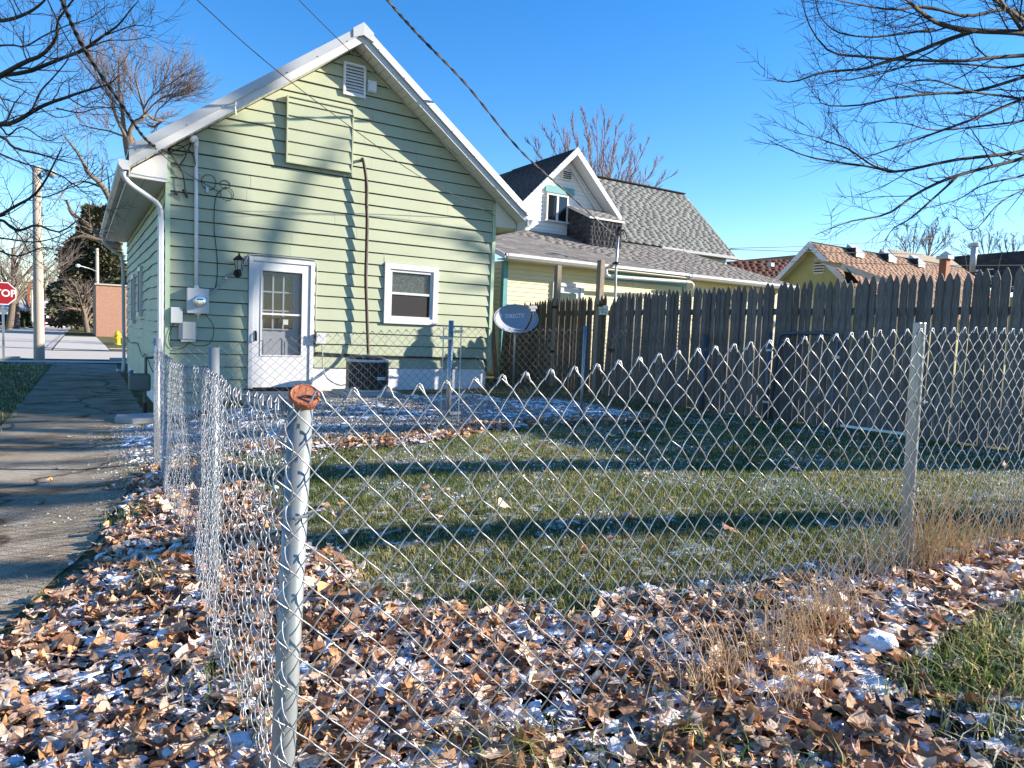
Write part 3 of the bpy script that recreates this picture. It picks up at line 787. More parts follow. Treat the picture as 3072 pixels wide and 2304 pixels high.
MB().box(i0 + .046, i1 - .046, HY + .005, HY + .009, j0 + .0355, zm - .0205).build('insect_screen', M['screen'], wd)

# louvred gable vent
vn = empty('gable_vent', (0, 0, 0)); vn.parent = house; vn.location = np.array([3.87, HY, 5.24]) - np.array(house.location)
v0, v1, w0, w1 = 3.68, 4.055, 5.235, 5.755
f = MB(); f.box(v0, v0 + .035, HY - .05, HY + .0, w0, w1); f.box(v1 - .035, v1, HY - .05, HY + .0, w0, w1); f.box(v0 + .0355, v1 - .0355, HY - .05, HY, w1 - .035, w1); f.box(v0 + .0355, v1 - .0355, HY - .05, HY, w0, w0 + .035)
f.build('frame', M['pvc'], vn)
MB().box(v0 + .036, v1 - .036, HY - .006, HY - .002, w0 + .036, w1 - .036).build('backing', M['black'], vn)
sl = None
for i in range(9):
    z = w0 + .058 + i * .0485
    if sl is None:
        p = MB(); p.add([(v0 + .036, HY - .046, z - .022), (v1 - .036, HY - .046, z - .022), (v1 - .036, HY - .01, z + .02), (v0 + .036, HY - .01, z + .02),
                         (v0 + .036, HY - .042, z - .026), (v1 - .036, HY - .042, z - .026), (v1 - .036, HY - .008, z + .014), (v0 + .036, HY - .008, z + .014)],
                        [(0, 1, 2, 3), (7, 6, 5, 4), (0, 4, 5, 1), (3, 2, 6, 7)]); sl = p.build('louvre', M['pvc'], vn); zf = z
    else:
        o = sl.copy(); COL.link(o); o.location.z = z - zf
bx = MB(); bx.box(4.09, 4.245, HY - .06, HY - .005, 5.36, 5.55); bx.box(4.105, 4.23, HY - .075, HY - .0605, 5.375, 5.535)
bx.build('exhaust_hood', M['pvc'], house, bevel=.01)

# blocked attic opening: a framed panel of the same siding, standing proud
ap = empty('attic_panel', (0, 0, 0)); ap.parent = house; ap.location = np.array([3.3, HY, 3.98]) - np.array(house.location)
p0, p1, q0, q1 = 2.775, 3.85, 3.985, 5.015
f = MB(); f.box(p0, p0 + .022, HY - .095, HY - .012, q0, q1); f.box(p1 - .022, p1, HY - .095, HY - .012, q0, q1); f.box(p0 + .0225, p1 - .0225, HY - .095, HY - .012, q1 - .018, q1); f.box(p0 + .0225, p1 - .0225, HY - .095, HY - .012, q0, q0 + .018)
f.build('frame', M['green'], ap)
for n in range(16, 22):
    z0 = .757 + CE * n; z1 = z0 + CE - .004
    z0, z1 = max(z0, q0 + .0185), min(z1, q1 - .0185)
    if z1 - z0 < .02: continue
    p = MB(); p.add([(p0 + .0225, HY - .092, z0), (p1 - .0225, HY - .092, z0), (p1 - .0225, HY - .070, z1), (p0 + .0225, HY - .070, z1), (p0 + .0225, HY - .02, z0), (p1 - .0225, HY - .02, z0), (p1 - .0225, HY - .02, z1), (p0 + .0225, HY - .02, z1)],
                    [(0, 1, 2, 3), (7, 6, 5, 4), (0, 4, 5, 1), (1, 5, 6, 2), (2, 6, 7, 3), (3, 7, 4, 0)])
    p.build('siding_board', M['green'], ap)

# concrete stoop under the door
st = MB(); st.prism([(2.05, -.05), (3.45, -.05), (3.45, .375), (2.05, .375)], 'y', HY - 1.0, HY + .0); tag(st.build('door_slab', M['concrete'], None, bevel=.015), 'low grey concrete slab in front of the white storm door', 'slab')
st = MB(); st.prism([(.42, 10.95), (.62, 10.72), (1.9, 10.9), (2.03, 11.35), (1.1, 11.38), (.45, 11.3)], 'z', -.12, .07); tag(st.build('kerb_stone', M['concrete'], None, bevel=.02), 'pale broken concrete slab edge beside the driveway by the gas meter', 'slab')

# ------------------------------------------------------------------ fittings on the back wall
# electric meter
em = empty('electric_meter', (1.52, HY, 1.56), 'grey electric meter box with round glass dial and conduit on green wall', 'meter')
MB().box(1.365, 1.665, HY - .125, HY - .012, 1.555, 1.93).build('box', M['grey_box'], em, bevel=.006)
dm = MB().lathe([(.088, 0), (.088, .015), (.078, .018), (.078, .05), (.070, .075), (.03, .082)], (1.535, HY - .1255, 1.735), 28, (0, -1, 0)).build('dial_glass', M['chrome'], em, smooth=False)
MB().box(1.49, 1.575, HY - .212, HY - .207, 1.755, 1.772).build('dial_plate', M['black'], dm)
MB().box(1.50, 1.57, HY - .212, HY - .207, 1.70, 1.718).build('dial_plate', M['grey_plastic'], dm)
MB().box(1.47, 1.55, HY - .118, HY - .08, 1.538, 1.5545).build('latch', M['galv'], em)
MB().tube([(1.515, HY - .115, 1.54), (1.515, HY - .118, 1.50), (1.515, HY - .115, 1.47)], .01, 6).build('padlock', M['galv'], em)
cd = MB().tube([(1.50, HY - .055, 1.925), (1.492, HY - .055, 3.0), (1.482, HY - .055, 4.02)], .027, 12).build('conduit', M['pvc'], em, smooth=True)
MB().tube([(1.50, HY - .055, 1.925), (1.50, HY - .055, 1.97)], .036, 12).build('collar', M['pvc'], cd)
MB().tube(spline([(1.482, HY - .055, 4.0), (1.482, HY - .055, 4.07), (1.47, HY - .075, 4.12), (1.43, HY - .09, 4.11), (1.415, HY - .095, 4.05)], 12), [.034] * 10 + [.038, .02], 12).build('weatherhead', M['pvc'], em, smooth=True)
for z in (2.42, 3.62):
    MB().box(1.44, 1.55, HY - .03, HY - .012, z, z + .025).build('strap', M['galv'], em)
# cable boxes
cb = empty('junction_box', (1.23, HY, 1.42), 'small pale junction box beside the white downspout', 'utility box')
MB().box(1.155, 1.30, HY - .085, HY - .022, 1.42, 1.625).build('box', M['grey_box'], cb, bevel=.008)
MB().box(1.148, 1.307, HY - .10, HY - .0855, 1.40, 1.632).build('lid', M['grey_box'], cb, bevel=.006)
cb = empty('cable_box', (1.38, HY, 1.13), 'grey plastic telecom box with curved cover below the electric meter', 'utility box')
o = MB().prism([(1.262, HY - .02), (1.262, HY - .07), (1.31, HY - .105), (1.46, HY - .105), (1.505, HY - .07), (1.505, HY - .02)], 'z', 1.165, 1.425).build('cover', M['grey_plastic'], cb, bevel=.006)
MB().box(1.29, 1.49, HY - .09, HY - .02, 1.128, 1.1645).build('base', M['grey_plastic'], cb)
MB().box(1.5055, 1.522, HY - .06, HY - .03, 1.24, 1.30).build('hinge', M['grey_plastic'], cb)
# lantern
ln = empty('wall_lantern', (2.085, HY, 2.2), 'black carriage lantern mounted on green wall left of the storm door', 'lantern')
MB().lathe([(.06, 0), (.06, .02), (.03, .035)], (2.085, HY - .012, 2.20), 14, (0, -1, 0)).build('backplate', M['black_metal'], ln)
MB().tube(spline([(2.085, HY - .03, 2.20), (2.085, HY - .09, 2.175), (2.085, HY - .13, 2.20), (2.085, HY - .13, 2.235)], 8), .014, 8).build('arm', M['black_metal'], ln)
MB().lathe([(.035, 0), (.035, .02), (.022, .03)], (2.085, HY - .13, 2.225), 6).build('base_cup', M['black_metal'], ln)
MB().lathe([(.046, 0), (.066, .135)], (2.085, HY - .13, 2.256), 6).build('glass', M['lamp_glass'], ln)
cg = MB()
for k in range(6):
    a = 2 * math.pi * k / 6
    cg.tube([(2.085 + .048 * math.cos(a), HY - .13 + .048 * math.sin(a), 2.256), (2.085 + .069 * math.cos(a), HY - .13 + .069 * math.sin(a), 2.392)], .005, 4)
cg.build('cage', M['black_metal'], ln)
MB().lathe([(.086, 0), (.088, .012), (.045, .055), (.02, .075), (.012, .085), (.016, .097), (.003, .125)], (2.085, HY - .13, 2.392), 6).build('cap', M['black_metal'], ln)
# flexible conduits: meter -> lantern, lantern -> over the door -> outlet box
pc = empty('flex_conduit', (1.7, HY, 1.9), 'grey flexible conduit running from meter box up to the black lantern', 'conduit')
MB().tube(spline([(1.668, HY - .07, 1.86), (1.74, HY - .06, 1.90), (1.86, HY - .04, 2.05), (1.93, HY - .035, 2.16), (2.02, HY - .03, 2.20)], 16), .016, 8).build('pipe', M['cable_grey'], pc, smooth=True)
MB().box(1.90, 1.945, HY - .055, HY - .012, 2.10, 2.125).build('clip', M['galv'], pc)
pc = empty('door_conduit', (3.3, HY, 1.3), 'thin grey conduit looping over the storm door down to the outlet box', 'conduit')
MB().tube(spline([(2.13, HY - .03, 2.24), (2.22, HY - .03, 2.45), (2.34, HY - .025, 2.512), (2.8, HY - .025, 2.515), (3.2, HY - .025, 2.51), (3.285, HY - .025, 2.48), (3.31, HY - .025, 2.38), (3.305, HY - .03, 2.1), (3.30, HY - .03, 1.8), (3.30, HY - .03, 1.5), (3.31, HY - .03, 1.33)], 50), .011, 6).build('pipe', M['cable_grey'], pc, smooth=True)
ob = empty('outlet_box', (3.36, HY, 1.15), 'grey outdoor disconnect box beside the right door jamb', 'utility box')
MB().box(3.29, 3.45, HY - .10, HY - .012, 1.15, 1.32).build('box', M['grey_box'], ob, bevel=.006)
MB().box(3.27, 3.30, HY - .115, HY - .1005, 1.19, 1.34).build('handle', M['black'], ob)
wp = empty('condenser_whip', (3.4, HY, .6), 'thin cable whip curving from outlet box down to the air conditioner', 'cable')
MB().tube(spline([(3.41, HY - .06, 1.15), (3.415, HY - .08, .95), (3.42, HY - .1, .75), (3.47, HY - .2, .58), (3.58, HY - .45, .50), (3.66, HY - .6, .52)], 24), .010, 6).build('sheath', M['cable_grey'], wp, smooth=True)
# line set down the wall to the condenser
hs = empty('line_set', (4.0, HY, 1.0), 'brown insulated hose hanging from wall hole down to air conditioner', 'hose')
hp = [onY(x, y, HY - d) for x, y, d in ((1084, 483, -.02), (1088, 478, .10), (1094, 505, .13), (1100, 556, .14), (1099, 610, .13), (1101, 660, .13), (1099, 757, .12), (1097, 835, .13), (1099, 900, .13), (1101, 960, .14), (1104, 1040, .2), (1105, 1085, .45))]
MB().tube(spline(hp, 60), .026, 10).build('insulation', M['hose'], hs, smooth=True)
MB().tube(spline([p + np.array([.032, .01, -.05]) for p in hp[3:-2]], 40), .007, 5).build('signal_wire', M['cable_grey'], hs)
# low black cable along the bottom of the siding
lc = empty('wall_cable', (5, HY, .9), 'black cable bundle running low along the green wall behind the condenser', 'cable')
MB().tube(spline([(3.30, HY - .03, .97), (3.34, HY - .04, 1.0), (3.6, HY - .03, .985), (4.4, HY - .035, .965), (5.2, HY - .03, .955), (6.0, HY - .03, .95), (6.42, HY - .03, .945), (6.54, HY - .035, .90), (6.56, HY - .035, .78), (6.57, HY - .03, .70)], 50), .016, 7).build('sheath', M['cable'], lc, smooth=True)
# coax loops and drop wires at the left corner
cx = empty('coax_coil', (1.75, HY, 3.2), 'black coax cable coiled in three loops on green wall beside the white conduit', 'cable')
def loop(c, rx_, rz_, a0, ph=0): return [(c[0] + rx_ * math.cos(a0 + t), HY - .03 - .01 * math.sin(t + ph), c[1] + rz_ * math.sin(a0 + t)) for t in np.linspace(0, 2 * math.pi, 18)]
for c, a, bz in (((1.66, 3.52), .10, .11), ((1.92, 3.38), .095, .10), ((1.89, 3.52), .075, .06)):
    MB().tube(loop(c, a, bz, rnd.random() * 6), .005, 5).build('loop', M['cable'], cx)
MB().tube(spline([(1.83, HY - .03, 3.42), (1.76, HY - .03, 3.3), (1.74, HY - .028, 2.9), (1.79, HY - .025, 2.4), (1.79, HY - .025, 2.1), (1.76, HY - .025, 1.92)], 24), .006, 5).build('lead', M['cable'], cx)
MB().box(1.62, 1.66, HY - .05, HY - .012, 3.36, 3.46).build('clamp', M['galv'], cx)
MB().tube(spline([(1.62, HY - .1, 1.55), (1.73, HY - .06, 1.4), (1.745, HY - .04, 1.25), (1.68, HY - .04, 1.10), (1.5, HY - .04, 1.07), (1.40, HY - .05, 1.13)], 24), .005, 5).build('lead', M['cable'], cx)
MB().tube(spline([(1.20, HY - .04, 1.40), (1.13, HY - .04, 1.2), (1.16, HY - .04, 1.05), (1.3, HY - .04, 1.02), (1.42, HY - .045, 1.13)], 20), .005, 5).build('lead', M['cable'], cx)
sw = empty('splice_wires', (1.25, HY, 3.7), 'tangle of black service splices hanging below the left eave corner', 'cable')
for pts in ([(1.13, 3.86), (1.25, 3.93), (1.38, 4.02), (1.42, 4.05)], [(1.13, 3.86), (1.22, 3.84), (1.33, 3.86), (1.38, 3.95), (1.42, 4.05)], [(1.22, 3.98), (1.30, 3.97), (1.35, 3.88), (1.31, 3.78), (1.25, 3.70), (1.19, 3.74)],
            [(1.13, 3.86), (1.2, 3.75), (1.27, 3.66), (1.31, 3.57)], [(1.31, 3.57), (1.325, 3.45), (1.335, 3.36)], [(1.38, 3.95), (1.44, 3.86), (1.47, 3.75), (1.465, 3.66)]):
    MB().tube(spline([(x, HY - .05 - .03 * math.sin(i), z) for i, (x, z) in enumerate(pts)], 14), .008, 5).build('wire', M['cable'], sw)
MB().tube([(1.25, HY - .06, 3.70), (1.285, HY - .06, 3.62)], .016, 7).build('splice', M['black'], sw)
MB().tube([(1.31, HY - .06, 3.36), (1.35, HY - .06, 3.30), (1.37, HY - .06, 3.24)], [.022, .024, .01], 7).build('insulator', M['black'], sw)
MB().lathe([(.022, 0), (.03, .03), (.016, .05)], (1.22, HY - .015, 3.30), 10, (0, -1, 0)).build('knob', M['hose'], sw)
# guy hook on rake
gh = MB().tube(spline([at(675, 318, 9.8), at(700, 310, 9.8), at(708, 306, 9.8), at(706, 325, 9.8), at(709, 345, 9.8)], 14), .006, 5).build('rake_hook', M['galv'], house)

# air conditioner on its pad
AC = (3.93, 10.62)
ac = empty('air_conditioner', (AC[0], AC[1], .42), 'round-cornered black condenser unit on concrete pad against white foundation', 'air conditioner')
def rsq(h, r, n=6):
    out = []
    for cx_, cy_, a in ((h - r, h - r, 0), (-h + r, h - r, 90), (-h + r, -h + r, 180), (h - r, -h + r, 270)):
        for k in range(n + 1):
            t = R_(a + 90 * k / n); out.append((AC[0] + cx_ + r * math.cos(t), AC[1] + cy_ + r * math.sin(t)))
    return out
MB().prism(rsq(.315, .25), 'z', .47, .905).build('coil_guard', M['black'], ac)
for (x, y) in rsq(.32, .255, 9)[20:]:
    MB().box(x - .003, x + .003, y - .003, y + .003, .475, .90).build('grille_wire', M['gasgrey'], ac)
MB().prism(rsq(.335, .265), 'z', .9055, .945).build('top_rim', M['grey_box'], ac, bevel=.01)
MB().prism(rsq(.325, .26), 'z', .435, .4695).build('base_rim', M['grey_plastic'], ac)
MB().lathe([(.30, .945), (.28, .97), (.20, 1.0), (.06, 1.015)], (AC[0], AC[1], 0), 28).build('fan_guard', M['black_metal'], ac)
fg = MB()
for k in range(5):
    r = .07 + .055 * k; fg.tube([(AC[0] + r * math.cos(t), AC[1] + r * math.sin(t), 1.022 - .09 * (r / .3) ** 2) for t in np.linspace(0, 2 * math.pi, 25)], .004, 4)
fg.build('guard_ring', M['grey_box'], ac)
lb = MB().box(AC[0] + .05, AC[0] + .19, AC[1] - .324, AC[1] - .3205, .63, .675).build('badge', M['plate'], ac)
text('badge_lettering', 'TopTemp', (AC[0] + .12, AC[1] - .3255, .652), (R_(90), 0, 0), .036, M['navy'], lb, .0004, bold=.0006, shear=.2)
MB().box(AC[0] - .45, AC[0] + .45, AC[1] - .42, AC[1] + .42, .30, .432).build('pad', M['concrete'], ac, bevel=.02)

# gas meter at the side wall
gx, gy = .80, 11.75
gm = empty('gas_meter', (gx, gy, 0), 'dark grey gas meter on a standing pipe beside the house side wall', 'meter')
MB().box(gx - .17, gx + .12, gy - .12, gy + .10, .36, .62).build('case', M['gasgrey'], gm, bevel=.03)
MB().lathe([(.085, 0), (.09, .03), (.06, .06)], (gx - .10, gy + .10, .58), 14, (-1, 0, 0)).build('regulator', M['gasgrey'], gm)
MB().tube([(gx + .05, gy, 0), (gx + .05, gy, .36)], .022, 8).build('riser', M['gasgrey'], gm)
MB().tube([(gx + .05, gy, -.02), (gx + .05, gy, .18)], .034, 8).build('sleeve', M['black'], gm)
MB().tube([(gx + .06, gy, .62), (gx + .06, gy, .85), (gx + .2, gy + .02, .87), (gx + .3, gy + .02, .87)], .022, 8).build('pipe', M['gasgrey'], gm)
sc = empty('side_cable', (1.06, 13, .8), 'thin black cable sagging along the side wall above the gas meter', 'cable')
MB().tube(spline([(1.045, 21.5, 1.0), (1.045, 19, .86), (1.04, 16.5, .92), (1.04, 15.0, .72), (1.04, 14.3, .80), (1.04, 13.2, .62), (1.04, 12.2, .52)], 40), .009, 5).build('sheath', M['cable'], sc)
# ------------------------------------------------------------------ chain link fences
def mesh_fabric(path, zbot, ztop, S, rows, wr, sides, bulge=None, jit=.0, knuckle=True, dep=.004):
    """path: (n,2) xy of knot columns spaced S/2; zbot/ztop functions of arclength index -> arrays. One zig-zag wire between neighbouring columns."""
    n = len(path)
    tang = np.gradient(path, axis=0); tang /= np.linalg.norm(tang, axis=1, keepdims=True)
    nor = np.stack([-tang[:, 1], tang[:, 0]], 1)
    Hn = rows * 2
    sub = 4
    K = Hn * sub + 1
    jr = np.random.default_rng(int(abs(path[0, 0]) * 1000 + n)); JX = jr.normal(0, .0022, (n + 1, Hn + 2)); JZ = jr.normal(0, .0028, (n + 1, Hn + 2)); JN = jr.normal(0, .0022, (n + 1, Hn + 2))
    allP = []
    tt = np.arange(K) / sub                       # in half rows
    lo = np.floor(tt).astype(int); fr = tt - lo
    for k in range(n - 1):
        # columns alternate; even half-rows sit on column k (or k+1) by parity
        par = (lo + k) % 2                         # 0: at column k, 1: at column k+1
        s = np.where(par == 0, fr, 1 - fr)         # 0..1 across the cell
        e = .5 - .5 * np.cos(np.pi * s)
        s2 = s * .8 + e * .2
        depth = np.where((lo + k) % 2 == 0, -1, 1) * np.sin(np.pi * fr) ** .6 * dep
        h = 1 - tt / Hn                            # top -> bottom
        xy = path[k] * (1 - s2)[:, None] + path[k + 1] * s2[:, None]
        nn = nor[k] * (1 - s2)[:, None] + nor[k + 1] * s2[:, None]
        zt = ztop[k] * (1 - s2) + ztop[k + 1] * s2; zb = zbot[k] * (1 - s2) + zbot[k + 1] * s2
        z = zb + (zt - zb) * h
        off = depth.copy()
        if bulge is not None: off = off + bulge(k + s2, h)
        ca, cb_ = np.where(par == 0, k, k + 1), np.where(par == 0, k + 1, k)
        jx, jz, jn = [J[ca, lo] * (1 - fr) + J[cb_, np.minimum(lo + 1, Hn + 1)] * fr for J in (JX, JZ, JN)]
        xy = xy + tang[k] * jx[:, None]; z = z + jz; off = off + jn
        P = np.concatenate([xy + nn * off[:, None], z[:, None]], 1)
        if jit: P[:, 2] += jit * np.sin(tt * .9 + k * 1.3)
        allP.append(P)
    P = np.array(allP)
    V, F = tubes(P, np.full(P.shape[:2], wr), sides)
    if knuckle:                                    # bent-over wire ends at the top knots
        kn = []
        for k in range(1, n - 1):
            if k % 2 == 0:
                c = np.array([*path[k], ztop[k]])
                o = bulge(np.array([float(k)]), np.array([1.]))[0] if bulge is not None else 0
                c[:2] += nor[k] * o
                t3 = np.array([*tang[k], 0]); n3 = np.array([*nor[k], 0]); up = np.array([0, 0, 1.])
                for sg in (-1, 1):
                    kn.append([c + t3 * sg * .020 - up * .026 - n3 * wr, c + t3 * sg * .007 + up * .002 - n3 * wr * 2, c - t3 * sg * .004 + up * .006 - n3 * wr * 1.2 * sg, c - t3 * sg * .010 - up * .006 + n3 * wr * 2])
        if kn:
            kn = np.array(kn); V2, F2 = tubes(kn, np.full(kn.shape[:2], wr * 1.15), sides)
            F = np.vstack([F, F2 + len(V)]); V = np.vstack([V, V2])
    return V, F

S_ = .098
# front run, along Y = 1.73
ff = empty('chain_link_fence', (.45, 1.73, .1), 'front run of silver chain link fence with rusty-capped corner post and leaning steel line post', 'fence', 'chain link fence runs')
pk_X = np.array([.50, .59, .68, .77, .85, .94, 1.03, 1.11, 1.20, 1.29, 1.38, 1.47, 1.56, 1.65, 1.74, 1.84, 1.93, 2.03, 2.12, 2.23, 2.33, 2.44, 2.54, 2.64, 2.74, 2.84, 2.94, 3.04, 3.15, 3.26, 3.36, 3.46, 3.55, 3.65, 3.76])
pk_Z = np.interp(pk_X, [.5, .77, 1.03, 1.38, 1.74, 2.12, 2.54, 2.94, 3.36, 3.76, 6], [1.285, 1.30, 1.325, 1.36, 1.41, 1.45, 1.49, 1.525, 1.55, 1.57, 1.60])
pk_X = np.concatenate([[.405], pk_X, 3.76 + .1 * np.arange(1, 24)])
cols = np.empty(2 * len(pk_X) - 1); cols[::2] = pk_X; cols[1::2] = (pk_X[:-1] + pk_X[1:]) / 2
pathf = np.stack([cols, 1.70 - .012 * np.sin(cols * 2.1)], 1)
zt = np.interp(cols, [.4, .5, .77, 1.03, 1.38, 1.74, 2.12, 2.54, 2.94, 3.36, 3.76, 6.1], [1.28, 1.285, 1.30, 1.325, 1.36, 1.41, 1.45, 1.49, 1.525, 1.55, 1.57, 1.62])
zb = gz(cols, np.full_like(cols, 1.7)) - .015
V, F = mesh_fabric(pathf, zb, zt, S_, 12, .0021, 5, bulge=lambda u, h: .012 * np.sin(u * .21) * np.sin(h * 3.0))
np_mesh('wire_mesh', V, F, M['galv_new'], ff, smooth=True)
# corner post (slightly leaning) with rusty cap
c0, c1 = onY(848, 2290, 1.76), onY(903, 1204, 1.73)
ax = (c1 - c0) / np.linalg.norm(c1 - c0)
bot = c0 - ax * .35
cp = MB().tube([bot, c0, c1], .0305, 24).build('post', M['post_grey'], ff, smooth=True)
cc = onY(911, 1183, 1.72)
MB().lathe([(.030, -.022), (.0335, -.010), (.0365, -.004), (.038, .002), (.037, .009), (.033, .0115), (.030, .0095), (.0, .0105)], c1 + ax * .012 + np.array([.004, -.012, 0]), 32, Vector((-.12, -.62, .76))).build('cap', M['rust'], cp)
# tie wires
def tie(c, r, parent, tw=.03, m='galv_new'):
    mb = MB(); pts = [(c[0] + r * math.cos(t), c[1] + r * math.sin(t), c[2] + .01 * math.sin(t * .5)) for t in np.linspace(-2.6, 2.6, 16)]
    mb.tube(pts, .0022, 5); mb.tube([(c[0] - r, c[1] - .004, c[2]), (c[0] - r * .2, c[1] - r * 1.15, c[2] - .004), (c[0] + r * 1.3, c[1] - r * .6, c[2] + .006)], .0022, 5)
    mb.tube([(c[0] - r * .2, c[1] - r * 1.2, c[2] - .004), (c[0] + r * .7, c[1] - r * 1.2, c[2] - .002)], .0045, 5)
    return mb.build('tie_wire', M[m], parent)
pm = onY(880, 1538, 1.735); tie((pm[0], pm[1], pm[2]), .034, ff)
# leaning line post
r0, r1 = onY(2727, 1735, 1.745), onY(2777, 968, 1.745)
axp = (r1 - r0) / np.linalg.norm(r1 - r0)
lp = MB(); lp.prism([(-.030, -.018), (-.012, -.022), (-.008, -.030), (.008, -.030), (.012, -.022), (.030, -.018), (.030, .014), (-.030, .014)], 'z', -.35, float(np.linalg.norm(r1 - r0)))
Q = Vector(axp).to_track_quat('Z', 'Y'); ref = Q @ Vector((1, 0, 0))
Mx = Matrix((Vector((1, 0, 0)), Vector((0, 1, 0)), Vector(axp))).transposed()
lp.v = [tuple(np.array(Mx @ Vector(p)) + r0 + np.array([0, .03, 0])) for p in lp.v]
lp.build('post', M['post_worn'], ff, bevel=.003)
for yy in (1205, 1470):
    p = onY(2765 if yy < 1300 else 2745, yy, 1.74); tie((p[0], p[1] + .03, p[2]), .036, ff)
MB().tube([(6.1, 1.76, .2), (6.1, 1.76, 1.64)], .028, 12).build('post', M['post_worn'], ff, smooth=True)

# side run along X ~ .52, slack and bulging
sf = empty('chain_link_fence', (.52, 4.0, .1), 'sagging side run of chain link fence leading away beside the driveway', 'fence', 'chain link fence runs')
ncol = 118
yy = np.linspace(1.66, 7.2, ncol)
xx = np.interp(yy, [1.66, 3.55, 7.2], [.43, .50, .60]) + .0
paths = np.stack([xx, yy], 1)
zt = np.interp(yy, [1.6, 2.0, 2.33, 3.5, 4.2, 5.0, 6.5, 7.2], [1.265, 1.245, 1.23, 1.225, 1.19, 1.165, 1.165, 1.20])
zb = gz(xx, yy) - .01
def bulge_side(u, h):
    y = 1.66 + u * (7.2 - 1.66) / (ncol - 1)
    return (.018 * np.sin(y * 2.6 + h * 1.5) + .008 * np.sin(y * 7.3 + 2 * h) * (.4 + h * .6) + .003 * np.sin(y * 23 + h * 5)) * np.clip((y - 1.7) * 3, 0, 1) * np.clip((7.15 - y) * 2, 0.1, 1) - .03 * np.exp(-((h - .45) / .25) ** 2) * np.exp(-((y - 4.4) / .8) ** 2)
V, F = mesh_fabric(paths, zb, zt, S_, 12, .0021, 5, bulge=bulge_side, jit=.004, dep=.0075)
np_mesh('wire_mesh', V, F, M['galv_new'], sf, smooth=True)
p2b, p2t = np.array([.555, 3.56, -.2]), np.array([.545, 3.53, 1.325])
MB().tube([p2b, p2t], .025, 16).build('post', M['post_grey'], sf, smooth=True)
tie((.55, 3.54, .88), .028, sf)
MB().tube([(.62, 7.2, -.2), (.62, 7.2, 1.27)], .03, 14).build('post', M['galv'], sf, smooth=True)

# rear run along Y = 7.2
rf = empty('chain_link_fence', (3.7, 7.2, .3), 'rear run of chain link fence crossing the yard in front of the gravel', 'fence', 'chain link fence runs')
cx_ = np.arange(.66, 7.95, S_ / 2)
pathr = np.stack([cx_, np.full_like(cx_, 7.2) + .015 * np.sin(cx_ * 3)], 1)
zt = np.interp(cx_, [.6, 1.05, 1.93, 2.84, 3.7, 4.33, 5.7, 6.8, 8], [1.15, 1.20, 1.33, 1.42, 1.49, 1.50, 1.54, 1.57, 1.56])
zb = gz(cx_, np.full_like(cx_, 7.2)) - .01
V, F = mesh_fabric(pathr, zb, zt, S_, 12, .0019, 4, bulge=lambda u, h: .02 * np.sin(u * .13) * np.sin(h * 3.1))
np_mesh('wire_mesh', V, F, M['galv_dark'], rf, smooth=True)
for (x, zt_, r) in ((3.69, 1.57, .030), (5.67, 1.59, .022), (7.95, 1.55, .034)):
    MB().tube([(x, 7.24, .0), (x, 7.24, zt_)], r, 14).build('post', M['galv'] if x < 7 else M['gate_blue'], rf, smooth=True)
for dx, zz in ((-.12, (1.36, .42)), (.11, (1.44, .48))):
    MB().tube([(3.69 + dx, 7.19, .36), (3.69 + dx, 7.19, 1.52)], .008, 6).build('tension_bar', M['galv'], rf)
    for z in zz: MB().beam((3.69, 7.205, z), (3.69 + dx * 1.25, 7.205, z + .008), .034, .03).build('brace_band', M['galv'], rf)
tie((5.67, 7.24, 1.05), .026, rf)

# loose walk gate leaning on the wooden fence
gt = empty('walk_gate', (7.97, 5.55, .4), 'dark blue tubular gate frame with rounded corners leaning on the wooden fence', 'gate')
def gpt(y, z): return (7.93 + .07 * (z - .3) / 1.3, y, z)
pts = [gpt(6.0, .38), gpt(6.0, 1.50), gpt(5.97, 1.57), gpt(5.90, 1.60), gpt(5.25, 1.615), gpt(5.17, 1.585), gpt(5.14, 1.51), gpt(5.12, .42), gpt(5.14, .33), gpt(5.22, .30), gpt(5.9, .335), gpt(5.98, .36), gpt(6.0, .42)]
MB().tube(pts, .021, 10).build('frame', M['gate_blue'], gt, smooth=True)
MB().tube([(7.9, 6.06, .2), (7.9, 6.06, 1.60)], .03, 12).build('hinge_post', M['gate_blue'], gt, smooth=True)
for z in (.65, 1.35): MB().box(7.87, 7.96, 5.98, 6.09, z, z + .03).build('hinge', M['galv'], gt)
MB().box(7.89, 7.96, 5.03, 5.13, 1.30, 1.34).build('latch', M['galv'], gt)
yg = np.arange(5.14, 6.0, S_ / 2); pg = np.stack([np.full_like(yg, 7.965), yg], 1)
V, F = mesh_fabric(pg, np.full_like(yg, .34), np.full_like(yg, 1.585), S_, 12, .0018, 3, knuckle=False)
np_mesh('wire_mesh', V, F, M['gate_blue'], gt, smooth=True)
MB().tube(spline([(7.9, 5.75, 1.60), (7.9, 5.62, 1.64), (7.9, 5.55, 1.62), (7.9, 5.5, 1.68), (7.9, 5.44, 1.63), (7.9, 5.38, 1.66), (7.9, 5.25, 1.62)], 30), .004, 4).build('loose_wire', M['galv'], gt)

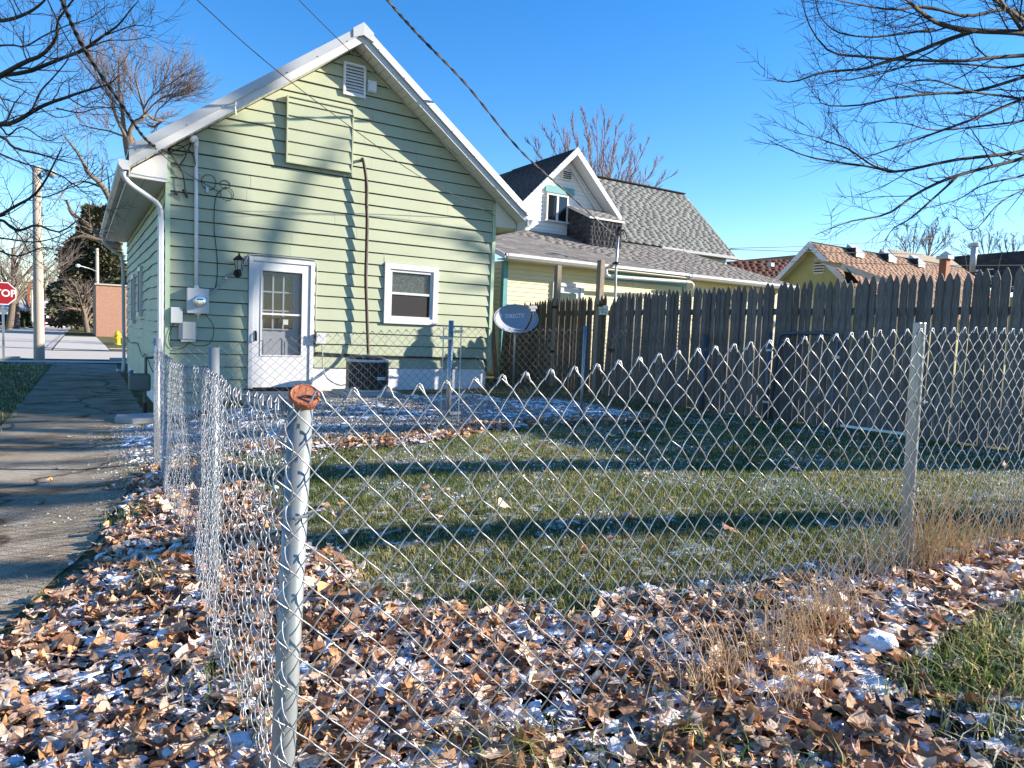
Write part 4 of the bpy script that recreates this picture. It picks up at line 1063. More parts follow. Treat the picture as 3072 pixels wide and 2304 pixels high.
# ------------------------------------------------------------------ wooden picket fence along X = 8.1
wf = empty('wooden_fence', (8.1, 8, .4), 'tall weathered grey picket fence with pointed tops along the yard', 'fence')
def picket_mesh(w, h, seed, m):
    r = random.Random(seed)
    out = [(-w / 2, 0), (w / 2, 0), (w / 2, h - .105), (w / 2 - .010, h - .07), (w / 2 - .024, h - .03), (.004, h), (-.004, h), (-w / 2 + .024, h - .03), (-w / 2 + .010, h - .07), (-w / 2, h - .105)]
    mb = MB(); t = .0085
    bow = r.uniform(-.008, .008); tw = r.uniform(-.006, .006)
    vs = []
    for x in (-t, t):
        for (y, z) in out: vs.append((x + bow * math.sin(math.pi * z / h) + tw * (y / w) * (z / h), y, z))
    n = len(out); fs = [tuple(range(n)), tuple(range(2 * n - 1, n - 1, -1))] + [(i, n + i, n + (i + 1) % n, (i + 1) % n) for i in range(n)]
    mb.add(vs, fs); o = mb.build('picket', m); return o
protos = [picket_mesh(.089 + .004 * (i % 3 - 1), 1.86, i, M['picket']) for i in range(6)]
used = [False] * 6
y = 2.05; i = 0
pick_n = 0
while y < 13.45:
    k = rnd.randrange(6)
    tall = np.interp(y, [2.3, 5, 9.2, 9.9, 13.4], [2.335, 2.29, 2.235, 2.20, 2.14])
    brown = y > 9.75
    skip = False
    if not skip:
        o = protos[k] if not used[k] else protos[k].copy()
        if used[k]: COL.link(o)
        used[k] = True
        o.parent = wf
        top = tall + rnd.uniform(-.022, .022)
        if 11.9 < y: top = 2.10 + rnd.uniform(-.05, .03)
        o.location = np.array([8.10 + rnd.uniform(-.006, .006), y, top - 1.86]) - base_of(wf)
        tilt = rnd.gauss(0, .006)
        if y > 12.0: tilt += np.interp(y, [12.0, 13.4], [.0, .11])      # the end section sags away
        if 9.44 <= y < 9.62: tilt += .035; o.location.z -= .03
        if 9.62 <= y < 9.74: tilt += .05; o.location.z -= .15
        o.rotation_euler = (tilt, rnd.gauss(0, .004), 0)
        if brown and o.data.users >= 1:
            o.material_slots[0].link = 'OBJECT'; o.material_slots[0].material = M['picket_brown']
    pick_n += 1
    y += .0935 + rnd.choice([-.002, 0, .001, .002, .006])
for z in (.75, 1.85):
    for a, b_ in ((2.0, 5.2), (5.22, 8.4), (8.42, 9.9), (10.06, 11.25)):
        MB().box(8.112, 8.15, a, b_, z, z + .085).build('rail', M['picket'], wf)
    r_ = MB(); r_.beam((8.13, 11.4, z), (8.13, 13.4, z - .05), .04, .085); r_.build('rail', M['picket_brown'], wf)
for yp in (2.2, 4.6, 7.0):
    MB().box(8.152, 8.24, yp, yp + .09, 0, 2.2).build('post', M['oldpost'], wf)
for yp, zt_ in ((11.32, 2.84), (9.98, 2.85)):
    MB().box(8.06, 8.165, yp - .055, yp + .055, -.1, zt_).build('post', M['oldpost'], wf, bevel=.008)
for yp, zz in ((11.32, 1.98), (11.32, 1.1), (9.9, 2.0), (9.55, 1.2)):
    MB().box(8.035, 8.058, yp - .09, yp + .05, zz, zz + .05).build('gate_hinge', M['black_metal'], wf)
# licence plate sign screwed to the pickets
ls = empty('plate_sign', (8.06, 9.8, 1.85), 'white licence plate sign with teal lettering screwed on the wooden fence', 'sign')
pl = MB().box(8.062, 8.066, 9.655, 9.965, 1.855, 2.02).build('plate', M['plate'], ls, bevel=.001)
RP = (R_(90), 0, R_(-90))
text('lettering', 'LAUDERDALE', (8.0605, 9.81, 1.945), RP, .052, M['teal_print'], ls, .0004, bold=.0012, width=.9)
text('lettering', 'BY THE SEA', (8.0605, 9.81, 1.895), RP, .052, M['teal_print'], ls, .0004, bold=.0012, width=.95)
text('lettering', 'FLORIDA', (8.0605, 9.81, 1.992), RP, .026, M['gold_print'], ls, .0004)
text('emblem', 'Y', (8.0602, 9.81, 1.925), RP, .11, M['gold_print'], ls, .0002, bold=.002)
for (a, z) in ((9.69, 2.005), (9.93, 2.005), (9.69, 1.87), (9.93, 1.87)):
    MB().lathe([(.006, 0), (.006, .004)], (8.062, a, z), 8, (-1, 0, 0)).build('bolt', M['black'], ls)
tag(MB().beam((8.02, 5.02, .475), (8.02, 4.15, .485), .04, .03).build('pale_board', M['plate'], None), 'pale narrow board lying along the foot of the wooden fence', 'board')

# ------------------------------------------------------------------ satellite dish
DC = np.array([6.715, 10.60, 1.72])
dsh = empty('satellite_dish', (6.74, 10.62, .37), 'blue-grey oval satellite dish on a steel pole beside the green house corner', 'satellite dish')
nrm = Vector((-.22, -.88, .36)).normalized()
Qd = Matrix((Vector((1, 0, 0)), Vector((0, 1, 0)), Vector((0, 0, 1))))
xu = Vector((0, 0, 1)).cross(nrm).normalized() * -1
xu = (nrm.cross(Vector((0, 0, 1)))).normalized() * -1
if xu.x < 0: xu = -xu
zu = nrm.cross(xu); zu = zu if zu.z > 0 else -zu
tl = R_(5); xu, zu = xu * math.cos(tl) + zu * math.sin(tl), zu * math.cos(tl) - xu * math.sin(tl)
def dpt(a, b_, c): return np.array(DC) + np.array(xu) * a + np.array(zu) * b_ + np.array(nrm) * c
RA, RB = .425, .275
vs, fs = [], []
rings, seg = 8, 40
for side in (0, 1):
    for r in range(rings + 1):
        for k in range(seg):
            t = 2 * math.pi * k / seg; f_ = r / rings
            vs.append(dpt(RA * f_ * math.cos(t), RB * f_ * math.sin(t), -.11 + .11 * f_ * f_ - .006 * side))
nv = (rings + 1) * seg
for side in (0, 1):
    for r in range(rings):
        for k in range(seg):
            a, b_ = side * nv + r * seg + k, side * nv + r * seg + (k + 1) % seg
            q_ = (a, b_, b_ + seg, a + seg); fs.append(q_ if side == 0 else q_[::-1])
for k in range(seg):
    a, b_ = rings * seg + k, rings * seg + (k + 1) % seg
    fs.append((a, b_, b_ + nv, a + nv))
MB().add(vs, fs).build('reflector', M['dish'], dsh, smooth=True)
rim = MB().tube([dpt(RA * math.cos(t), RB * math.sin(t), .001) for t in np.linspace(0, 2 * math.pi, 48)], .007, 6).build('rim', M['grey_box'], dsh, smooth=True)
MB().tube([dpt(.02, -.05, -.12), dpt(.0, -.16, -.20), (6.745, 10.66, 1.50), (6.745, 10.66, 1.36), (6.75, 10.66, .25)], .024, 12).build('pole', M['galv'], dsh, smooth=True)
MB().tube(spline([dpt(.10, -.24, .02), dpt(.13, -.22, .12), dpt(.17, -.13, .27), dpt(.19, -.03, .35)], 10), .017, 8).build('feed_arm', M['dish_back'], dsh, smooth=True)
hb = MB()
def obox(mb, c, hx, hz, hn):
    P = [dpt(c[0] + i_ * hx, c[1] + j_ * hz, c[2] + l_ * hn) for i_, j_, l_ in ((-1, -1, -1), (1, -1, -1), (1, 1, -1), (-1, 1, -1), (-1, -1, 1), (1, -1, 1), (1, 1, 1), (-1, 1, 1))]
    mb.add(P, [(3, 2, 1, 0), (4, 5, 6, 7), (0, 1, 5, 4), (1, 2, 6, 5), (2, 3, 7, 6), (3, 0, 4, 7)])
obox(hb, (.20, .05, .36), .075, .030, .03); obox(hb, (.19, -.005, .36), .045, .0245, .028)
hb.build('feed_horn', M['grey_plastic'], dsh, bevel=.006)
# raised lettering conforming to the reflector
def dish_c(a, b_): return -.11 + .11 * ((a / RA) ** 2 + (b_ / RB) ** 2)
curl = bpy.data.curves.new('lettering', 'FONT'); curl.body = 'DIRECTV'; curl.size = .098; curl.extrude = .0; curl.offset = .0015; curl.align_x = 'CENTER'; curl.align_y = 'CENTER'; curl.space_character = 1.02; curl.resolution_u = 3
tmp = bpy.data.objects.new('tmp_text', curl); COL.link(tmp)
bpy.context.view_layer.update()
tm = bpy.data.meshes.new_from_object(tmp.evaluated_get(bpy.context.evaluated_depsgraph_get()))
bpy.data.objects.remove(tmp)
import bmesh
bm = bmesh.new(); bm.from_mesh(tm); bmesh.ops.triangulate(bm, faces=bm.faces[:])
bmesh.ops.subdivide_edges(bm, edges=bm.edges[:], cuts=1); bm.to_mesh(tm); bm.free()
for v in tm.vertices:
    a, b_ = v.co.x * .92 + .01, v.co.y * 1.05 + .085
    v.co = Vector(dpt(a, b_, dish_c(a, b_) + .004) - base_of(dsh))
tm.materials.append(M['lettering']); lo = bpy.data.objects.new('lettering', tm); COL.link(lo); lo.parent = dsh
em_ = MB()
for j in range(5):                                     # striped globe emblem
    h = -.032 + j * .016; w = math.sqrt(max(.038 ** 2 - h * h, 0)); sh = .012 * (1 - (h / .04) ** 2)
    for s0, s1 in ((-1, .75),):
        P = []
        for q_ in np.linspace(0, 1, 8): P.append((-.255 + w * (s0 + (s1 - s0) * q_), .082 + h + sh * math.sin(math.pi * q_)))
        for a, b_ in zip(P[:-1], P[1:]):
            em_.add([dpt(a[0], a[1] - .0045, dish_c(*a) + .004), dpt(b_[0], b_[1] - .0045, dish_c(*b_) + .004), dpt(b_[0], b_[1] + .0045, dish_c(*b_) + .004), dpt(a[0], a[1] + .0045, dish_c(*a) + .004)], [(0, 1, 2, 3)])
em_.build('emblem', M['lettering'], dsh)
bt = MB()
for a, b_ in ((-.06, -.02), (.06, -.02), (-.06, -.10), (.06, -.10)): bt.lathe([(.007, 0), (.007, .006)], dpt(a, b_, dish_c(a, b_)), 8, nrm)
bt.build('bolt', M['galv'], dsh)

# broken timber leaning by the neighbour's corner
tag(MB().beam((7.72, 12.9, .45), (7.5, 13.0, 2.55), .10, .025, up=(0, 1, 0)).build('leaning_plank', mat('raw_plank', (.36, .17, .09), .8, .25, 12, stretch=(4, 4, .5)), None), 'reddish broken plank leaning up between the green house and the picket fence', 'plank')
# ------------------------------------------------------------------ shingled roofs
def shingle_tabs(o, u, v, U, Vv, tw, ex, clip=None, th=.008, seed=1, cvar=.16, xfun=None):
    """tabs on the plane o + a*u + b*v (b runs up the slope). Returns list of 8-vertex wedges and centre points."""
    r = np.random.default_rng(seed)
    o, u, v = [np.array(q, float) for q in (o, u, v)]; u /= np.linalg.norm(u); v /= np.linalg.norm(v); n = np.cross(u, v); n = n if n[2] > 0 else -n
    out = []
    nr = int(Vv / ex)
    for j in range(nr):
        b0, b1 = j * ex, (j + 1) * ex + .01
        a = -r.uniform(0, tw)
        lo_, hi_ = (0, U) if xfun is None else xfun((b0 + b1) / 2)
        while a < U:
            w = tw * r.choice([.75, 1.0, 1.0, 1.25])
            a0, a1 = max(a, lo_), min(a + w - .006, hi_)
            a += w
            if a1 - a0 < .03: continue
            t = th * r.uniform(.8, 1.2)
            P = [o + u * a0 + v * b0 + n * t, o + u * a1 + v * b0 + n * t, o + u * a1 + v * b1 + n * .002, o + u * a0 + v * b1 + n * .002,
                 o + u * a0 + v * b0 - n * .004, o + u * a1 + v * b0 - n * .004]
            out.append((np.array(P), 1 + r.uniform(-cvar, cvar)))
    return out
TABF = [(0, 1, 2), (0, 2, 3), (4, 5, 1), (4, 1, 0), (4, 0, 3), (5, 2, 1)]

def shingle_field(tabs, m, parent, name='shingle_field'):
    V = np.vstack([t[0] for t in tabs]); c = np.repeat([t[1] for t in tabs], 6)[:, None] * np.ones(3)
    F = (np.array(TABF)[None] + 6 * np.arange(len(tabs))[:, None, None]).reshape(-1, 3)
    return tag(np_mesh(name, V, F, m, parent, col=c), kind='stuff')

def shingle_parts(tabs, m, parent):
    b = base_of(parent)
    for P, c in tabs:
        me = bpy.data.meshes.new('shingle'); me.from_pydata([tuple(p - b) for p in P], [], TABF); me.materials.append(m)
        a = me.color_attributes.new("Col", 'FLOAT_COLOR', 'POINT'); a.data.foreach_set("color", np.tile([c, c, c, 1], 6).astype(np.float32))
        o = bpy.data.objects.new('shingle', me); COL.link(o); o.parent = parent

def lap_siding(parent, m, x0, x1, y, z0, z1, ex, name='siding_board', lim=None, openings=()):
    n = int(round((z1 - z0) / ex))
    for i in range(n):
        a = z0 + i * ex; b_ = a + ex - .003
        l0, r0_ = (x0, x1) if lim is None else lim(a); l1, r1_ = (x0, x1) if lim is None else lim(b_)
        if r0_ - l0 < .05: break
        segs = [(l0, r0_, l1, r1_)]
        for (p, q_, s, t) in openings:
            if s < b_ and t > a:
                segs = [(l0, p, l1, p), (q_, r0_, q_, r1_)]
        for (c0, d0, c1, d1) in segs:
            mb = MB()
            mb.add([(c0, y - .012, a), (d0, y - .012, a), (max(d1, c1 + .001), y, b_), (c1, y, b_), (c0, y + .05, a), (d0, y + .05, a)], [(0, 1, 2, 3), (0, 4, 5, 1)])
            mb.build(name, m, parent)

# ------------------------------------------------------------------ neighbour's house
NY, NX0, NX1, NE = 13.62, 8.36, 18.9, 3.20
nh = empty('yellow_house', (12, 14, .4), 'yellow sided house with grey shingle roofs and white dormer gable behind the wooden fence', 'house')
WY = NY + .32
b = MB(); b.box(8.47, 18.5, WY + .06, 17.4, .2, 3.15); b.build('wall', M['yellow'], nh)
lap_siding(nh, M['yellow'], 8.56, 11.3, WY + .04, .45, 3.12, .105, openings=[(9.86, 10.80, .3, 2.76)])
lap_siding(nh, M['yellow'], 11.33, 14.3, WY + .04, .45, 3.12, .105)
lap_siding(nh, M['yellow'], 14.42, 18.4, WY + .04, .45, 3.12, .21)
for i in range(25):                                   # left side wall courses
    z0 = .45 + i * .105; MB().add([(8.45, WY + .1, z0), (8.45, 20, z0), (8.465, 20, z0 + .102), (8.465, WY + .1, z0 + .102), (8.5, WY + .1, z0), (8.5, 20, z0)], [(0, 3, 2, 1), (0, 1, 5, 4)]).build('siding_board', M['yellow'], nh)
MB().box(8.44, 8.555, WY + .0, WY + .12, .4, 3.14).build('corner_board', M['teal'], nh)
MB().box(14.305, 14.415, WY + .0, WY + .12, .4, 3.14).build('corner_board', M['teal'], nh)
MB().box(11.3, 14.3, WY + .005, WY + .035, 2.93, 3.14).build('frieze_board', M['teal'], nh)
# door
f = MB(); f.box(9.85, 9.95, WY - .02, WY + .05, .45, 2.76); f.box(10.71, 10.81, WY - .02, WY + .05, .45, 2.76); f.box(9.9505, 10.7095, WY - .02, WY + .05, 2.66, 2.76)
d_ = f.build('door', M['white'], nh)
MB().box(9.951, 10.709, WY + .01, WY + .04, .45, 2.659).build('leaf', M['white'], d_)
MB().box(10.08, 10.58, WY + .0, WY + .0095, 1.2, 2.5).build('pane', M['pane'], d_)
m_ = MB(); m_.box(10.05, 10.079, WY - .008, WY + .0095, 1.17, 2.53); m_.box(10.581, 10.61, WY - .008, WY + .0095, 1.17, 2.53); m_.box(10.0795, 10.5805, WY - .008, WY + .0095, 2.5005, 2.53); m_.build('glazing_bead', M['white'], d_)
MB().box(8.8, 9.55, WY - .02, WY + .03, 1.2, 1.95).build('window', M['white'], nh)
# low roof: from the eave up to the dormer wall
rs = .345
def lowz(Y): return NE + .07 + rs * (Y - NY)
b = MB()
b.add([(NX0 - .12, NY - .03, lowz(NY - .03)), (NX1, NY - .03, lowz(NY - .03)), (17.3, 17.3, lowz(17.3)), (NX0 - .12, 17.3, lowz(17.3)),
       (NX0 - .12, NY - .03, lowz(NY) - .06), (NX1, NY - .03, lowz(NY) - .06), (17.3, 17.3, lowz(17.3) - .06), (NX0 - .12, 17.3, lowz(17.3) - .06)],
      [(0, 1, 2, 3), (4, 7, 6, 5), (0, 4, 5, 1), (1, 5, 6, 2), (3, 7, 4, 0)])
b.build('low_roof', M['shingle_w'], nh)
b = MB(); b.add([(NX1, NY - .03, lowz(NY) + .0), (19.6, 17.3, lowz(NY) + .1), (17.3, 17.3, lowz(17.3))], [(0, 1, 2)]); b.build('low_roof', M['shingle_w'], nh)
low = shingle_tabs((NX0 - .12, NY - .04, lowz(NY - .04) + .003), (1, 0, 0), (0, 1, rs), 10.7, 3.75, .30, .125, seed=4, th=.009, xfun=lambda b_: (0, 10.66 - b_ * .4))
nearest = sorted(low, key=lambda t: np.linalg.norm(t[0].mean(0) - CAM))
shingle_parts(nearest[:300], M['shingle_w'], nh); shingle_field(nearest[300:], M['shingle_w'], nh)
# gutters, rake board, drip edge
gp = [(NY - .035, NE + .065), (NY - .035, NE - .055), (NY - .11, NE - .06), (NY - .155, NE + .0), (NY - .155, NE + .06), (NY - .14, NE + .06), (NY - .10, NE - .04), (NY - .05, NE + .06)]
MB().prism(gp, 'x', NX0 - .10, 11.22).build('gutter', M['white'], nh)
MB().prism([(p, q_ - .01) for p, q_ in gp], 'x', 14.15, NX1 - .1).build('gutter', M['white'], nh)
MB().box(11.25, 14.12, NY - .06, NY - .034, NE + .0, NE + .072).build('drip_edge', M['white'], nh)
MB().box(NX0 - .1, NX1 - .2, NY - .028, WY + .05, NE - .05, NE - .03).build('soffit', M['soffit'], nh)
MB().prism([(NY - .03, NE - .05), (NY - .03, NE + .07), (17.3, lowz(17.3)), (17.3, lowz(17.3) - .16)], 'x', NX0 - .155, NX0 - .125).build('rake_board', M['white'], nh)
MB().tube(spline([(11.15, NY - .1, NE - .05), (11.17, NY - .1, NE - .16), (11.3, NY - .1, NE - .22), (12.6, NY - .1, NE - .20), (13.9, NY - .1, NE - .17), (14.15, NY - .1, NE - .18), (14.22, NY - .1, NE - .3), (14.25, NY + .2, NE - .6), (14.25, WY - .02, 1.0)], 40), .045, 8).build('downspout', M['white'], nh, smooth=True)
# dormer gable at Y = GYn
GYn = 17.0
GA, GAz, GBz = 12.40, 6.72, 4.45
sg_ = (GAz - 5.05) / 1.72
glim = lambda z: (max(GA - (GAz - z) / sg_, 9.2) + .01, min(GA + (GAz - z) / sg_, 14.2) - .01)
b = MB(); b.prism([(9.2, 4.2), (14.2, 4.2), (GA + (GAz - 4.2) / sg_ if 0 else 14.2, GAz - (14.2 - GA) * sg_), (GA, GAz), (9.95, 4.3), (9.2, 4.25)], 'y', GYn + .05, 20.0); b.build('dormer_wall', M['white_sid'], nh)
lap_siding(nh, M['white_sid'], 9.2, 14.2, GYn + .03, 4.40, 6.72, .118, lim=glim)
OV = GYn - .42
for sgx in (-1, 1):
    xe = GA + sgx * (1.80 if sgx > 0 else 2.75)
    zz = lambda x, o: GAz + o - sg_ * abs(x - GA)
    mb = MB()
    mb.add([(GA, OV, zz(GA, .02)), (xe, OV, zz(xe, .02)), (xe, OV, zz(xe, .20)), (GA, OV, zz(GA, .24)), (GA, OV + .03, zz(GA, .02)), (xe, OV + .03, zz(xe, .02)), (xe, OV + .03, zz(xe, .20)), (GA, OV + .03, zz(GA, .24))],
           [(0, 1, 2, 3), (4, 7, 6, 5), (0, 4, 5, 1), (3, 2, 6, 7), (1, 5, 6, 2)])
    mb.build('barge_board', M['white'], nh)
    mb = MB(); mb.prism([(GA, zz(GA, .03)), (xe, zz(xe, .03)), (xe, zz(xe, .06)), (GA, zz(GA, .06))], 'y', OV + .031, GYn + .05); mb.build('dormer_soffit', M['white_sid'], nh)
    mb = MB(); mb.prism([(GA, zz(GA, .13)), (xe, zz(xe, .13)), (xe, zz(xe, .20)), (GA, zz(GA, .22))], 'y', OV + .031, 20.2); mb.build('dormer_roof', M['shingle_k'], nh)
    if sgx < 0:
        tb = shingle_tabs((xe, OV + .0, zz(xe, .21)), (0, 1, 0), (GA - xe, 0, sg_ * (GA - xe)), 4.6, math.hypot(GA - xe, sg_ * (GA - xe)) + .02, .30, .14, seed=8)
        shingle_field(tb, M['shingle_k'], nh)
mb = MB(); mb.box(12.16, 12.52, GYn - .035, GYn + .02, 6.06, 6.34); vv = mb.build('gable_vent', M['soffit'], nh)
for i in range(4): MB().box(12.19, 12.49, GYn - .045, GYn - .036, 6.10 + i * .058, 6.135 + i * .058).build('louvre', M['black'], vv)
MB().beam((GA + .08, GYn - .02, 6.42), (GA + 1.42, GYn - .02, 5.0), .05, .05).build('trim', M['white'], nh)
# sliding window in the dormer
w0, w1, wz0, wz1 = 11.64, 12.42, 4.83, 5.60
f = MB(); f.box(w0, w0 + .05, GYn - .05, GYn + .03, wz0, wz1); f.box(w1 - .05, w1, GYn - .05, GYn + .03, wz0, wz1); f.box(w0 + .0505, w1 - .0505, GYn - .05, GYn + .03, wz1 - .05, wz1); f.box(w0 - .04, w1 + .04, GYn - .07, GYn + .03, wz0 - .05, wz0 - .001); f.box(w0 + .36, w0 + .43, GYn - .045, GYn + .03, wz0, wz1 - .051)
wo = f.build('window', M['white'], nh)
MB().box(w0 + .051, w0 + .359, GYn - .02, GYn - .015, wz0, wz1 - .051).build('pane', M['pane'], wo)
MB().box(w0 + .431, w1 - .051, GYn - .03, GYn - .025, wz0, wz1 - .051).build('pane', M['pane'], wo)
MB().box(w0 - .05, w1 + .22, GYn - .03, GYn + .02, wz1 + .03, wz1 + .24).build('window_header', M['teal'], nh)
# shingled box built out beside the dormer window
bx0, bx1, by0, by1 = 12.46, 13.66, 15.92, 17.0
zt0, zt1 = 4.86, 5.30
b = MB(); b.add([(bx0, by0, 4.0), (bx1, by0, 4.0), (bx1, by0, zt0), (bx0, by0, zt0), (bx0, by1, 4.3), (bx1, by1, 4.3), (bx1, by1, zt1), (bx0, by1, zt1)],
                [(0, 1, 2, 3), (0, 3, 7, 4), (1, 5, 6, 2), (3, 2, 6, 7)]); b.build('box_wall', M['shingle_k'], nh)
tb = []
for j in range(7):
    x = bx0
    z = 4.02 + j * .125
    if z > zt0 - .03: break
    while x < bx1 - .02:
        w = rnd.choice([.10, .14, .18]); xb = min(x + w - .006, bx1); zt_ = min(z + .15, zt0)
        if xb - x > .02: tb.append((np.array([(x, by0 - .016, z), (xb, by0 - .016, z), (xb, by0 - .004, zt_), (x, by0 - .004, zt_), (x, by0, z), (xb, by0, z)]), 1.6 + rnd.uniform(-.45, .45)))
        x += w
for j in range(9):
    z = 4.02 + j * .14; y_ = by0
    while y_ < by1 - .02:
        w = rnd.choice([.12, .16, .2]); yb = min(y_ + w - .006, by1); ztop_ = zt0 + (zt1 - zt0) * (y_ - by0) / (by1 - by0)
        if z < ztop_ - .03 and yb - y_ > .02:
            zt_ = min(z + .16, ztop_); tb.append((np.array([(bx0 - .016, yb, z), (bx0 - .016, y_, z), (bx0 - .004, y_, zt_), (bx0 - .004, yb, zt_), (bx0, yb, z), (bx0, y_, z)]), 1.2 + rnd.uniform(-.5, .5)))
        y_ += w
shingle_field(tb, M['shingle_k'], nh, 'wall_shingle_field')
MB().add([(bx0 - .06, by0 - .05, zt0 + .02), (bx1 + .06, by0 - .05, zt0 + .02), (bx1 + .06, by1, zt1 + .04), (bx0 - .06, by1, zt1 + .04), (bx0 - .06, by0 - .05, zt0 - .03), (bx1 + .06, by0 - .05, zt0 - .03), (bx0 - .06, by1, zt1 - .01)],
         [(0, 1, 2, 3), (4, 5, 1, 0), (4, 0, 3, 6)]).build('box_roof', M['white'], nh)
shingle_field(shingle_tabs((bx0 - .05, by0 - .05, zt0 + .022), (1, 0, 0), (0, by1 - by0, zt1 - zt0), 1.3, 1.18, .28, .13, seed=21), M['shingle_w'], nh)
# main roof, ridge along X
MY0, MZ0, MY1, MZ1, MX1 = 17.25, 4.55, 20.0, 7.17, 20.25
b = MB(); b.add([(13.3, MY0, MZ0), (MX1, MY0, MZ0), (MX1, MY1, MZ1), (13.3, MY1, MZ1), (13.3, MY0, MZ0), (13, MY0, MZ0 - .1), (MX1, MY0, MZ0 - .1), (MX1, MY1, MZ1 - .1), (13.3, 22.8, MZ0), (MX1, 22.8, MZ0)],
               [(4, 1, 2, 3), (5, 6, 1, 0), (1, 6, 7, 2), (3, 2, 9, 8)]); b.build('main_roof', M['shingle_g'], nh)
shingle_field(shingle_tabs((13.2, MY0 - .02, MZ0 + .012), (1, 0, 0), (0, MY1 - MY0, MZ1 - MZ0), MX1 - 13.2, 3.8, .32, .14, seed=31, th=.009), M['shingle_g'], nh)
MB().beam((13.4, MY1, MZ1 + .03), (MX1, MY1, MZ1 + .03), .22, .04).build('ridge_cap', M['shingle_g'], nh)
MB().prism([(MY0, MZ0 - .12), (MY1, MZ1 - .12), (MY1, MZ1 + .02), (MY0, MZ0 + .02)], 'x', MX1 + .002, MX1 + .03).build('rake_board', M['white'], nh)
MB().prism([(MY0 - .12, MZ0 - .10), (MY0 - .005, MZ0 - .11), (MY0 - .005, MZ0), (MY0 - .14, MZ0 - .01)], 'x', 16.5, MX1 + .02).build('gutter', M['white'], nh)
MB().box(16.5, 20.0, MY0 + .2, 22.4, 2.9, MZ0 - .05).build('upper_wall', M['white_sid'], nh)
MB().tube(spline([(19.7, MY0 - .05, MZ0 - .1), (19.7, MY0, MZ0 - .25), (19.75, MY0 + .15, MZ0 - .35), (19.75, MY0 + .17, 3.4)], 14), .04, 8).build('downspout', M['white'], nh, smooth=True)
# roof vents
for px, py, d_ in ((1655, 690, 1), (1925, 725, 1)):
    r = ray(px, py)
    # meet the low roof plane
    t = (lowz(0) - CAM[2]) / (r[2] - rs * r[1]); c = CAM + r * t
    mb = MB(); mb.prism([(c[1] - .20, c[2] - .04), (c[1] - .20, c[2] + .07), (c[1] + .12, c[2] + .19), (c[1] + .14, c[2] + .10)], 'x', c[0] - .19, c[0] + .19)
    vo = mb.build('roof_vent', M['grey_plastic'] if 0 else M['shingle_d'], nh)
# service mast of the neighbour
r = ray(1848, 905); ms = empty('service_mast', (11.6, 13.5, 3), 'galvanised service mast with weatherhead rising through the low shingle roof', 'mast')
mp_ = [onY(1843, 950, 13.45), onY(1845, 900, 13.45), onY(1848, 800, 13.45), onY(1855, 705, 13.45)]
MB().tube(mp_, .032, 12).build('pipe', M['galv'], ms, smooth=True)
MB().lathe([(.12, -.01), (.11, .02), (.04, .06)], onY(1849, 792, 13.45), 14).build('flashing', M['black'], ms)
MB().tube(spline([mp_[3], mp_[3] + np.array([0, 0, .1]), mp_[3] + np.array([.05, 0, .16]), mp_[3] + np.array([.14, -.02, .13])], 8), [.04, .045, .05, .06, .07, .07, .06, .03], 10).build('weatherhead', M['black'], ms, smooth=True)
for pts in ([(1852, 712), (1870, 700), (1873, 690), (1880, 715), (1872, 722)], [(1852, 712), (1830, 722), (1812, 718), (1804, 700), (1815, 693), (1840, 694)], [(1852, 700), (1865, 690), (1874, 712)]):
    MB().tube(spline([onY(x, y, 13.4) for x, y in pts], 16), .011, 5).build('wire', M['cable'], ms)

# ------------------------------------------------------------------ houses beyond the fence
def simple_gable(name, label, gx, gy, z0, eave, ridge, half, length, wallm, roofm, along='x', over=.45, group=None, field=True, trim='white', seed=3):
    """gable end faces -X at x = gx; ridge runs along +X at y = gy"""
    t = empty(name, (gx, gy, z0), label, 'house', group)
    MB().prism([(gy - half, z0), (gy + half, z0), (gy + half, eave), (gy, ridge - .1), (gy - half, eave)], 'x', gx, gx + length).build('wall', wallm, t)
    s = (ridge - eave) / half
    for sy in (-1, 1):
        ye = gy + sy * (half + over); ze = ridge - s * (half + over)
        MB().add([(gx - over, gy, ridge), (gx + length + over, gy, ridge), (gx + length + over, ye, ze), (gx - over, ye, ze), (gx - over, gy, ridge - .08), (gx + length + over, gy, ridge - .08), (gx + length + over, ye, ze - .08), (gx - over, ye, ze - .08)],
                 [(0, 1, 2, 3), (4, 7, 6, 5), (3, 2, 6, 7), (1, 5, 6, 2), (0, 3, 7, 4)]).build('roof', roofm, t)
        MB().add([(gx - over - .03, gy, ridge - .0), (gx - over - .03, ye, ze), (gx - over - .03, ye, ze - .24), (gx - over - .03, gy, ridge - .26), (gx - over + .0, gy, ridge), (gx - over, ye, ze), (gx - over, ye, ze - .24), (gx - over, gy, ridge - .26)],
                 [(0, 1, 2, 3), (7, 6, 5, 4), (1, 5, 6, 2), (3, 2, 6, 7), (0, 4, 5, 1)]).build('barge_board', M[trim], t)
        MB().add([(gx - over, gy, ridge - .1), (gx + .0, gy, ridge - .1), (gx, ye, ze - .1), (gx - over, ye, ze - .1)], [(0, 1, 2, 3)]).build('soffit', M['soffit'], t)
    if field:
        ye, ze = gy - half - over, ridge - s * (half + over)
        L_ = math.hypot(half + over, ridge - ze)
        shingle_field(shingle_tabs((gx - over, ye, ze + .01), (1, 0, 0), (0, half + over, ridge - ze), length + 2 * over, L_, .33, .16, seed=seed, th=.018), roofm, t)
    return t
g0 = at(2450, 727, 27.0)
bh = simple_gable('brown_roof_house', 'mustard gabled house with brown shingle roof and three box vents behind the fence', g0[0], g0[1], .2, g0[2] - 2.3, g0[2], 2.45, 11.0, M['yellow_b'], M['shingle_b'], seed=5)
for i in range(8):
    MB().box(g0[0] - .012, g0[0] - .001, g0[1] - 2.2 + i * .62, g0[1] - 2.18 + i * .62, .3, g0[2] - .45 - abs(-2.2 + i * .62) * .94).build('batten', M['gold_print'], bh)
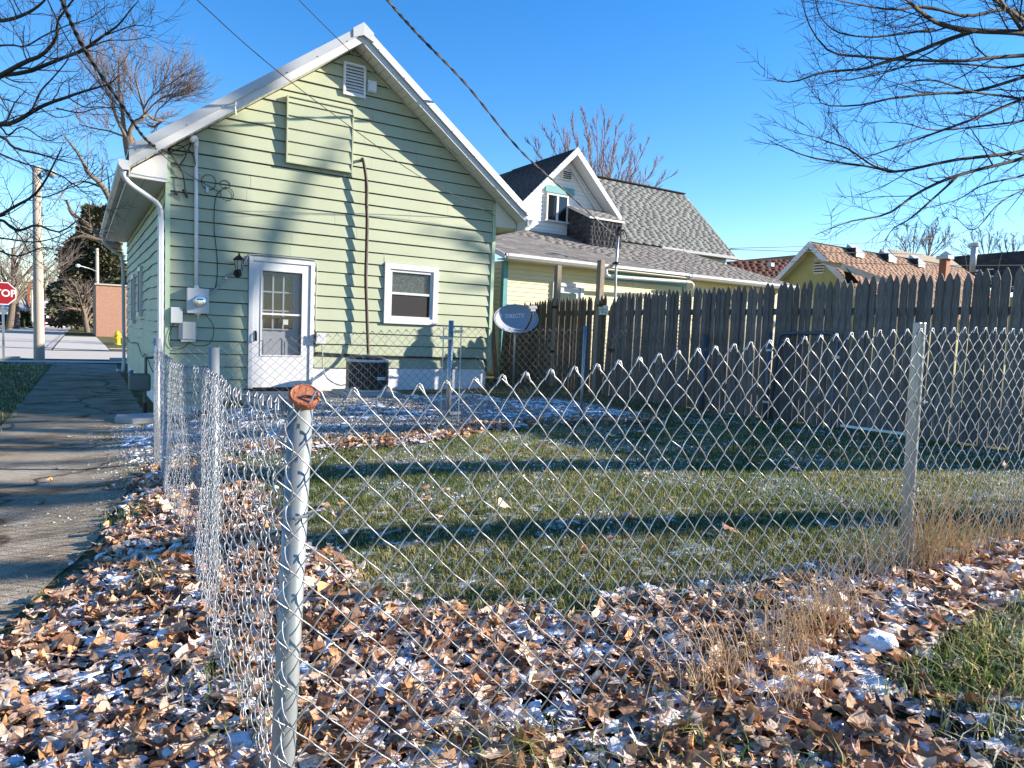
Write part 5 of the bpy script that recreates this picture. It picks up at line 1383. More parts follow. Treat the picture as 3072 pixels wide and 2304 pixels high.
vb = MB(); vb.box(g0[0] - .03, g0[0] - .005, g0[1] - .42, g0[1] + .02, g0[2] - 1.2, g0[2] - .62); vo = vb.build('gable_vent', M['soffit'], bh)
for i in range(5): MB().box(g0[0] - .045, g0[0] - .031, g0[1] - .40, g0[1] - .0, g0[2] - 1.15 + i * .105, g0[2] - 1.10 + i * .105).build('louvre', M['black'], vo)
sB = 2.3 / 2.45
for px, py in ((2560, 760), (2657, 775), (2745, 790)):
    r = ray(px, py); t = ((g0[2]) + sB * (CAM[1] - g0[1]) - CAM[2]) / (r[2] - sB * r[1]); c = CAM + r * t
    mb = MB(); mb.prism([(c[1] - .30, c[2] - .18), (c[1] - .30, c[2] + .02), (c[1] + .1, c[2] + .36), (c[1] + .16, c[2] + .2)], 'x', c[0] - .28, c[0] + .28); mb.build('roof_vent', M['metal_white'], bh)
    MB().box(c[0] - .30, c[0] - .285, c[1] - .28, c[1] + .1, c[2] - .1, c[2] + .18).build('vent_side', M['black'], bh)
# low white-edged porch roof in front of it
pr = [at(2528, 790, 24), at(2700, 850, 24)]
b = MB(); b.add([pr[0], pr[1], pr[1] + np.array([.1, .1, -.16]), pr[0] + np.array([.0, .1, -.20]), pr[0] + np.array([.1, 1.6, .3]), pr[1] + np.array([.3, 1.6, .4])], [(0, 1, 2, 3), (0, 4, 5, 1)]); b.build('porch_roof', M['white'], bh)
b = MB(); b.add([at(2528, 790, 24.02), at(2580, 850, 24.05), at(2540, 850, 24.6), at(2530, 805, 24.5)], [(0, 1, 2, 3)]); b.build('porch_shingle', M['shingle_d'], bh)
# stove pipe
ch = empty('chimney', at(2835, 850, 22), 'rusty square flue with white metal cap beside the brown shingle roof', 'chimney')
c = at(2833, 800, 22); MB().box(c[0] - .11, c[0] + .11, c[1] - .11, c[1] + .11, c[2] - 1.2, c[2] + .22).build('flue', M['rust'], ch)
MB().box(c[0] - .18, c[0] + .18, c[1] - .18, c[1] + .18, c[2] + .23, c[2] + .34).build('cap', M['metal_white'], ch)
MB().lathe([(.20, 0), (.02, .14)], (c[0], c[1], c[2] + .345), 4).build('cap_top', M['metal_white'], ch)
# maroon roof further off
g1 = at(2215, 785, 42)
mr = empty('maroon_roof_house', (g1[0], g1[1], 0), 'low house with dark maroon shingle roof far behind the grey shingle roof', 'house')
A_, B_ = at(2205, 782, 42), at(2440, 760, 44)
MB().box(A_[0], A_[0] + 9, A_[1] + 1, A_[1] + 6, 0, A_[2] - 1.8).build('wall', M['yellow_b'], mr)
C_, D_ = A_ + np.array([-.9, -1.5, -2.6]), B_ + np.array([.9, -1.5, -2.6])
MB().add([A_, B_, D_, C_], [(0, 1, 2, 3)]).build('roof', M['shingle_m'], mr)
shingle_field(shingle_tabs(C_ + np.array([0, 0, .03]), D_ - C_, (A_ + B_ - C_ - D_) / 2, float(np.linalg.norm(D_ - C_)), 2.9, .5, .2, seed=9, th=.02), M['shingle_m'], mr)
v_ = at(2312, 795, 41.5); MB().box(v_[0] - .15, v_[0] + .15, v_[1] - .15, v_[1] + .15, v_[2] - .1, v_[2] + .12).build('roof_vent', M['metal_white'], mr)
# charcoal roof at the right
A_, B_ = at(2846, 772, 26), at(3140, 748, 24.5)
kr = empty('charcoal_roof_house', (A_[0], A_[1], 0), 'house with long charcoal shingle roof and pale vent pipe beyond the fence', 'house')
C_, D_ = A_ + np.array([.35, -1.6, -1.35]), B_ + np.array([.35, -1.6, -1.35])
MB().add([A_, B_, D_, C_], [(0, 1, 2, 3)]).build('roof', M['shingle_d'], kr)
shingle_field(shingle_tabs(C_ + np.array([0, 0, .03]), D_ - C_, A_ - C_, float(np.linalg.norm(D_ - C_)), float(np.linalg.norm(A_ - C_)), .33, .15, seed=10, th=.018), M['shingle_d'], kr)
MB().add([C_ + np.array([.3, .5, -.15]), D_ + np.array([.3, .5, -.15]), D_ + np.array([.3, .5, -2.6]), C_ + np.array([.3, .5, -2.6])], [(0, 1, 2, 3)]).build('wall', M['yellow_b'], kr)
c = at(2921, 765, 25); MB().tube([c - np.array([0, 0, .6]), c + np.array([0, 0, .28])], .10, 12).build('vent_pipe', M['metal_white'], kr, smooth=True)
MB().lathe([(.11, 0), (.16, .03), (.16, .12), (.11, .15)], c + np.array([0, 0, .28]), 12).build('pipe_cap', M['metal_white'], kr)
tb = MB()
for i in range(14):
    p = C_ + (A_ - C_) * rnd.uniform(.05, .6) + (D_ - C_) * rnd.uniform(.0, .25) + np.array([0, -.02, .06]); L_ = rnd.uniform(.1, .35)
    tb.beam(p, p + (D_ - C_) / np.linalg.norm(D_ - C_) * L_, .06, .03)
tag(tb.build('roof_snow', M['snow'], kr), kind='stuff')
sm = simple_gable('tan_gable_house', 'far tan-roofed house whose small gable peeks over the brown roof', *at(2678, 748, 48)[:2], 0, at(2678, 748, 48)[2] - 1.5, at(2678, 748, 48)[2], 1.4, 9, M['white_sid'], mat('tan_shingle', (.27, .22, .16), .9, .2), field=False)

# ------------------------------------------------------------------ wires
def wire(name, label, pts, r, n=30, twist=False):
    P = spline(pts, n); mb = MB(); mb.tube(P, r, 6, cap=True)
    if twist:
        for ph in (0, math.pi):
            mb.tube([p + np.array([math.cos(i * 1.1 + ph), 0, math.sin(i * 1.1 + ph)]) * r * 1.3 for i, p in enumerate(spline(pts, n * 3))], r * .8, 5)
    o = mb.build(name, M['cable'], None, smooth=True); tag(o, label, 'wire', 'overhead wires'); return o
wire('service_wire', 'thick twisted service wire dropping to the left eave corner of the green house', [at(120, -130, 6.2), at(185, 0, 6.8), at(255, 150, 7.6), at(370, 320, 8.8), at(440, 420, 9.6), (1.13, HY - .04, 3.86)], .012, 26, True)
wire('phone_wire', 'thin wire dropping from the sky to the coax coil on the green wall', [at(90, -130, 6.2), at(143, 0, 6.8), at(240, 175, 7.8), at(420, 395, 9.5), at(530, 500, 10.1), (1.80, HY - .03, 3.40)], .006)
wire('phone_wire', 'thin wire slanting down across the green gable to its right corner', [at(440, -140, 6.5), at(592, 0, 7.2), at(745, 140, 8.2), at(900, 267, 9.2), at(1085, 405, 10.4), at(1262, 531, 11.6), (6.62, HY - .06, 3.63)], .006)
wire('phone_wire', 'thin wire crossing the white rake down to the right eave end of the green house', [at(760, -140, 7), at(897, 0, 7.5), at(1045, 148, 8.6), at(1160, 260, 9.6), at(1276, 375, 10.6), at(1420, 510, 11.9), (7.12, OY - .04, 3.70)], .005)
wire('service_wire', 'twisted service wire sagging across the sky to the neighbour\'s mast', [at(1040, -160, 9), at(1163, 0, 9.8), at(1265, 115, 10.6), at(1400, 255, 12), at(1560, 450, 14.2), at(1700, 577, 16), onY(1848, 712, 13.4)], .013, 30, True)
wire('power_line', 'thin power line crossing low over the brown shingle roof', [at(2190, 745, 22), at(2450, 737, 30), at(2800, 715, 36), at(3150, 690, 40)], .012)
wire('power_line', 'power line running level across the top of the brown roof', [at(2185, 748, 22), at(2500, 757, 24), at(2850, 763, 26), at(3150, 760, 30)], .010)
wire('power_line', 'lower power line passing in front of the mustard gable', [at(2180, 779, 21), at(2500, 788, 22), at(2850, 796, 23), at(3150, 795, 24)], .009)
# ------------------------------------------------------------------ street beyond the driveway
def place(t, p, rz=0): t.location = p; t.rotation_euler = (0, 0, rz); return t
# tall lamp pole
pb = at(118, 1083, 21.7); pt = at(110, 500, 21.7)
lpz = empty('lamp_pole', pb, 'bleached wooden lamp pole beside the driveway end', 'lamp pole')
MB().tube([pb - np.array([0, 0, .4]), pb, (pb + pt) / 2, pt], [.150, .150, .132, .115], 16).build('pole', M['pole'], lpz, smooth=True)
h = pt + np.array([.12, -.02, -.12]); MB().tube([h, h + np.array([.12, -.05, .03]), h + np.array([.2, -.08, .02])], [.03, .03, .03], 8).build('bracket', M['galv'], lpz)
MB().lathe([(.04, .1), (.12, .06), (.16, .0), (.13, -.07), (.05, -.12)], h + np.array([.25, -.1, -.03]), 14).build('lamp_head', M['metal_white'], lpz, smooth=True)
c = at(102, 880, 21.6); MB().box(c[0] - .16, c[0] - .10, c[1] - .03, c[1] + .03, c[2] - .35, c[2] + .32).build('notice', M['rust'], lpz)
# stop sign
sp = at(8, 880, 21.0)
sg = empty('stop_sign', (sp[0], sp[1], 0), 'red octagonal stop sign with white border on a perforated steel post', 'sign')
def octo(r): return [(sp[0] + r * math.cos(R_(22.5 + 45 * k)), sp[2] + r * math.sin(R_(22.5 + 45 * k))) for k in range(8)]
# faces down the driveway
MB().prism(octo(.365), 'y', sp[1] - .004, sp[1] + .004).build('border', M['lettering'], sg)
MB().prism(octo(.340), 'y', sp[1] - .0065, sp[1] - .0045).build('face', M['red_sign'], sg)
text('lettering', 'STOP', (sp[0], sp[1] - .0075, sp[2] - .0), (R_(90), 0, 0), .30, M['lettering'], sg, .0005, bold=.006, width=.92)
MB().box(sp[0] - .03, sp[0] + .03, sp[1] + .006, sp[1] + .05, -.2, sp[2] + .3).build('post', M['galv'], sg)
hl = MB()
for i in range(28): hl.box(sp[0] - .006, sp[0] + .006, sp[1] + .0045, sp[1] + .0055, .2 + i * .05, .215 + i * .05)
hl.build('post_hole', M['black'], sg)
# second pole with street light
q = at(292, 905, 62); q[2] = gz(q[0], q[1])
up = empty('utility_pole', q, 'far pale utility pole with cobra street light beside the brick building', 'lamp pole')
tp = at(291, 745, 62)
MB().tube([q, tp], [.16, .13], 10).build('pole', M['pole'], up, smooth=True)
e = at(238, 797, 60); MB().tube(spline([at(291, 815, 62), at(270, 806, 61), e], 8), .04, 6).build('arm', M['galv'], up)
MB().lathe([(.05, 0), (.14, .15), (.16, .4), (.1, .65)], e, 10, at(225, 797, 59) - e).build('lamp_head', M['metal_white'], up)
q = at(96, 1000, 110); q[2] = gz(q[0], q[1]); up2 = empty('utility_pole', q, 'thin far utility pole between the street trees by the white house', 'lamp pole')
MB().tube([q, at(95, 860, 110)], [.17, .13], 8).build('pole', M['pole'], up2)
# hydrant
hq = at(353, 1052, 36.5); hq[2] = .0
hy = empty('fire_hydrant', hq, 'yellow fire hydrant on the lawn across the street', 'hydrant')
MB().lathe([(.17, 0), (.17, .05), (.12, .07), (.12, .48), (.16, .50), (.16, .54), (.13, .60), (.08, .68), (.03, .71), (.03, .76)], hq, 14).build('barrel', M['hydrant'], hy, smooth=False)
MB().lathe([(.06, -.20), (.06, .20)], hq + np.array([0, 0, .40]), 10, (1, 0, 0)).build('nozzle', M['hydrant'], hy)
MB().lathe([(.075, 0), (.075, .2)], hq + np.array([0, 0, .36]), 10, (0, -1, 0)).build('pumper_nozzle', M['hydrant'], hy)
# brick building
b0 = at(297, 1005, 57); bx, by = b0[0] - .2, b0[1]
bz0 = float(gz(bx, by)) - .1; bz1 = at(297, 850, 57)[2]
bb = empty('brick_building', (bx, by, bz0), 'single storey brick and stucco building with a white panelled door across the street', 'building')
xe = at(330, 930, 57.5)[0]
MB().box(bx, bx + 2.2, by, by + 14, bz0, bz1 - .12).build('brick_pier', M['brick'], bb)
MB().box(bx - .1, bx + 12, by - .1, by + 14, bz1 - .12, bz1).build('parapet', M['walk'], bb)
MB().box(bx + 2.201, bx + 12, by + .12, by + 14, bz0 + 2.55, bz1 - .125).build('stucco_wall', M['walk'], bb)
MB().box(bx + 2.201, bx + 12, by + .9, by + 14, bz0, bz0 + 2.545).build('recess_wall', M['walk'], bb)
dx0 = bx + 2.75
dr = MB().box(dx0, dx0 + 1.1, by + .8, by + .89, bz0 + .15, bz0 + 2.3).build('door', M['white'], bb)
for i in range(2):
    for j in range(4):
        MB().box(dx0 + .30 + i * .45, dx0 + .62 + i * .45, by + .78, by + .799, bz0 + .6 + j * .42, bz0 + .92 + j * .42).build('pane', M['pane'], dr)
# low hedge rubble bed at its foot
# parked cars
def make_car(paint, suv=False):
    t = empty('parked_car', (0, 0, 0))
    L_, W, H = (4.5, 1.8, 1.42) if not suv else (4.7, 1.85, 1.65)
    # nose towards -Y; profile in (y,z)
    low = [(-L_ / 2, .32), (-L_ / 2, .62), (-L_ / 2 + .15, .78), (-L_ / 2 + 1.15, .92), (L_ / 2 - .75, .98), (L_ / 2 - .08, .92), (L_ / 2, .6), (L_ / 2 - .05, .30), (L_ / 2 - .6, .22), (-L_ / 2 + .5, .22)]
    MB().prism(low, 'x', -W / 2, W / 2).build('body', paint, t, bevel=.08)
    c0, c1 = -L_ / 2 + 1.05, L_ / 2 - (.55 if not suv else .15)
    def cab(z, f_): return (c0 + (c1 - c0) * .0 + f_ * .75, c1 - f_ * (.6 if not suv else .25), W / 2 - .06 - f_ * .17, z)
    a, b_, w, z = cab(.93, 0); a2, b2, w2, z2 = cab(H, 1)
    MB().add([(-w, a, z), (w, a, z), (w, b_, z), (-w, b_, z), (-w2, a2, z2), (w2, a2, z2), (w2, b2, z2), (-w2, b2, z2)], [(0, 1, 5, 4), (1, 2, 6, 5), (2, 3, 7, 6), (3, 0, 4, 7)]).build('window', M['pane'], t)
    MB().add([(-w2, a2, z2), (w2, a2, z2), (w2, b2, z2), (-w2, b2, z2), (-w2 + .1, a2 + .1, z2 + .06), (w2 - .1, a2 + .1, z2 + .06), (w2 - .1, b2 - .1, z2 + .06), (-w2 + .1, b2 - .1, z2 + .06)], [(0, 1, 5, 4), (1, 2, 6, 5), (2, 3, 7, 6), (3, 0, 4, 7), (4, 5, 6, 7)]).build('roof', paint, t)
    pm_ = MB()
    for sx in (-1, 1):
        for f_ in (0, .5, 1):
            ya = a + (b_ - a) * f_; yb = a2 + (b2 - a2) * f_
            pm_.beam((sx * (w + .005), ya, z), (sx * (w2 + .005), yb, z2), .05, .07)
    pm_.build('pillar', paint, t)
    for sx in (-1, 1):
        MB().box(sx * .62 - .2, sx * .62 + .2, -L_ / 2 - .012, -L_ / 2 + .1, .58, .72).build('headlight', M['headlamp'], t)
        for yy_ in (-L_ / 2 + .85, L_ / 2 - .9):
            w_ = MB().lathe([(.30, 0), (.33, .03), (.33, .19), (.30, .22)], (sx * (W / 2 - .19) if sx > 0 else -W / 2 - .03, yy_, .33), 16, (1, 0, 0)).build('wheel', M['tyre'], t)
            MB().lathe([(.20, 0), (.05, .02)], (sx * (W / 2 + .035), yy_, .33), 12, (sx, 0, 0)).build('rim', M['hub'], w_)
    MB().box(-.5, .5, -L_ / 2 - .015, -L_ / 2 + .05, .45, .56).build('grille', M['black'], t)
    return t
for paint, suv, px, py, dist, rz, lab in (('car_blue', False, 24, 968, 98, .5, 'blue sedan parked at the kerb beyond the stop sign'), ('car_red', True, 2, 972, 92, .3, 'red car partly hidden at the edge beside the blue sedan'),
                                     ('car_red', False, 142, 962, 118, .25, 'low dark red car driving in front of the silver van'), ('car_silver', True, 160, 953, 140, .15, 'silver van following behind the dark red car')):
    c = make_car(M[paint], suv); p = at(px, py, dist); p[2] = float(gz(p[0], p[1])) + .0
    place(c, p, rz); tag(c, lab, 'car', 'cars in the far street')
q = at(240, 972, 105); q[2] = float(gz(q[0], q[1]))
tr = empty('cargo_trailer', q, 'boxy grey trailer parked under the evergreen by the kerb', 'trailer')
MB().box(q[0] - 1.0, q[0] + 1.1, q[1], q[1] + 4, q[2] + .45, q[2] + 2.0).build('box', M['trailer'], tr, bevel=.08)
for x in (-.7, .7): MB().lathe([(.3, 0), (.3, .2)], (q[0] + x, q[1] + .5, q[2] + .3), 12, (1, 0, 0)).build('wheel', M['tyre'], tr)
MB().box(q[0] - .9, q[0] + .9, q[1] - .02, q[1] - .001, q[2] + .55, q[2] + .7).build('bumper', M['black'], tr)
# red no-entry style small sign by the kerb
q = at(224, 972, 85); q[2] = float(gz(q[0], q[1]))
ks = empty('kerb_sign', q, 'small dark red sign on a thin post in front of the grey trailer', 'sign')
MB().tube([q, q + np.array([0, 0, 1.6])], .03, 6).build('post', M['black_metal'], ks)
MB().prism([(q[0] + .3 * math.cos(R_(22.5 + 45 * k)), q[2] + 1.75 + .3 * math.sin(R_(22.5 + 45 * k))) for k in range(8)], 'y', q[1] - .03, q[1] - .02).build('plate', M['red_sign'], ks)
q = at(74, 978, 84); q[2] = float(gz(q[0], q[1]))
tag(MB().lathe([(.07, 0), (.07, 1.1), (.05, 1.16)], q, 10).build('marker_post', M['hydrant'], None), 'yellow marker post standing by the far corner pavement', 'post')
# white bungalow far left
q = at(60, 975, 120); z0 = float(gz(q[0], q[1]))
wh = empty('white_bungalow', (q[0], q[1], z0), 'white bungalow with pale roof far down the street behind bare trees', 'house')
MB().box(q[0] - 3, q[0] + 7.5, q[1], q[1] + 8, z0 - .5, z0 + 2.7).build('wall', M['white_sid'], wh)
MB().prism([(q[1] - .5, z0 + 2.7), (q[1] + 8.5, z0 + 2.7), (q[1] + 4, z0 + 4.6)], 'x', q[0] - 3.4, q[0] + 7.9).build('roof', M['trailer'], wh)
for i in range(3):
    MB().box(q[0] + .6 + i * 2.1, q[0] + 1.7 + i * 2.1, q[1] - .04, q[1] - .005, z0 + 1.0, z0 + 2.1).build('window', M['pane'], wh)
# street wire with a hanging sign
wire('street_wire', 'thin cable strung across the far street with a dark sign hanging on it', [at(60, 846, 60), at(190, 850, 60), at(300, 845, 60)], .02)
c = at(188, 853, 60); MB
tag(MB().box(c[0] - .35, c[0] + .35, c[1] - .02, c[1] + .02, c[2] - .12, c[2] + .05).build('hanging_sign', M['black'], None), 'dark panel hanging from the cable across the far street', 'sign')

# ------------------------------------------------------------------ trees
class Tree:
    def __init__(s, seed): s.r = np.random.default_rng(seed); s.big = []; s.small = []
    def branch(s, p0, d, L_, r0, lvl, maxl, prm):
        r = s.r; K = 6 if lvl < maxl else 4
        d = d / np.linalg.norm(d); pts = [p0]; rad = [r0]; p = p0.copy(); dd = d.copy()
        r1 = r0 * prm.get('taper', .35)
        for i in range(1, K):
            dd = dd + r.normal(0, prm['wob'], 3) + np.array([0, 0, prm['up'] * (1 + lvl * .5)]); dd /= np.linalg.norm(dd)
            p = p + dd * L_ / (K - 1); pts.append(p.copy()); rad.append(r0 + (r1 - r0) * i / (K - 1))
        (s.big if lvl <= prm.get('biglvl', 1) else s.small).append((np.array(pts), np.array(rad)))
        if lvl < maxl: s.kids(np.array(pts), np.array(rad), L_, lvl, maxl, prm)
    def kids(s, P, Rd, L_, lvl, maxl, prm, start=.2):
        r = s.r; n = prm['n'][min(lvl, len(prm['n']) - 1)]
        n = max(1, int(round(n * r.uniform(.75, 1.25)))); K = len(P)
        for k in range(n):
            t = start + (1 - start) * (k + r.uniform(.1, .9)) / n
            f_ = t * (K - 1); i = min(int(f_), K - 2); u = f_ - i
            p = P[i] * (1 - u) + P[i + 1] * u; rr = Rd[i] * (1 - u) + Rd[i + 1] * u
            ax = P[i + 1] - P[i]; ax /= np.linalg.norm(ax) + 1e-9
            o = r.normal(0, 1, 3); o -= ax * o.dot(ax); o /= np.linalg.norm(o) + 1e-9
            if prm.get('flat'): o[2] *= prm['flat']
            a = r.uniform(*prm['ang']); d = ax * math.cos(a) + o * math.sin(a)
            ln = L_ * r.uniform(*prm['len']) * (1.15 - .6 * t)
            s.branch(p, d, ln, max(rr * r.uniform(*prm.get('rk', (.45, .7))), prm['rmin']), lvl + 1, maxl, prm)
    def guided(s, pts, r0, r1, lvl, maxl, prm, n=12, L_=None, start=.1):
        P = spline(pts, n); Rd = np.linspace(r0, r1, n) ; s.big.append((P, Rd))
        ln = L_ or float(np.linalg.norm(np.diff(P, axis=0), axis=1).sum()) * .5
        s.kids(P, Rd, ln, lvl, maxl, prm, start)
    def build(s, name, label, loc, bark, twig, group='bare trees', sides=(7, 3), cat='tree'):
        t = empty(name, loc, label, cat, group)
        for lst, nm, m, sd in ((s.big, 'trunk', bark, sides[0]), (s.small, 'crown', twig, sides[1])):
            Vs, Fs, off = [], [], 0
            byK = {}
            for P, Rd in lst: byK.setdefault(len(P), []).append((P, Rd))
            for K, items in byK.items():
                V, F = tubes(np.array([i[0] for i in items]), np.array([i[1] for i in items]), sd)
                Vs.append(V); Fs.append(F + off); off += len(V)
            if Vs: np_mesh(nm, np.vstack(Vs), np.vstack(Fs), m, t, smooth=True)
        return t
A = lambda pts, d: [at(x, y, dd) for (x, y), dd in zip(pts, d if hasattr(d, '__len__') else [d] * len(pts))]

# right-hand tree reaching in over the fence
T = Tree(3)
prm = dict(wob=.10, up=.035, n=[36, 15, 7], ang=(.35, .95), len=(.32, .62), rmin=.0036, taper=.3, flat=.8, rk=(.3, .55))
def z7(pts): return [(2200 + x * .482, y * .482) for x, y in pts]
D = 10.5
trunk_base = np.array([13.4, 3.2, .4])
fork = np.array([13.3, 3.4, 3.4])
T.big.append((spline([trunk_base - np.array([0, 0, .3]), trunk_base + np.array([0, .05, 1.5]), fork, np.array([13.2, 3.5, 6.5]), np.array([13.0, 3.7, 9.5])], 12), np.linspace(.24, .08, 12)))
limbs = [
 ([(2050, 260), (1808, 205), (1500, 190), (1290, 150), (1150, 60), (1060, -20)], .052, .014, 4.6),
 ([(1500, 192), (1300, 260), (1100, 340), (900, 400), (800, 430), (560, 450), (370, 510), (222, 485)], .034, .005, None),
 ([(2000, 330), (1808, 345), (1600, 360), (1400, 380), (1050, 370), (780, 350), (600, 320), (480, 170), (425, 0)], .034, .005, None),
 ([(1950, 440), (1808, 480), (1500, 570), (1290, 580), (1000, 610), (780, 655), (560, 650), (525, 560)], .030, .004, None),
 ([(1950, 540), (1808, 610), (1550, 720), (1250, 830), (1000, 920), (760, 1000)], .030, .005, None),
 ([(2000, 850), (1808, 940), (1600, 970), (1350, 1000), (1020, 1070), (870, 1040), (530, 990), (370, 940), (232, 880)], .034, .004, None),
 ([(1020, 1070), (870, 1030), (720, 930), (580, 880), (520, 855), (380, 825)], .016, .004, None),
 ([(2000, 900), (1808, 985), (1400, 1090), (1150, 1200), (960, 1330), (720, 1380), (510, 1462)], .034, .004, None),
 ([(1400, 1095), (1250, 1230), (1100, 1360), (1000, 1420), (940, 1500)], .018, .004, None),
 ([(1950, 1020), (1808, 1090), (1560, 1150), (1400, 1240), (1180, 1300)], .018, .004, None),
 ([(1950, 1120), (1808, 1180), (1650, 1270), (1500, 1430), (1380, 1350)], .016, .004, None),
 ([(1900, 140), (1700, 60), (1450, 100), (1200, 40), (1000, 60), (740, 20), (560, -20)], .03, .006, None),
 ([(1900, 200), (1660, 20), (1500, -60)], .034, .015, None),
 ([(1850, 270), (1750, 120), (1650, -20)], .03, .015, None),
 ([(1920, 380), (1700, 420), (1450, 400), (1200, 400), (950, 440), (720, 500), (640, 480)], .02, .004, None),
 ([(1950, 640), (1700, 600), (1480, 570), (1250, 500), (1050, 520), (850, 580)], .022, .004, None),
 ([(1950, 720), (1750, 760), (1500, 790), (1250, 810), (1080, 770), (930, 760)], .02, .004, None),
 ([(1250, 180), (1050, 210), (850, 230), (650, 200), (540, 100), (510, 0)], .018, .004, None),
]
for pts, r0, r1, L_ in limbs:
    P = z7(pts); d = np.linspace(D + 1.0, D - 1.6 + T.r.uniform(-.6, .6), len(P))
    if pts[0][0] < 1600: d = np.linspace(D - .1, D - 1.6, len(P))
    T.guided(A(P, d), r0, r1, 1, 3, prm, n=18, L_=2.1 if len(pts) > 5 else 1.5, start=.02)
    if pts[0][0] >= 1840:
        T.big.append((spline([fork + np.array([0, 0, T.r.uniform(0, 4)]), (fork + A(P[:1], d)[0]) / 2 + np.array([0, 0, .5]), A(P[:1], d)[0]], 6), np.linspace(r0 * 1.7, r0, 6)))
T.build('bare_tree', 'bare fine-twigged tree reaching long dark limbs over the wooden fence', trunk_base, M['bark_dark'], M['twig_dark'])

# left near tree: dark limbs reaching in from the left edge
T = Tree(5)
prm = dict(wob=.16, up=.03, n=[19, 12, 6], ang=(.45, 1.1), len=(.30, .6), rmin=.0045, taper=.35, rk=(.3, .55))
def z8(pts): return [(x * .422, y * .422) for x, y in pts]
D = 13.0
tb = at(-420, 1120, 14.0); tb[2] = 0
T.big.append((spline([tb - np.array([0, 0, .3]), tb + np.array([.05, 0, 2.2]), tb + np.array([.15, .1, 4.6]), tb + np.array([.1, .2, 8.0]), tb + np.array([.3, .2, 11.])], 12), np.linspace(.30, .10, 12)))
for pts, r0, r1, hb_ in (
 ([(-400, 700), (-150, 620), (0, 540), (180, 440), (300, 390), (400, 270), (410, 150), (520, 0)], .085, .018, 4.4),
 ([(-100, 590), (20, 535), (200, 510), (400, 430), (600, 350), (740, 250), (840, 180), (920, 80), (985, 5)], .070, .008, None),
 ([(740, 252), (860, 210), (960, 180), (1090, 195)], .022, .006, None), ([(600, 350), (760, 290), (920, 285), (1080, 260)], .022, .005, None),
 ([(-400, 900), (-150, 900), (0, 885), (100, 870), (220, 800), (330, 740), (480, 690), (560, 660), (700, 620), (790, 590), (835, 540)], .080, .010, 4.0),
 ([(220, 800), (290, 650), (370, 560), (470, 440), (520, 330)], .03, .008, None),
 ([(-100, 880), (0, 900), (60, 960), (160, 900), (330, 1000), (440, 960)], .03, .008, None),
 ([(-300, 980), (0, 970), (100, 1050), (300, 1100), (430, 1140), (560, 1170)], .05, .008, 3.2),
 ([(-350, 1600), (-100, 1560), (0, 1530), (100, 1470), (240, 1390), (330, 1270), (380, 1170), (440, 1050)], .060, .010, 2.6),
 ([(-200, 1570), (0, 1560), (120, 1640), (260, 1600), (420, 1650), (560, 1560), (660, 1500)], .05, .008, 2.4),
 ([(-200, 1000), (60, 1120), (200, 1170), (420, 1240), (560, 1330), (700, 1300), (860, 1210)], .03, .006, None),
 ([(-100, 150), (60, 140), (200, 90), (300, 20), (360, -60)], .06, .015, 5.5),
 ([(-100, 330), (80, 320), (180, 330), (320, 250), (480, 180), (640, 130), (780, 20)], .03, .006, None),
 ([(400, 770), (560, 800), (690, 770), (860, 760)], .022, .006, None), ([(480, 690), (600, 760), (740, 760), (880, 820)], .02, .005, None),
 ([(240, 1390), (330, 1400), (480, 1340), (600, 1290), (700, 1180)], .022, .006, None),
 ([(-100, 1680), (60, 1700), (250, 1720), (420, 1680), (520, 1620)], .03, .006, None), ([(-60, 1760), (120, 1820), (300, 1760), (430, 1790)], .03, .006, None)):
    P = z8(pts); d = np.linspace(D + .5, D - 1.2, len(P))
    T.guided(A(P, d), r0 * .66, r1 * .8, 1, 3, prm, n=16, L_=2.2, start=.06)
    if hb_: T.big.append((spline([tb + np.array([.1, .1, hb_]), A(P[:1], d)[0]], 5), np.linspace(r0 * 1.2, r0 * .66, 5)))
T.build('bare_tree', 'dark bare tree whose crooked limbs reach across in front of the lamp pole', tb, M['bark_dark'], M['twig_dark'])

# pollarded tree behind the green house
T = Tree(8)
prm = dict(wob=.10, up=.06, n=[19, 16, 8], ang=(.25, .8), len=(.42, .75), rmin=.012, taper=.3, rk=(.22, .42))
D = 30.0
def zb(pts): return [(200 + x * .378, 60 + y * .378) for x, y in pts]
tb = at(425, 700, D); tb[2] = 0
T.big.append((spline([tb - np.array([0, 0, .3]), tb + np.array([0, 0, 2.5]), at(412, 560, D), at(396, 470, D), at(386, 415, D)], 10), np.linspace(.36, .26, 10)))
for pts, r0, r1, L_ in (
 ([(490, 960), (450, 850), (445, 740), (430, 640), (410, 480), (415, 300)], .20, .03, 3.4), ([(480, 950), (420, 830), (380, 740), (340, 600), (290, 500), (250, 400)], .13, .025, 3.2),
 ([(490, 960), (520, 830), (580, 790), (620, 755), (610, 700), (570, 560), (540, 420), (590, 290)], .17, .025, 3.2),
 ([(600, 770), (640, 750), (690, 790), (760, 800), (715, 830), (690, 850), (640, 830)], .10, .05, 1.6), ([(700, 790), (720, 720), (790, 660), (850, 600), (960, 610)], .05, .02, 2.6), ([(610, 710), (660, 620), (740, 560), (860, 480), (940, 420)], .06, .02, 2.8),
 ([(620, 750), (700, 660), (800, 600), (1000, 560)], .05, .02, 2.6), ([(470, 930), (390, 900), (330, 880), (220, 860), (100, 830)], .08, .03, 2.4)):
    P = zb(pts); T.guided(A(P, np.linspace(D, D - T.r.uniform(-1.5, 1.5), len(P))), r0 * .62, r1 * .8, 1, 3, prm, n=12, L_=L_ * 1.25, start=.25)
prm2 = dict(prm, n=[8, 5, 3], ang=(.4, 1.1), up=.02)
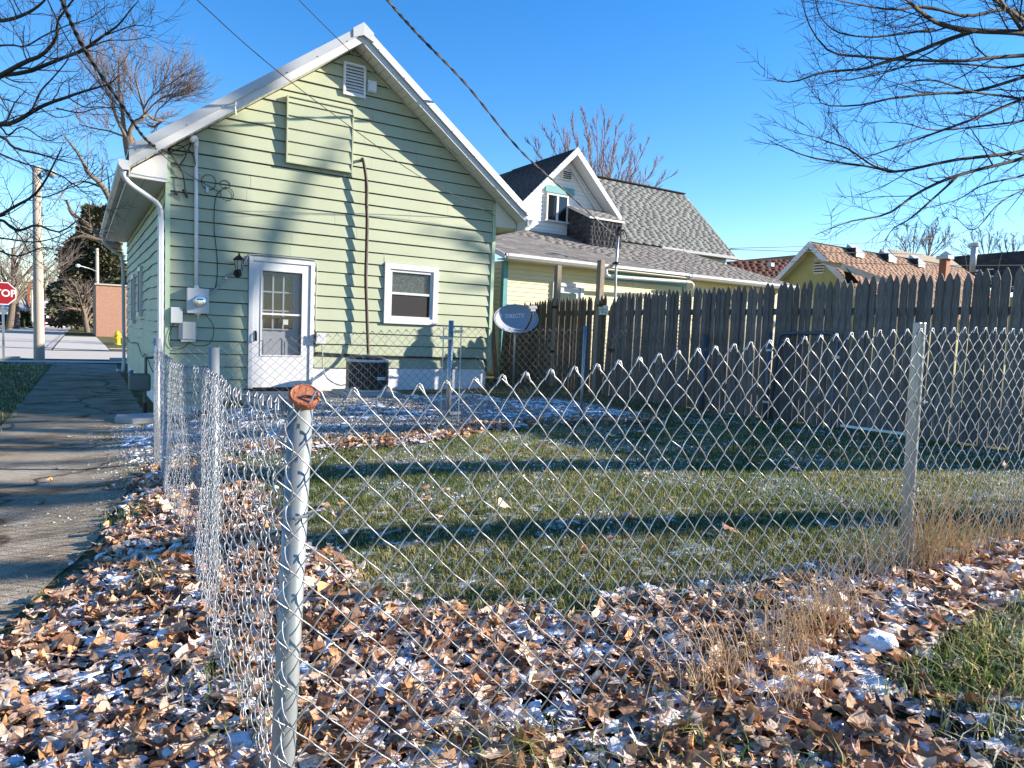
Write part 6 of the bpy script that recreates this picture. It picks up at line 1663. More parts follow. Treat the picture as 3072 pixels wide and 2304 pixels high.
for pts, r0, r1, L_ in (   # lower spreading limbs, seen beside the eave
 ([(350, 660), (330, 600), (300, 550), (265, 520), (240, 470), (195, 410)], .20, .05, 2.6), ([(345, 745), (280, 690), (240, 655), (215, 640), (200, 600)], .17, .06, 2.2),
 ([(300, 560), (255, 545), (210, 555), (180, 590), (150, 630)], .07, .02, 2.4), ([(360, 740), (310, 725), (260, 710), (215, 715), (190, 730)], .16, .04, 2.2)):
    P = pts; T.guided(A(P, np.linspace(D, D - 1.5, len(P))), r0 * .72, r1 * .7, 1, 3, prm2, n=12, L_=L_ * 1.2, start=.15)
T.build('pollarded_tree', 'pollarded grey tree with crooked limbs and dense shoots rising behind the green house eave', tb, M['bark'], M['twig'])

# round-crowned tree behind the neighbour's roof
T = Tree(12)
prm = dict(wob=.05, up=.05, n=[18, 15, 9], ang=(.2, .6), len=(.45, .75), rmin=.017, taper=.3, rk=(.3, .5))
D = 42.0
tb = at(1800, 800, D); tb[2] = 0.3
T.big.append((spline([tb - np.array([0, 0, .3]), tb + np.array([0, 0, 2]), at(1800, 640, D)], 6), np.linspace(.30, .22, 6)))
for tx, ty, r0 in ((1600, 440, .08), (1640, 400, .09), (1665, 360, .09), (1715, 370, .09), (1755, 335, .11), (1790, 345, .10), (1815, 355, .11), (1850, 380, .09), (1890, 400, .09), (1935, 440, .08), (1975, 490, .07), (1990, 540, .06), (1700, 430, .07), (1765, 400, .08), (1840, 440, .07), (1900, 480, .06)):
    mx, my = 1800 + (tx - 1800) * .55, 660 + (ty - 660) * .5
    dz_ = T.r.uniform(-3, 3)
    T.guided(A([(1800, 660), ((1800 + mx) / 2 + (tx - 1800) * .12, 620), (mx + (tx - 1800) * .08, my), (tx, ty)], [D, D + dz_ * .3, D + dz_ * .7, D + dz_]), r0 * .62, .014, 1, 3, prm, n=10, L_=2.3, start=.3)
T.build('bare_tree', 'bare reddish twigged tree with rounded crown behind the grey shingle roof', tb, M['twig_red'], M['twig_red'])

# small far trees at the right
for sd, (tx, ty), tops, D in ((21, (2735, 790), ((2690, 700), (2720, 680), (2745, 690), (2770, 700), (2700, 730)), 60), (22, (2783, 780), ((2775, 720), (2800, 710), (2815, 670), (2850, 690), (2860, 710), (2795, 680)), 58),
                         (23, (2960, 790), ((2880, 720), (2910, 700), (2940, 690), (2970, 690), (2995, 700), (2860, 745)), 70), (24, (3030, 790), ((2990, 730), (3010, 710), (3040, 705), (3070, 720)), 75)):
    T = Tree(sd); prm = dict(wob=.09, up=.05, n=[12, 10, 7], ang=(.3, .8), len=(.4, .7), rmin=.02, taper=.35, rk=(.3, .5))
    b_ = at(tx, ty, D); g_ = b_.copy(); g_[2] = 0
    T.big.append((spline([g_, b_], 4), np.array([.14, .13, .12, .1])))
    for p in tops: T.guided(A([(tx, ty), ((tx + p[0]) / 2 + T.r.uniform(-4, 4), (ty + p[1]) / 2), p], [D, D + T.r.uniform(-1, 1), D + T.r.uniform(-2, 2)]), .055, .018, 1, 3, prm, n=8, L_=1.9, start=.3)
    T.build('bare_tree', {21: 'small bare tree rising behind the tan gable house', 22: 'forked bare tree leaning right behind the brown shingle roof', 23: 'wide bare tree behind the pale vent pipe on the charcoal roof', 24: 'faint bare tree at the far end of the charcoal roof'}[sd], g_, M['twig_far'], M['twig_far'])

# street trees on the left and the far bare wood closing the street
for sd, px, py, D, H, lab in ((31, 26, 985, 70, 15, 'pale-trunked bare street tree beside the stop sign'), (32, 50, 978, 85, 14, 'bare street tree behind the blue sedan'), (33, 135, 962, 135, 15, 'bare street tree beyond the dark red car'),
                         (34, 85, 968, 120, 13, 'bare tree in front of the white bungalow'), (35, 215, 965, 120, 14, 'bare tree over the grey trailer'), (36, -40, 985, 60, 15, 'bare street tree at the outer kerb past the stop sign'),
                         (37, 190, 960, 170, 14, 'bare tree at the far end of the street')):
    T = Tree(sd); prm = dict(wob=.10, up=.05, n=[11, 8, 6], ang=(.35, .95), len=(.42, .7), rmin=.013 + D * .0001, taper=.35, rk=(.35, .55))
    g_ = at(px, py, D); g_[2] = float(gz(g_[0], g_[1]))
    top = g_ + np.array([T.r.uniform(-.6, .6), T.r.uniform(-.6, .6), H * .55])
    P = spline([g_, g_ * .6 + top * .4 + np.array([.2, 0, 0]), top], 8); Rd = np.linspace(.36, .16, 8); T.big.append((P, Rd))
    T.kids(P, Rd, H * .8, 0, 3, prm, .35)
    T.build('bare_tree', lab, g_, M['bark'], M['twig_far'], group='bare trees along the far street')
wood = Tree(40); prm = dict(wob=.12, up=.05, n=[8, 5], ang=(.4, 1.0), len=(.45, .7), rmin=.05, taper=.4, biglvl=-1)
for i in range(46):
    X_ = -70 + i * 3.4 + wood.r.uniform(-1, 1); Y_ = 215 + wood.r.uniform(-15, 25); z_ = float(gz(X_, Y_)); H = wood.r.uniform(8, 14)
    P = spline([np.array([X_, Y_, z_]), np.array([X_ + wood.r.uniform(-.5, .5), Y_, z_ + H * .7])], 6); wood.small.append((P, np.linspace(.3, .1, 6))); wood.kids(P, np.linspace(.3, .1, 6), H * .7, 0, 2, prm, .2)
byK = {}
for P, Rd in wood.small: byK.setdefault(len(P), []).append((P, Rd))
Vs, Fs, off = [], [], 0
for K, it in byK.items():
    V, F = tubes(np.array([i[0] for i in it]), np.array([i[1] for i in it]), 3); Vs.append(V); Fs.append(F + off); off += len(V)
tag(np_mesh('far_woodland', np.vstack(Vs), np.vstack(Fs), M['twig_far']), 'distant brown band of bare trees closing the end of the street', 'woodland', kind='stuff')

# evergreen and bush: many small needle sprays
def evergreen(name, label, base, H, W, n, m, seed, conical=.75, leafs=.22):
    r = np.random.default_rng(seed); t = empty(name, base, label, 'tree' if H > 3 else 'bush')
    MB().tube([base, base + np.array([0, 0, H * .9])], [.25 * H / 14, .04], 8).build('trunk', M['bark_dark'], t)
    h = r.uniform(.06, 1, n) ** .9; a = r.uniform(0, 2 * np.pi, n)
    prof = (1 - h ** 2.2 * conical) * (.75 + .35 * np.sin(h * 23 + 2.3 * np.sin(a * 2)) * .5 + .25 * np.sin(a * 3 + h * 9))
    rr = W * np.sqrt(r.uniform(.12, 1, n)) * np.clip(prof, .1, 1.2)
    C = np.stack([base[0] + rr * np.cos(a), base[1] + rr * np.sin(a), base[2] + h * H - .03 * rr], 1)
    d = np.stack([np.cos(a), np.sin(a), r.uniform(-.7, .35, n)], 1) + r.normal(0, .45, (n, 3)); d /= np.linalg.norm(d, axis=1, keepdims=True)
    s = np.cross(d, r.normal(0, 1, (n, 3))); s /= np.linalg.norm(s, axis=1, keepdims=True)
    ln = leafs * r.uniform(.7, 1.6, n)[:, None]; w = ln * .22
    V = np.stack([C - s * w * .3, C + d * ln * .5 - s * w, C + d * ln, C + d * ln * .5 + s * w], 1).reshape(-1, 3)
    F = np.arange(4 * n).reshape(-1, 4)
    c = np.repeat(r.uniform(.5, 1.6, n), 4)[:, None] * np.ones(3)
    np_mesh('crown', V, F, m, t, col=c)
    return t
q = at(290, 985, 82); q[2] = float(gz(q[0], q[1])); evergreen('evergreen_tree', 'tall dark evergreen behind the brick building', q, 14.5, 4.4, 26000, M['needle'], 3, leafs=.55)
q = at(232, 975, 92); q[2] = float(gz(q[0], q[1])); evergreen('evergreen_tree', 'broad dark evergreen overhanging the grey trailer', q, 8.5, 3.6, 12000, M['needle'], 4, .6, .5)
q = at(64, 972, 90); q[2] = float(gz(q[0], q[1])); evergreen('round_bush', 'round green bush near the white bungalow', q, 2.2, 1.3, 2500, M['bush'], 5, .5, .25)
T = Tree(44); prm = dict(wob=.14, up=.0, n=[12, 7, 4], ang=(.4, 1.2), len=(.45, .75), rmin=.016, taper=.35)
q = at(262, 985, 74); q[2] = float(gz(q[0], q[1]))
P = spline([q, q + np.array([-.3, 0, 2.0]), q + np.array([-.6, -.3, 4.2])], 6); Rd = np.linspace(.3, .15, 6); T.big.append((P, Rd)); T.kids(P, Rd, 6.5, 0, 3, prm, .2)
T.build('thicket_tree', 'low bare arching tree in front of the evergreens beside the brick building', q, M['bark'], M['twig'], group='bare trees along the far street')

# trees standing off to the right whose trunks and limbs shade the yard and the back wall
for sd, (X_, Y_), H, r0, cl, lab in ((51, (22.6, .5), 17, .42, .55, 'tall bare shade tree standing well beyond the wooden fence'), (52, (24.0, 3.2), 15, .36, .5, 'bare shade tree standing beyond the wooden fence next to the tallest one'), (53, (14.0, -2.85), 13, .24, .38, 'bare shade tree standing off to the right of the leaf bank'), (54, (17.0, -2.4), 13, .33, .4, 'stout bare shade tree behind the one right of the leaf bank'), (55, (16.0, -.4), 12, .17, .42, 'slim bare shade tree between the stout one and the wooden fence'), (56, (20.0, -1.1), 14, .26, .45, 'bare shade tree standing past the slim one')):
    T = Tree(sd); prm = dict(wob=.10, up=.04, n=[7, 4, 3], ang=(.4, .9), len=(.35, .6), rmin=.02, taper=.4)
    g_ = np.array([X_, Y_, .45]); top = g_ + np.array([.3 + (sd > 52) * T.r.uniform(-1.6, 1.6), .2 + (sd > 52) * T.r.uniform(-1.3, 1.3), H * .95])
    P = spline([g_, g_ * .5 + top * .5 + np.array([.25, .15, 0]), top], 12); Rd = np.linspace(r0, r0 * .4, 12); T.big.append((P, Rd)); T.kids(P, Rd, H * .5, 0, 3, prm, cl)
    T.build('bare_tree', lab, g_, M['bark'], M['twig'], group='shade trees off to the right')
# ------------------------------------------------------------------ leaf litter
def leaf_shape(seed):
    """lobed, crumpled dry leaf: verts (n,3) about 1 across, tri faces"""
    r = np.random.default_rng(seed)
    NO, NI = 15, 7
    a0 = np.linspace(-2.85, 2.85, NO); a1 = np.linspace(-2.6, 2.6, NI)
    lob = r.uniform(.06, .22)
    fo = (.40 + .12 * np.cos(a0)) * (1 + lob * np.cos(a0 * 5 + r.uniform(-.4, .4))) * r.uniform(.82, 1.15, NO)
    if r.random() < .35: fo[:r.integers(3, 7)] *= r.uniform(.45, .7)                # torn
    fi = np.full(NI, .22)
    wd = r.uniform(.65, 1.05)
    P = np.concatenate([[[0, 0]], np.stack([fi * np.cos(a1), fi * np.sin(a1) * wd], 1), np.stack([fo * np.cos(a0), fo * np.sin(a0) * wd], 1), [[-.62, .03]]])
    th = r.uniform(0, np.pi); q = P[:, 0] * np.cos(th) + P[:, 1] * np.sin(th)
    z = r.uniform(-.1, .8) * q ** 2 + r.uniform(-.5, .5) * P[:, 0] * P[:, 1]
    for _ in range(3):
        d_ = r.uniform(0, 6.28); f_ = r.uniform(6, 13); z += r.uniform(.015, .045) * np.sin((P[:, 0] * np.cos(d_) + P[:, 1] * np.sin(d_)) * f_ + r.uniform(0, 6))
    z += r.normal(0, .02, len(P))
    if r.random() < .55:
        k = r.uniform(1.5, 3.6); px = np.sin(q * k) / k; dq = px - q
        P = P + np.stack([dq * np.cos(th), dq * np.sin(th)], 1); z = z + (1 - np.cos(q * k)) / k * .75
    V = np.concatenate([P, z[:, None]], 1)
    F = [(0, 1 + i, 2 + i) for i in range(NI - 1)]
    o = 1 + NI
    for i in range(NI - 1):
        A, B = o + 2 * i, o + 2 * i + 1
        F += [(1 + i, A, B), (1 + i, B, 2 + i), (2 + i, B, B + 1)]
    F += [(NI, o + NO - 3, o + NO - 2), (NI, o + NO - 2, o + NO - 1), (0, NI, o + NO), (0, o + NO, 1)]
    return V, np.array(F)
SHAPES = [leaf_shape(100 + i) for i in range(28)]
PAL = np.array([(.42, .26, .16), (.36, .20, .11), (.50, .35, .24), (.27, .13, .07), (.20, .10, .055), (.58, .44, .32), (.40, .21, .095), (.15, .08, .05), (.53, .39, .28), (.33, .185, .11), (.44, .23, .10), (.60, .48, .37), (.24, .14, .09), (.47, .33, .24)])

def rot_mats(yaw_, pitch_, roll_):
    cy, sy, cp, sp_, cr, sr = np.cos(yaw_), np.sin(yaw_), np.cos(pitch_), np.sin(pitch_), np.cos(roll_), np.sin(roll_)
    R = np.empty((len(yaw_), 3, 3))
    R[:, 0] = np.stack([cy * cp, cy * sp_ * sr - sy * cr, cy * sp_ * cr + sy * sr], 1)
    R[:, 1] = np.stack([sy * cp, sy * sp_ * sr + cy * cr, sy * sp_ * cr - cy * sr], 1)
    R[:, 2] = np.stack([-sp_, cp * sr, cp * cr], 1)
    return R

def scatter(n, x0, x1, y0, y1, dens, seed, vis=True):
    r = np.random.default_rng(seed)
    X = r.uniform(x0, x1, n); Y = r.uniform(y0, y1, n)
    k = r.random(n) < dens(X, Y)
    if vis:                                     # keep to the part of the yard around the view
        dep = X * math.sin(YAW) + Y * math.cos(YAW); lat = X * math.cos(YAW) - Y * math.sin(YAW)
        k &= (dep > 1.3) & (np.abs(lat) < dep * .95 + .6)
    return X[k], Y[k]

def leaf_set(X, Y, seed, lift=(.0, .045), size=(.030, .072), flat=.20):
    r = np.random.default_rng(seed); n = len(X)
    z = gz(X, Y) + r.uniform(*lift, n) + .012
    sz = r.uniform(*size, n) * (1 + .3 * (r.random(n) < .12))
    R = rot_mats(r.uniform(0, 6.283, n), r.normal(0, flat, n) + (r.random(n) < .12) * r.normal(0, .6, n), r.normal(0, flat, n) + np.pi * (r.random(n) < .35))
    col = PAL[r.integers(0, len(PAL), n)] * r.uniform(.9, 1.6, n)[:, None]
    sh = r.integers(0, len(SHAPES), n)
    return np.stack([X, Y, z], 1), sz, R, col, sh

def bake_leaves(name, sets):
    Vs, Fs, Cs, off = [], [], [], 0
    for (P, sz, R, col, sh) in sets:
        for s in range(len(SHAPES)):
            k = sh == s
            if not k.any(): continue
            sv, sf = SHAPES[s]
            V = np.einsum('nij,vj->nvi', R[k], sv) * (sz[k] * 1.35)[:, None, None] + P[k][:, None, :]
            m = len(V); nv = len(sv)
            edge = np.ones(nv); edge[0] = .85; edge[8:] = 1.06
            C = col[k][:, None, :] * edge[None, :, None]
            Vs.append(V.reshape(-1, 3)); Cs.append(C.reshape(-1, 3)); Fs.append((sf[None] + nv * np.arange(m)[:, None, None]).reshape(-1, 3) + off); off += m * nv
    return np_mesh(name, np.vstack(Vs), np.vstack(Fs), M['leaf'], col=np.vstack(Cs), smooth=False)

X1, Y1 = scatter(120000, -.8, 6.2, .2, 7.2, lambda x, y: leaf_density(x, y) ** 1.3 * np.where((x < .6) & (y < 7), .55, 1) * (1 - .6 * np.clip((fbm(x, y, 2.6, 61) - .50) * 9, 0, 1)), 1)
X2, Y2 = scatter(1500, .5, 8, 2, 7.2, lambda x, y: .10 + 0 * x, 2)
X3, Y3 = scatter(420, .3, 7, 7, 10.6, lambda x, y: .3 + 0 * x, 3)
X4, Y4 = scatter(420, -.6, .6, 3, 11, lambda x, y: .25 * np.exp(-(np.maximum(drive_edge(y) - x, 0)) * 3), 4)
near = (X1 * math.sin(YAW) + Y1 * math.cos(YAW))
big = np.argsort(near)
pick = big[(near[big] > 1.85)][:1500:5][:300]
rest = np.setdiff1d(np.arange(len(X1)), pick)
print('leaves', len(X1), len(X2))
lit = bake_leaves('leaf_litter', [leaf_set(X1[rest], Y1[rest], 5), leaf_set(X2, Y2, 6, lift=(.015, .05)), leaf_set(X3, Y3, 7, lift=(.0, .02)), leaf_set(X4, Y4, 8, lift=(.0, .012))])
tag(lit, 'deep litter of dry brown leaves lying along the chain link fence', 'leaf litter', kind='stuff')
# the nearest loose leaves, each its own object (shared meshes)
lm = []
for i in range(28):
    sv, sf = SHAPES[i % 28]
    me = bpy.data.meshes.new('fallen_leaf'); me.from_pydata([tuple(v * 1.35) for v in sv], [], [tuple(int(a) for a in f) for f in sf]); me.materials.append(M['leaf'])
    a = me.color_attributes.new("Col", 'FLOAT_COLOR', 'POINT'); c = PAL[i % 14] * (1.05 if i < 12 else .85)
    a.data.foreach_set("color", np.tile([*c, 1], len(sv)).astype(np.float32)); lm.append(me)
P, sz, R, col, sh = leaf_set(X1[pick], Y1[pick], 55, lift=(.04, .06))
for i in range(len(pick)):
    o = bpy.data.objects.new('fallen_leaf', lm[rnd.randrange(28)]); COL.link(o)
    m4 = Matrix.Identity(4)
    for a in range(3):
        for b_ in range(3): m4[a][b_] = R[i][a][b_] * sz[i]
        m4[a][3] = P[i][a]
    o.matrix_world = m4
    tag(o, 'loose dry brown leaf lying on top of the leaf litter', 'leaf', 'loose fallen leaves')

# ------------------------------------------------------------------ thin snow among the leaves
def blob_set(X, Y, size, h, seed, nseg=9, zoff=.0):
    r = np.random.default_rng(seed); n = len(X)
    a = 2 * np.pi * np.arange(nseg) / nseg
    S = r.uniform(*size, n); el = r.uniform(.45, 1, n); rotn = r.uniform(0, 6.283, n)
    rad = r.uniform(.35, 1.3, (n, nseg))
    def ring(f_, hh):
        lx = rad * f_ * S[:, None] * np.cos(a); ly = rad * f_ * S[:, None] * el[:, None] * np.sin(a)
        x = X[:, None] + lx * np.cos(rotn)[:, None] - ly * np.sin(rotn)[:, None]; y = Y[:, None] + lx * np.sin(rotn)[:, None] + ly * np.cos(rotn)[:, None]
        z = gz(x, y) + zoff + hh * r.uniform(.6, 1.4, (n, nseg)); return np.stack([x, y, z], -1)
    r0 = ring(1, np.zeros((n, 1)) - .004); r1 = ring(.82, h * .7); r2 = ring(.45, h)
    c = np.stack([X, Y, gz(X, Y) + zoff + h], -1)[:, None, :]
    V = np.concatenate([c, r2, r1, r0], 1); nv = V.shape[1]
    F = []
    for i in range(nseg):
        j = (i + 1) % nseg; F.append((0, 1 + i, 1 + j))
        for q_ in (0, 1):
            A0, B0 = 1 + q_ * nseg, 1 + (q_ + 1) * nseg; F += [(A0 + i, B0 + i, B0 + j), (A0 + i, B0 + j, A0 + j)]
    F = (np.array(F)[None] + nv * np.arange(n)[:, None, None]).reshape(-1, 3)
    return V.reshape(-1, 3), F
snx = lambda x, y: leaf_density(x, y) * (fbm(x, y, 2.6, 61) > .52) * .95
Xs, Ys = scatter(9000, -.7, 6, .2, 6.9, snx, 71)
Va, Fa = blob_set(Xs, Ys, (.012, .055), .006, 72, nseg=11, zoff=.036)
Xs, Ys = scatter(9000, .6, 8, 1.9, 7.2, lambda x, y: lawn_zone(x, y) * np.clip((fbm(x, y, 1.7, 62) - .45) * 4, 0, .9), 73)
Vb, Fb = blob_set(Xs, Ys, (.003, .012), .004, 74, nseg=5, zoff=.016)
Xs, Ys = scatter(2600, .4, 6.8, 7, 10.6, lambda x, y: gravel_zone(x, y) * (fbm(x, y, 1.9, 63) > .5) * .9, 75)
Vc, Fc = blob_set(Xs, Ys, (.015, .06), .008, 76, nseg=7, zoff=.014)
V = np.vstack([Va, Vb, Vc]); F = np.vstack([Fa, Fb + len(Va), Fc + len(Va) + len(Vb)])
tag(np_mesh('snow_patches', V, F, M['snow'], smooth=True), 'thin dusting of snow in patches on leaves and grass', 'snow', kind='stuff')
# one hard lump of snow standing on the leaves
c = at(2635, 1965, 2.55); c[2] = float(gz(c[0], c[1])) + .02
lump = MB(); lump.lathe([(.045, 0), (.060, .012), (.066, .026), (.060, .042), (.038, .052), (.012, .055)], c, 11)
lump.v = [(p[0] + .012 * math.sin(p[2] * 90 + p[1] * 70), p[1] + .012 * math.sin(p[0] * 80), p[2] + .012 * math.sin(p[0] * 60 + p[1] * 50)) for p in lump.v]
tag(lump.build('snow_lump', M['snow'], None, smooth=True), 'white lump of crusted snow standing on the brown leaves', 'snow lump')

# ------------------------------------------------------------------ grass
def blades(X, Y, h, w, col, seed, lean=.6, z0=-.004):
    r = np.random.default_rng(seed); n = len(X)
    z = gz(X, Y) + z0; az = r.uniform(0, 6.283, n); ln = r.uniform(.1, 1, n) * lean
    dx, dy = np.cos(az), np.sin(az); px, py = -dy, dx
    hh = h * r.uniform(.5, 1.3, n); ww = w * r.uniform(.7, 1.3, n)
    B = np.stack([X, Y, z], 1); D = np.stack([dx, dy, np.zeros(n)], 1); S = np.stack([px, py, np.zeros(n)], 1) * ww[:, None]
    up = np.array([0, 0, 1.])
    m = B + up * (hh * .55)[:, None] + D * (hh * ln * .35)[:, None]
    t = B + up * (hh * (1 - .35 * ln))[:, None] + D * (hh * ln * 1.1)[:, None]
    V = np.stack([B - S, B + S, m + S * .8, m - S * .8, t], 1).reshape(-1, 3)
    q = 5 * np.arange(n)[:, None]
    F = np.concatenate([q + np.array([[0, 1, 2]]), q + np.array([[0, 2, 3]]), q + np.array([[3, 2, 4]])], 1).reshape(-1, 3)
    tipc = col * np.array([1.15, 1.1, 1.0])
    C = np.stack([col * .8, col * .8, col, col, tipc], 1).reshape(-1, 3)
    return V, F, C
GP = np.array([(.07, .135, .03), (.10, .17, .04), (.15, .20, .05), (.24, .24, .085), (.40, .35, .16), (.48, .41, .23), (.055, .10, .028)])
def grass_cols(X, Y, seed, dry):
    r = np.random.default_rng(seed); n = len(X)
    f_ = fbm(X, Y, 1.4, 81); p = np.clip(dry + (f_ - .5) * 1.4, .05, .9)
    isd = r.random(n) < p
    g_ = GP[np.array([0, 1, 2, 3, 6])[r.integers(0, 5, n)]]; d_ = GP[np.array([4, 5, 3])[r.integers(0, 3, n)]]
    c_ = np.where(isd[:, None], d_, g_) * r.uniform(.8, 1.5, n)[:, None]
    fr_ = (r.random(n) < np.clip((fbm(X, Y, 1.7, 62) - .46) * 3.5, 0, .6))[:, None] * r.uniform(.1, .55, n)[:, None]      # hoar frost
    return c_ * (1 - fr_) + np.array([.62, .66, .70]) * fr_
Xg, Yg = scatter(330000, .6, 8.05, 1.7, 7.2, lambda x, y: np.clip(lawn_zone(x, y) * 1.1 + .04, 0, 1) * np.interp(x * math.sin(YAW) + y * math.cos(YAW), [2, 5, 9], [1, .75, .5]), 91)
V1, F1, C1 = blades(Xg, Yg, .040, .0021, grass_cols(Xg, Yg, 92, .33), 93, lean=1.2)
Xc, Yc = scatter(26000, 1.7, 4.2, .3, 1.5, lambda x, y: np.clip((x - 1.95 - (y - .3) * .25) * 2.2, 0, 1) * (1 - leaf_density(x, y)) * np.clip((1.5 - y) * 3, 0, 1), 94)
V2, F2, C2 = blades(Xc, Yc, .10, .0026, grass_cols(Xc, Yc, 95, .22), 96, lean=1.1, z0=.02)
# few green blades through the leaves near the fence foot
r = np.random.default_rng(97)
cl = [(1.25, 1.55), (1.05, 1.62), (1.55, 1.35), (.42, 2.6), (.30, 3.9), (.28, 5.2), (1.9, 2.3), (2.4, 1.9), (1.45, 1.1), (1.75, 1.0), (.5, 2.2)]
Xk = np.concatenate([c[0] + r.normal(0, .10, 60) for c in cl]); Yk = np.concatenate([c[1] + r.normal(0, .10, 60) for c in cl])
V3, F3, C3 = blades(Xk, Yk, .11, .0028, grass_cols(Xk, Yk, 98, .25), 99, lean=1.3, z0=.02)
# patchy blades beyond: gravel edge, behind the rear fence, driveway verge and far lawns
Xv, Yv = scatter(26000, .3, 8.0, 6.9, 11.3, lambda x, y: .35 * (1 - gravel_zone(x, y)) * ((x > 5.2) | (y < 7.4)), 101)
V4, F4, C4 = blades(Xv, Yv, .05, .003, grass_cols(Xv, Yv, 102, .55), 103)
Xw, Yw = scatter(16000, -4.5, -.75, 10.2, 25, lambda x, y: .8 + 0 * x, 104, vis=False)
V5, F5, C5 = blades(Xw, Yw, .06, .006, grass_cols(Xw, Yw, 105, .4), 106)
Xe, Ye = scatter(5000, -.6, 1.0, 3.0, 11, lambda x, y: np.exp(-((x - drive_edge(y)) / .16) ** 2) * (fbm(x, y, 2.5, 9) > .5), 107)
V6, F6, C6 = blades(Xe, Ye, .035, .003, grass_cols(Xe, Ye, 108, .6), 109)
Vs, Fs, Cs, off = [], [], [], 0
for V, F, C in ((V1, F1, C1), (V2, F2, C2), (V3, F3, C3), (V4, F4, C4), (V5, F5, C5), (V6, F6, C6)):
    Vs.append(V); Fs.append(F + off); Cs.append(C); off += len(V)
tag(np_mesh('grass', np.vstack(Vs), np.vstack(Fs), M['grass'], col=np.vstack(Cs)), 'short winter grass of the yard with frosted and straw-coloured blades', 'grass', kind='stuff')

# dry straw tufts along the fence foot
def straw(c, n, h, spread, seed):
    r = np.random.default_rng(seed)
    X = c[0] + r.normal(0, spread, n); Y = c[1] + r.normal(0, spread * .5, n); z = gz(X, Y)
    K = 5; az = r.uniform(0, 6.283, n); hh = h * r.uniform(.35, 1.15, n); ln = r.uniform(.05, .55, n)
    P = np.empty((n, K, 3))
    for i in range(K):
        f_ = i / (K - 1); P[:, i, 0] = X + np.cos(az) * hh * ln * f_ ** 1.8; P[:, i, 1] = Y + np.sin(az) * hh * ln * f_ ** 1.8; P[:, i, 2] = z + hh * f_ * (1 - .3 * ln * f_)
    V, F = tubes(P, np.full((n, K), .0019) * np.linspace(1.1, .5, K)[None], 3)
    c_ = np.array([(.80, .62, .38), (.92, .74, .50), (.66, .48, .28)])[r.integers(0, 3, n)]
    return V, F, np.repeat(c_, K * 3, 0)
TUFT = [((3.52, 1.72), 75, .42, .09), ((3.78, 1.66), 40, .30, .10), ((4.2, 1.66), 35, .26, .15), ((4.7, 1.66), 35, .26, .2), ((2.55, 1.60), 70, .24, .10), ((2.25, 1.55), 60, .22, .10), ((1.85, 1.58), 55, .2, .10), ((3.2, 1.80), 40, .3, .1), ((2.0, 1.35), 40, .18, .08)]
LAB = ['tall straw tuft growing at the foot of the leaning steel post', 'straw tuft beside the tall tuft at the leaning post', 'straw tuft along the fence foot past the leaning post', 'straw tuft furthest past the leaning post', 'low straw tuft on the leaf bank under the front mesh', 'dry straw tuft amid the leaves below the front mesh', 'small straw tuft on the leaf bank nearer the corner post', 'thin straw wisps just inside the leaning post', 'short straw wisps on the leaves in front of the mesh']
for i, (c, n, h, s_) in enumerate(TUFT):
    V, F, C = straw(c, int(n * 1.7), h * 1.15, s_, 200 + i)
    tag(np_mesh('straw_tuft', V, F, M['straw'], col=C), LAB[i], 'dry grass', 'straw tufts along the fence')
# thin bare saplings against the wooden fence
for i, (pts, X_) in enumerate((([(1895, 1240), (1850, 1150), (1822, 1050), (1800, 960), (1792, 880), (1795, 840)], 7.9), ([(2090, 1180), (2070, 1000), (2060, 850), (2050, 740), (2035, 648)], 8.0), ([(1985, 1010), (1940, 950), (1905, 880), (1895, 820)], 7.95), ([(2095, 1000), (2060, 930), (2030, 890)], 7.95), ([(2980, 900), (2990, 840), (3000, 780), (3012, 745)], 8.5), ([(2905, 870), (2900, 800), (2895, 760)], 8.5))):
    T = Tree(300 + i); P = [onX(x, y, X_) for x, y in pts]
    if i < 2: P[0][2] = .4
    T.guided(P, .006, .0022, 2, 3, dict(wob=.12, up=.08, n=[4, 4, 3], ang=(.3, .8), len=(.15, .35), rmin=.0018, taper=.4), n=10)
    T.build('sapling', ['bare sapling rising past the licence plate on the fence', 'tall thin sapling whip standing before the grey shingle roof', 'thin bent whip leaning over the picket tops', 'short forked whip in front of the pickets', 'bare whip behind the fence before the charcoal roof', 'short bare whip behind the fence near the vent pipe'][i], P[0], M['twig'], M['twig'], group='saplings by the wooden fence', sides=(4, 3), cat='sapling')
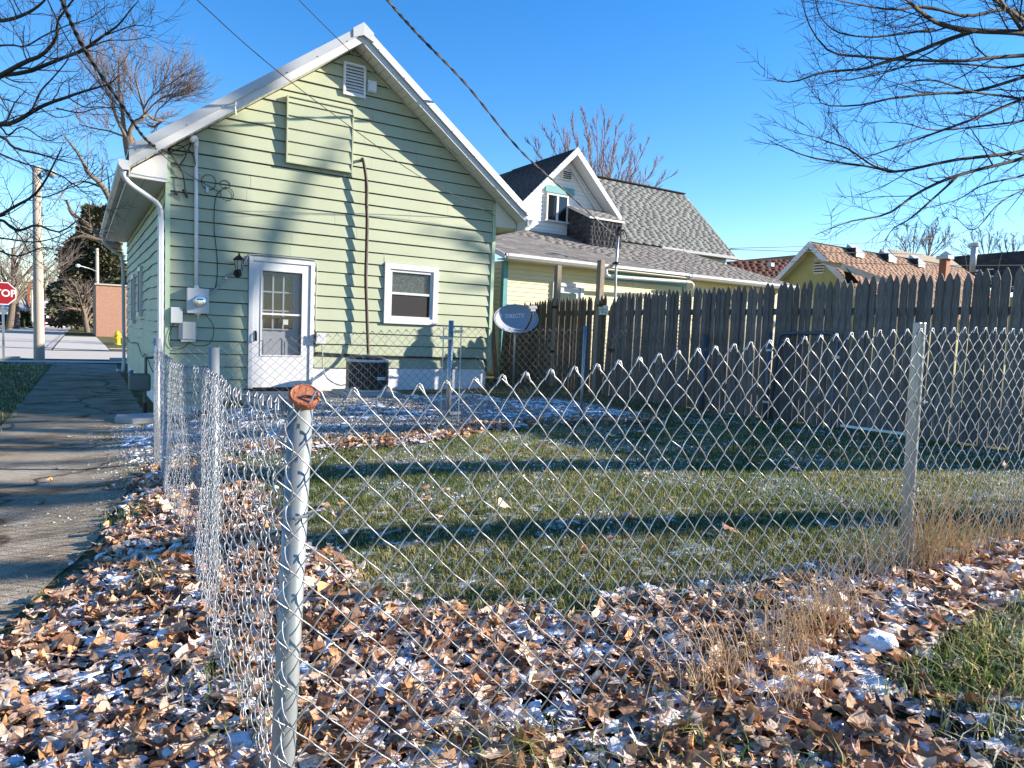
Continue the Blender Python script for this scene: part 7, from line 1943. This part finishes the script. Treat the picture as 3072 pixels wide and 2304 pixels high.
# sticks on leaves
for i, (a, b_) in enumerate((((440, 1740), (610, 1790)), ((2580, 2180), (2700, 2290)))):
    p, q_ = at(*a, 3.4 if i == 0 else 1.95), at(*b_, 3.3 if i == 0 else 1.9)
    for v in (p, q_): v[2] = float(gz(v[0], v[1])) + .08
    tag(MB().tube(spline([p, (p + q_) / 2 + np.array([0, 0, .02]), q_], 8), [.004] * 7 + [.002], 5).build('stick', M['straw'] if 0 else M['oldpost'], None), ['pale stick lying on the leaves beside the side fence', 'pale stick lying on the leaves by the grass corner'][i], 'stick', 'sticks on the leaves')

# ------------------------------------------------------------------ gravel
def stones(X, Y, size, seed):
    r = np.random.default_rng(seed); n = len(X)
    base = np.array([(1, 0, 0), (-1, 0, 0), (0, 1, 0), (0, -1, 0), (0, 0, 1), (0, 0, -1)], float)
    V = base[None] * r.uniform(.6, 1.3, (n, 6, 1)) * np.array([1, 1, .62]); R = rot_mats(r.uniform(0, 6.283, n), r.normal(0, .3, n), r.normal(0, .3, n))
    V = np.einsum('nij,nvj->nvi', R, V) * r.uniform(*size, n)[:, None, None] + np.stack([X, Y, gz(X, Y) + .006], 1)[:, None]
    F = np.array([(0, 2, 4), (2, 1, 4), (1, 3, 4), (3, 0, 4), (2, 0, 5), (1, 2, 5), (3, 1, 5), (0, 3, 5)])
    c = np.repeat((np.array([(.42, .41, .40), (.55, .54, .53), (.30, .28, .26), (.48, .43, .36), (.22, .20, .19)])[r.integers(0, 5, n)] * r.uniform(.8, 1.2, n)[:, None]), 6, 0)
    return V.reshape(-1, 3), (F[None] + 6 * np.arange(n)[:, None, None]).reshape(-1, 3), c
Xs, Ys = scatter(42000, .3, 7.0, 6.9, 10.7, lambda x, y: gravel_zone(x, y), 111)
Va, Fa, Ca = stones(Xs, Ys, (.009, .024), 112)
Xs, Ys = scatter(5000, -.6, .6, 5.5, 11, lambda x, y: np.exp(-((x - drive_edge(y)) / .3) ** 2) * .6, 113)
Vb, Fb, Cb = stones(Xs, Ys, (.006, .02), 114)
tag(np_mesh('gravel', np.vstack([Va, Vb]), np.vstack([Fa, Fb + len(Va)]), M['stone'], col=np.vstack([Ca, Cb])), 'pale crushed stone between the rear chain link fence and the green house', 'gravel', kind='stuff')
bpy.context.view_layer.update()
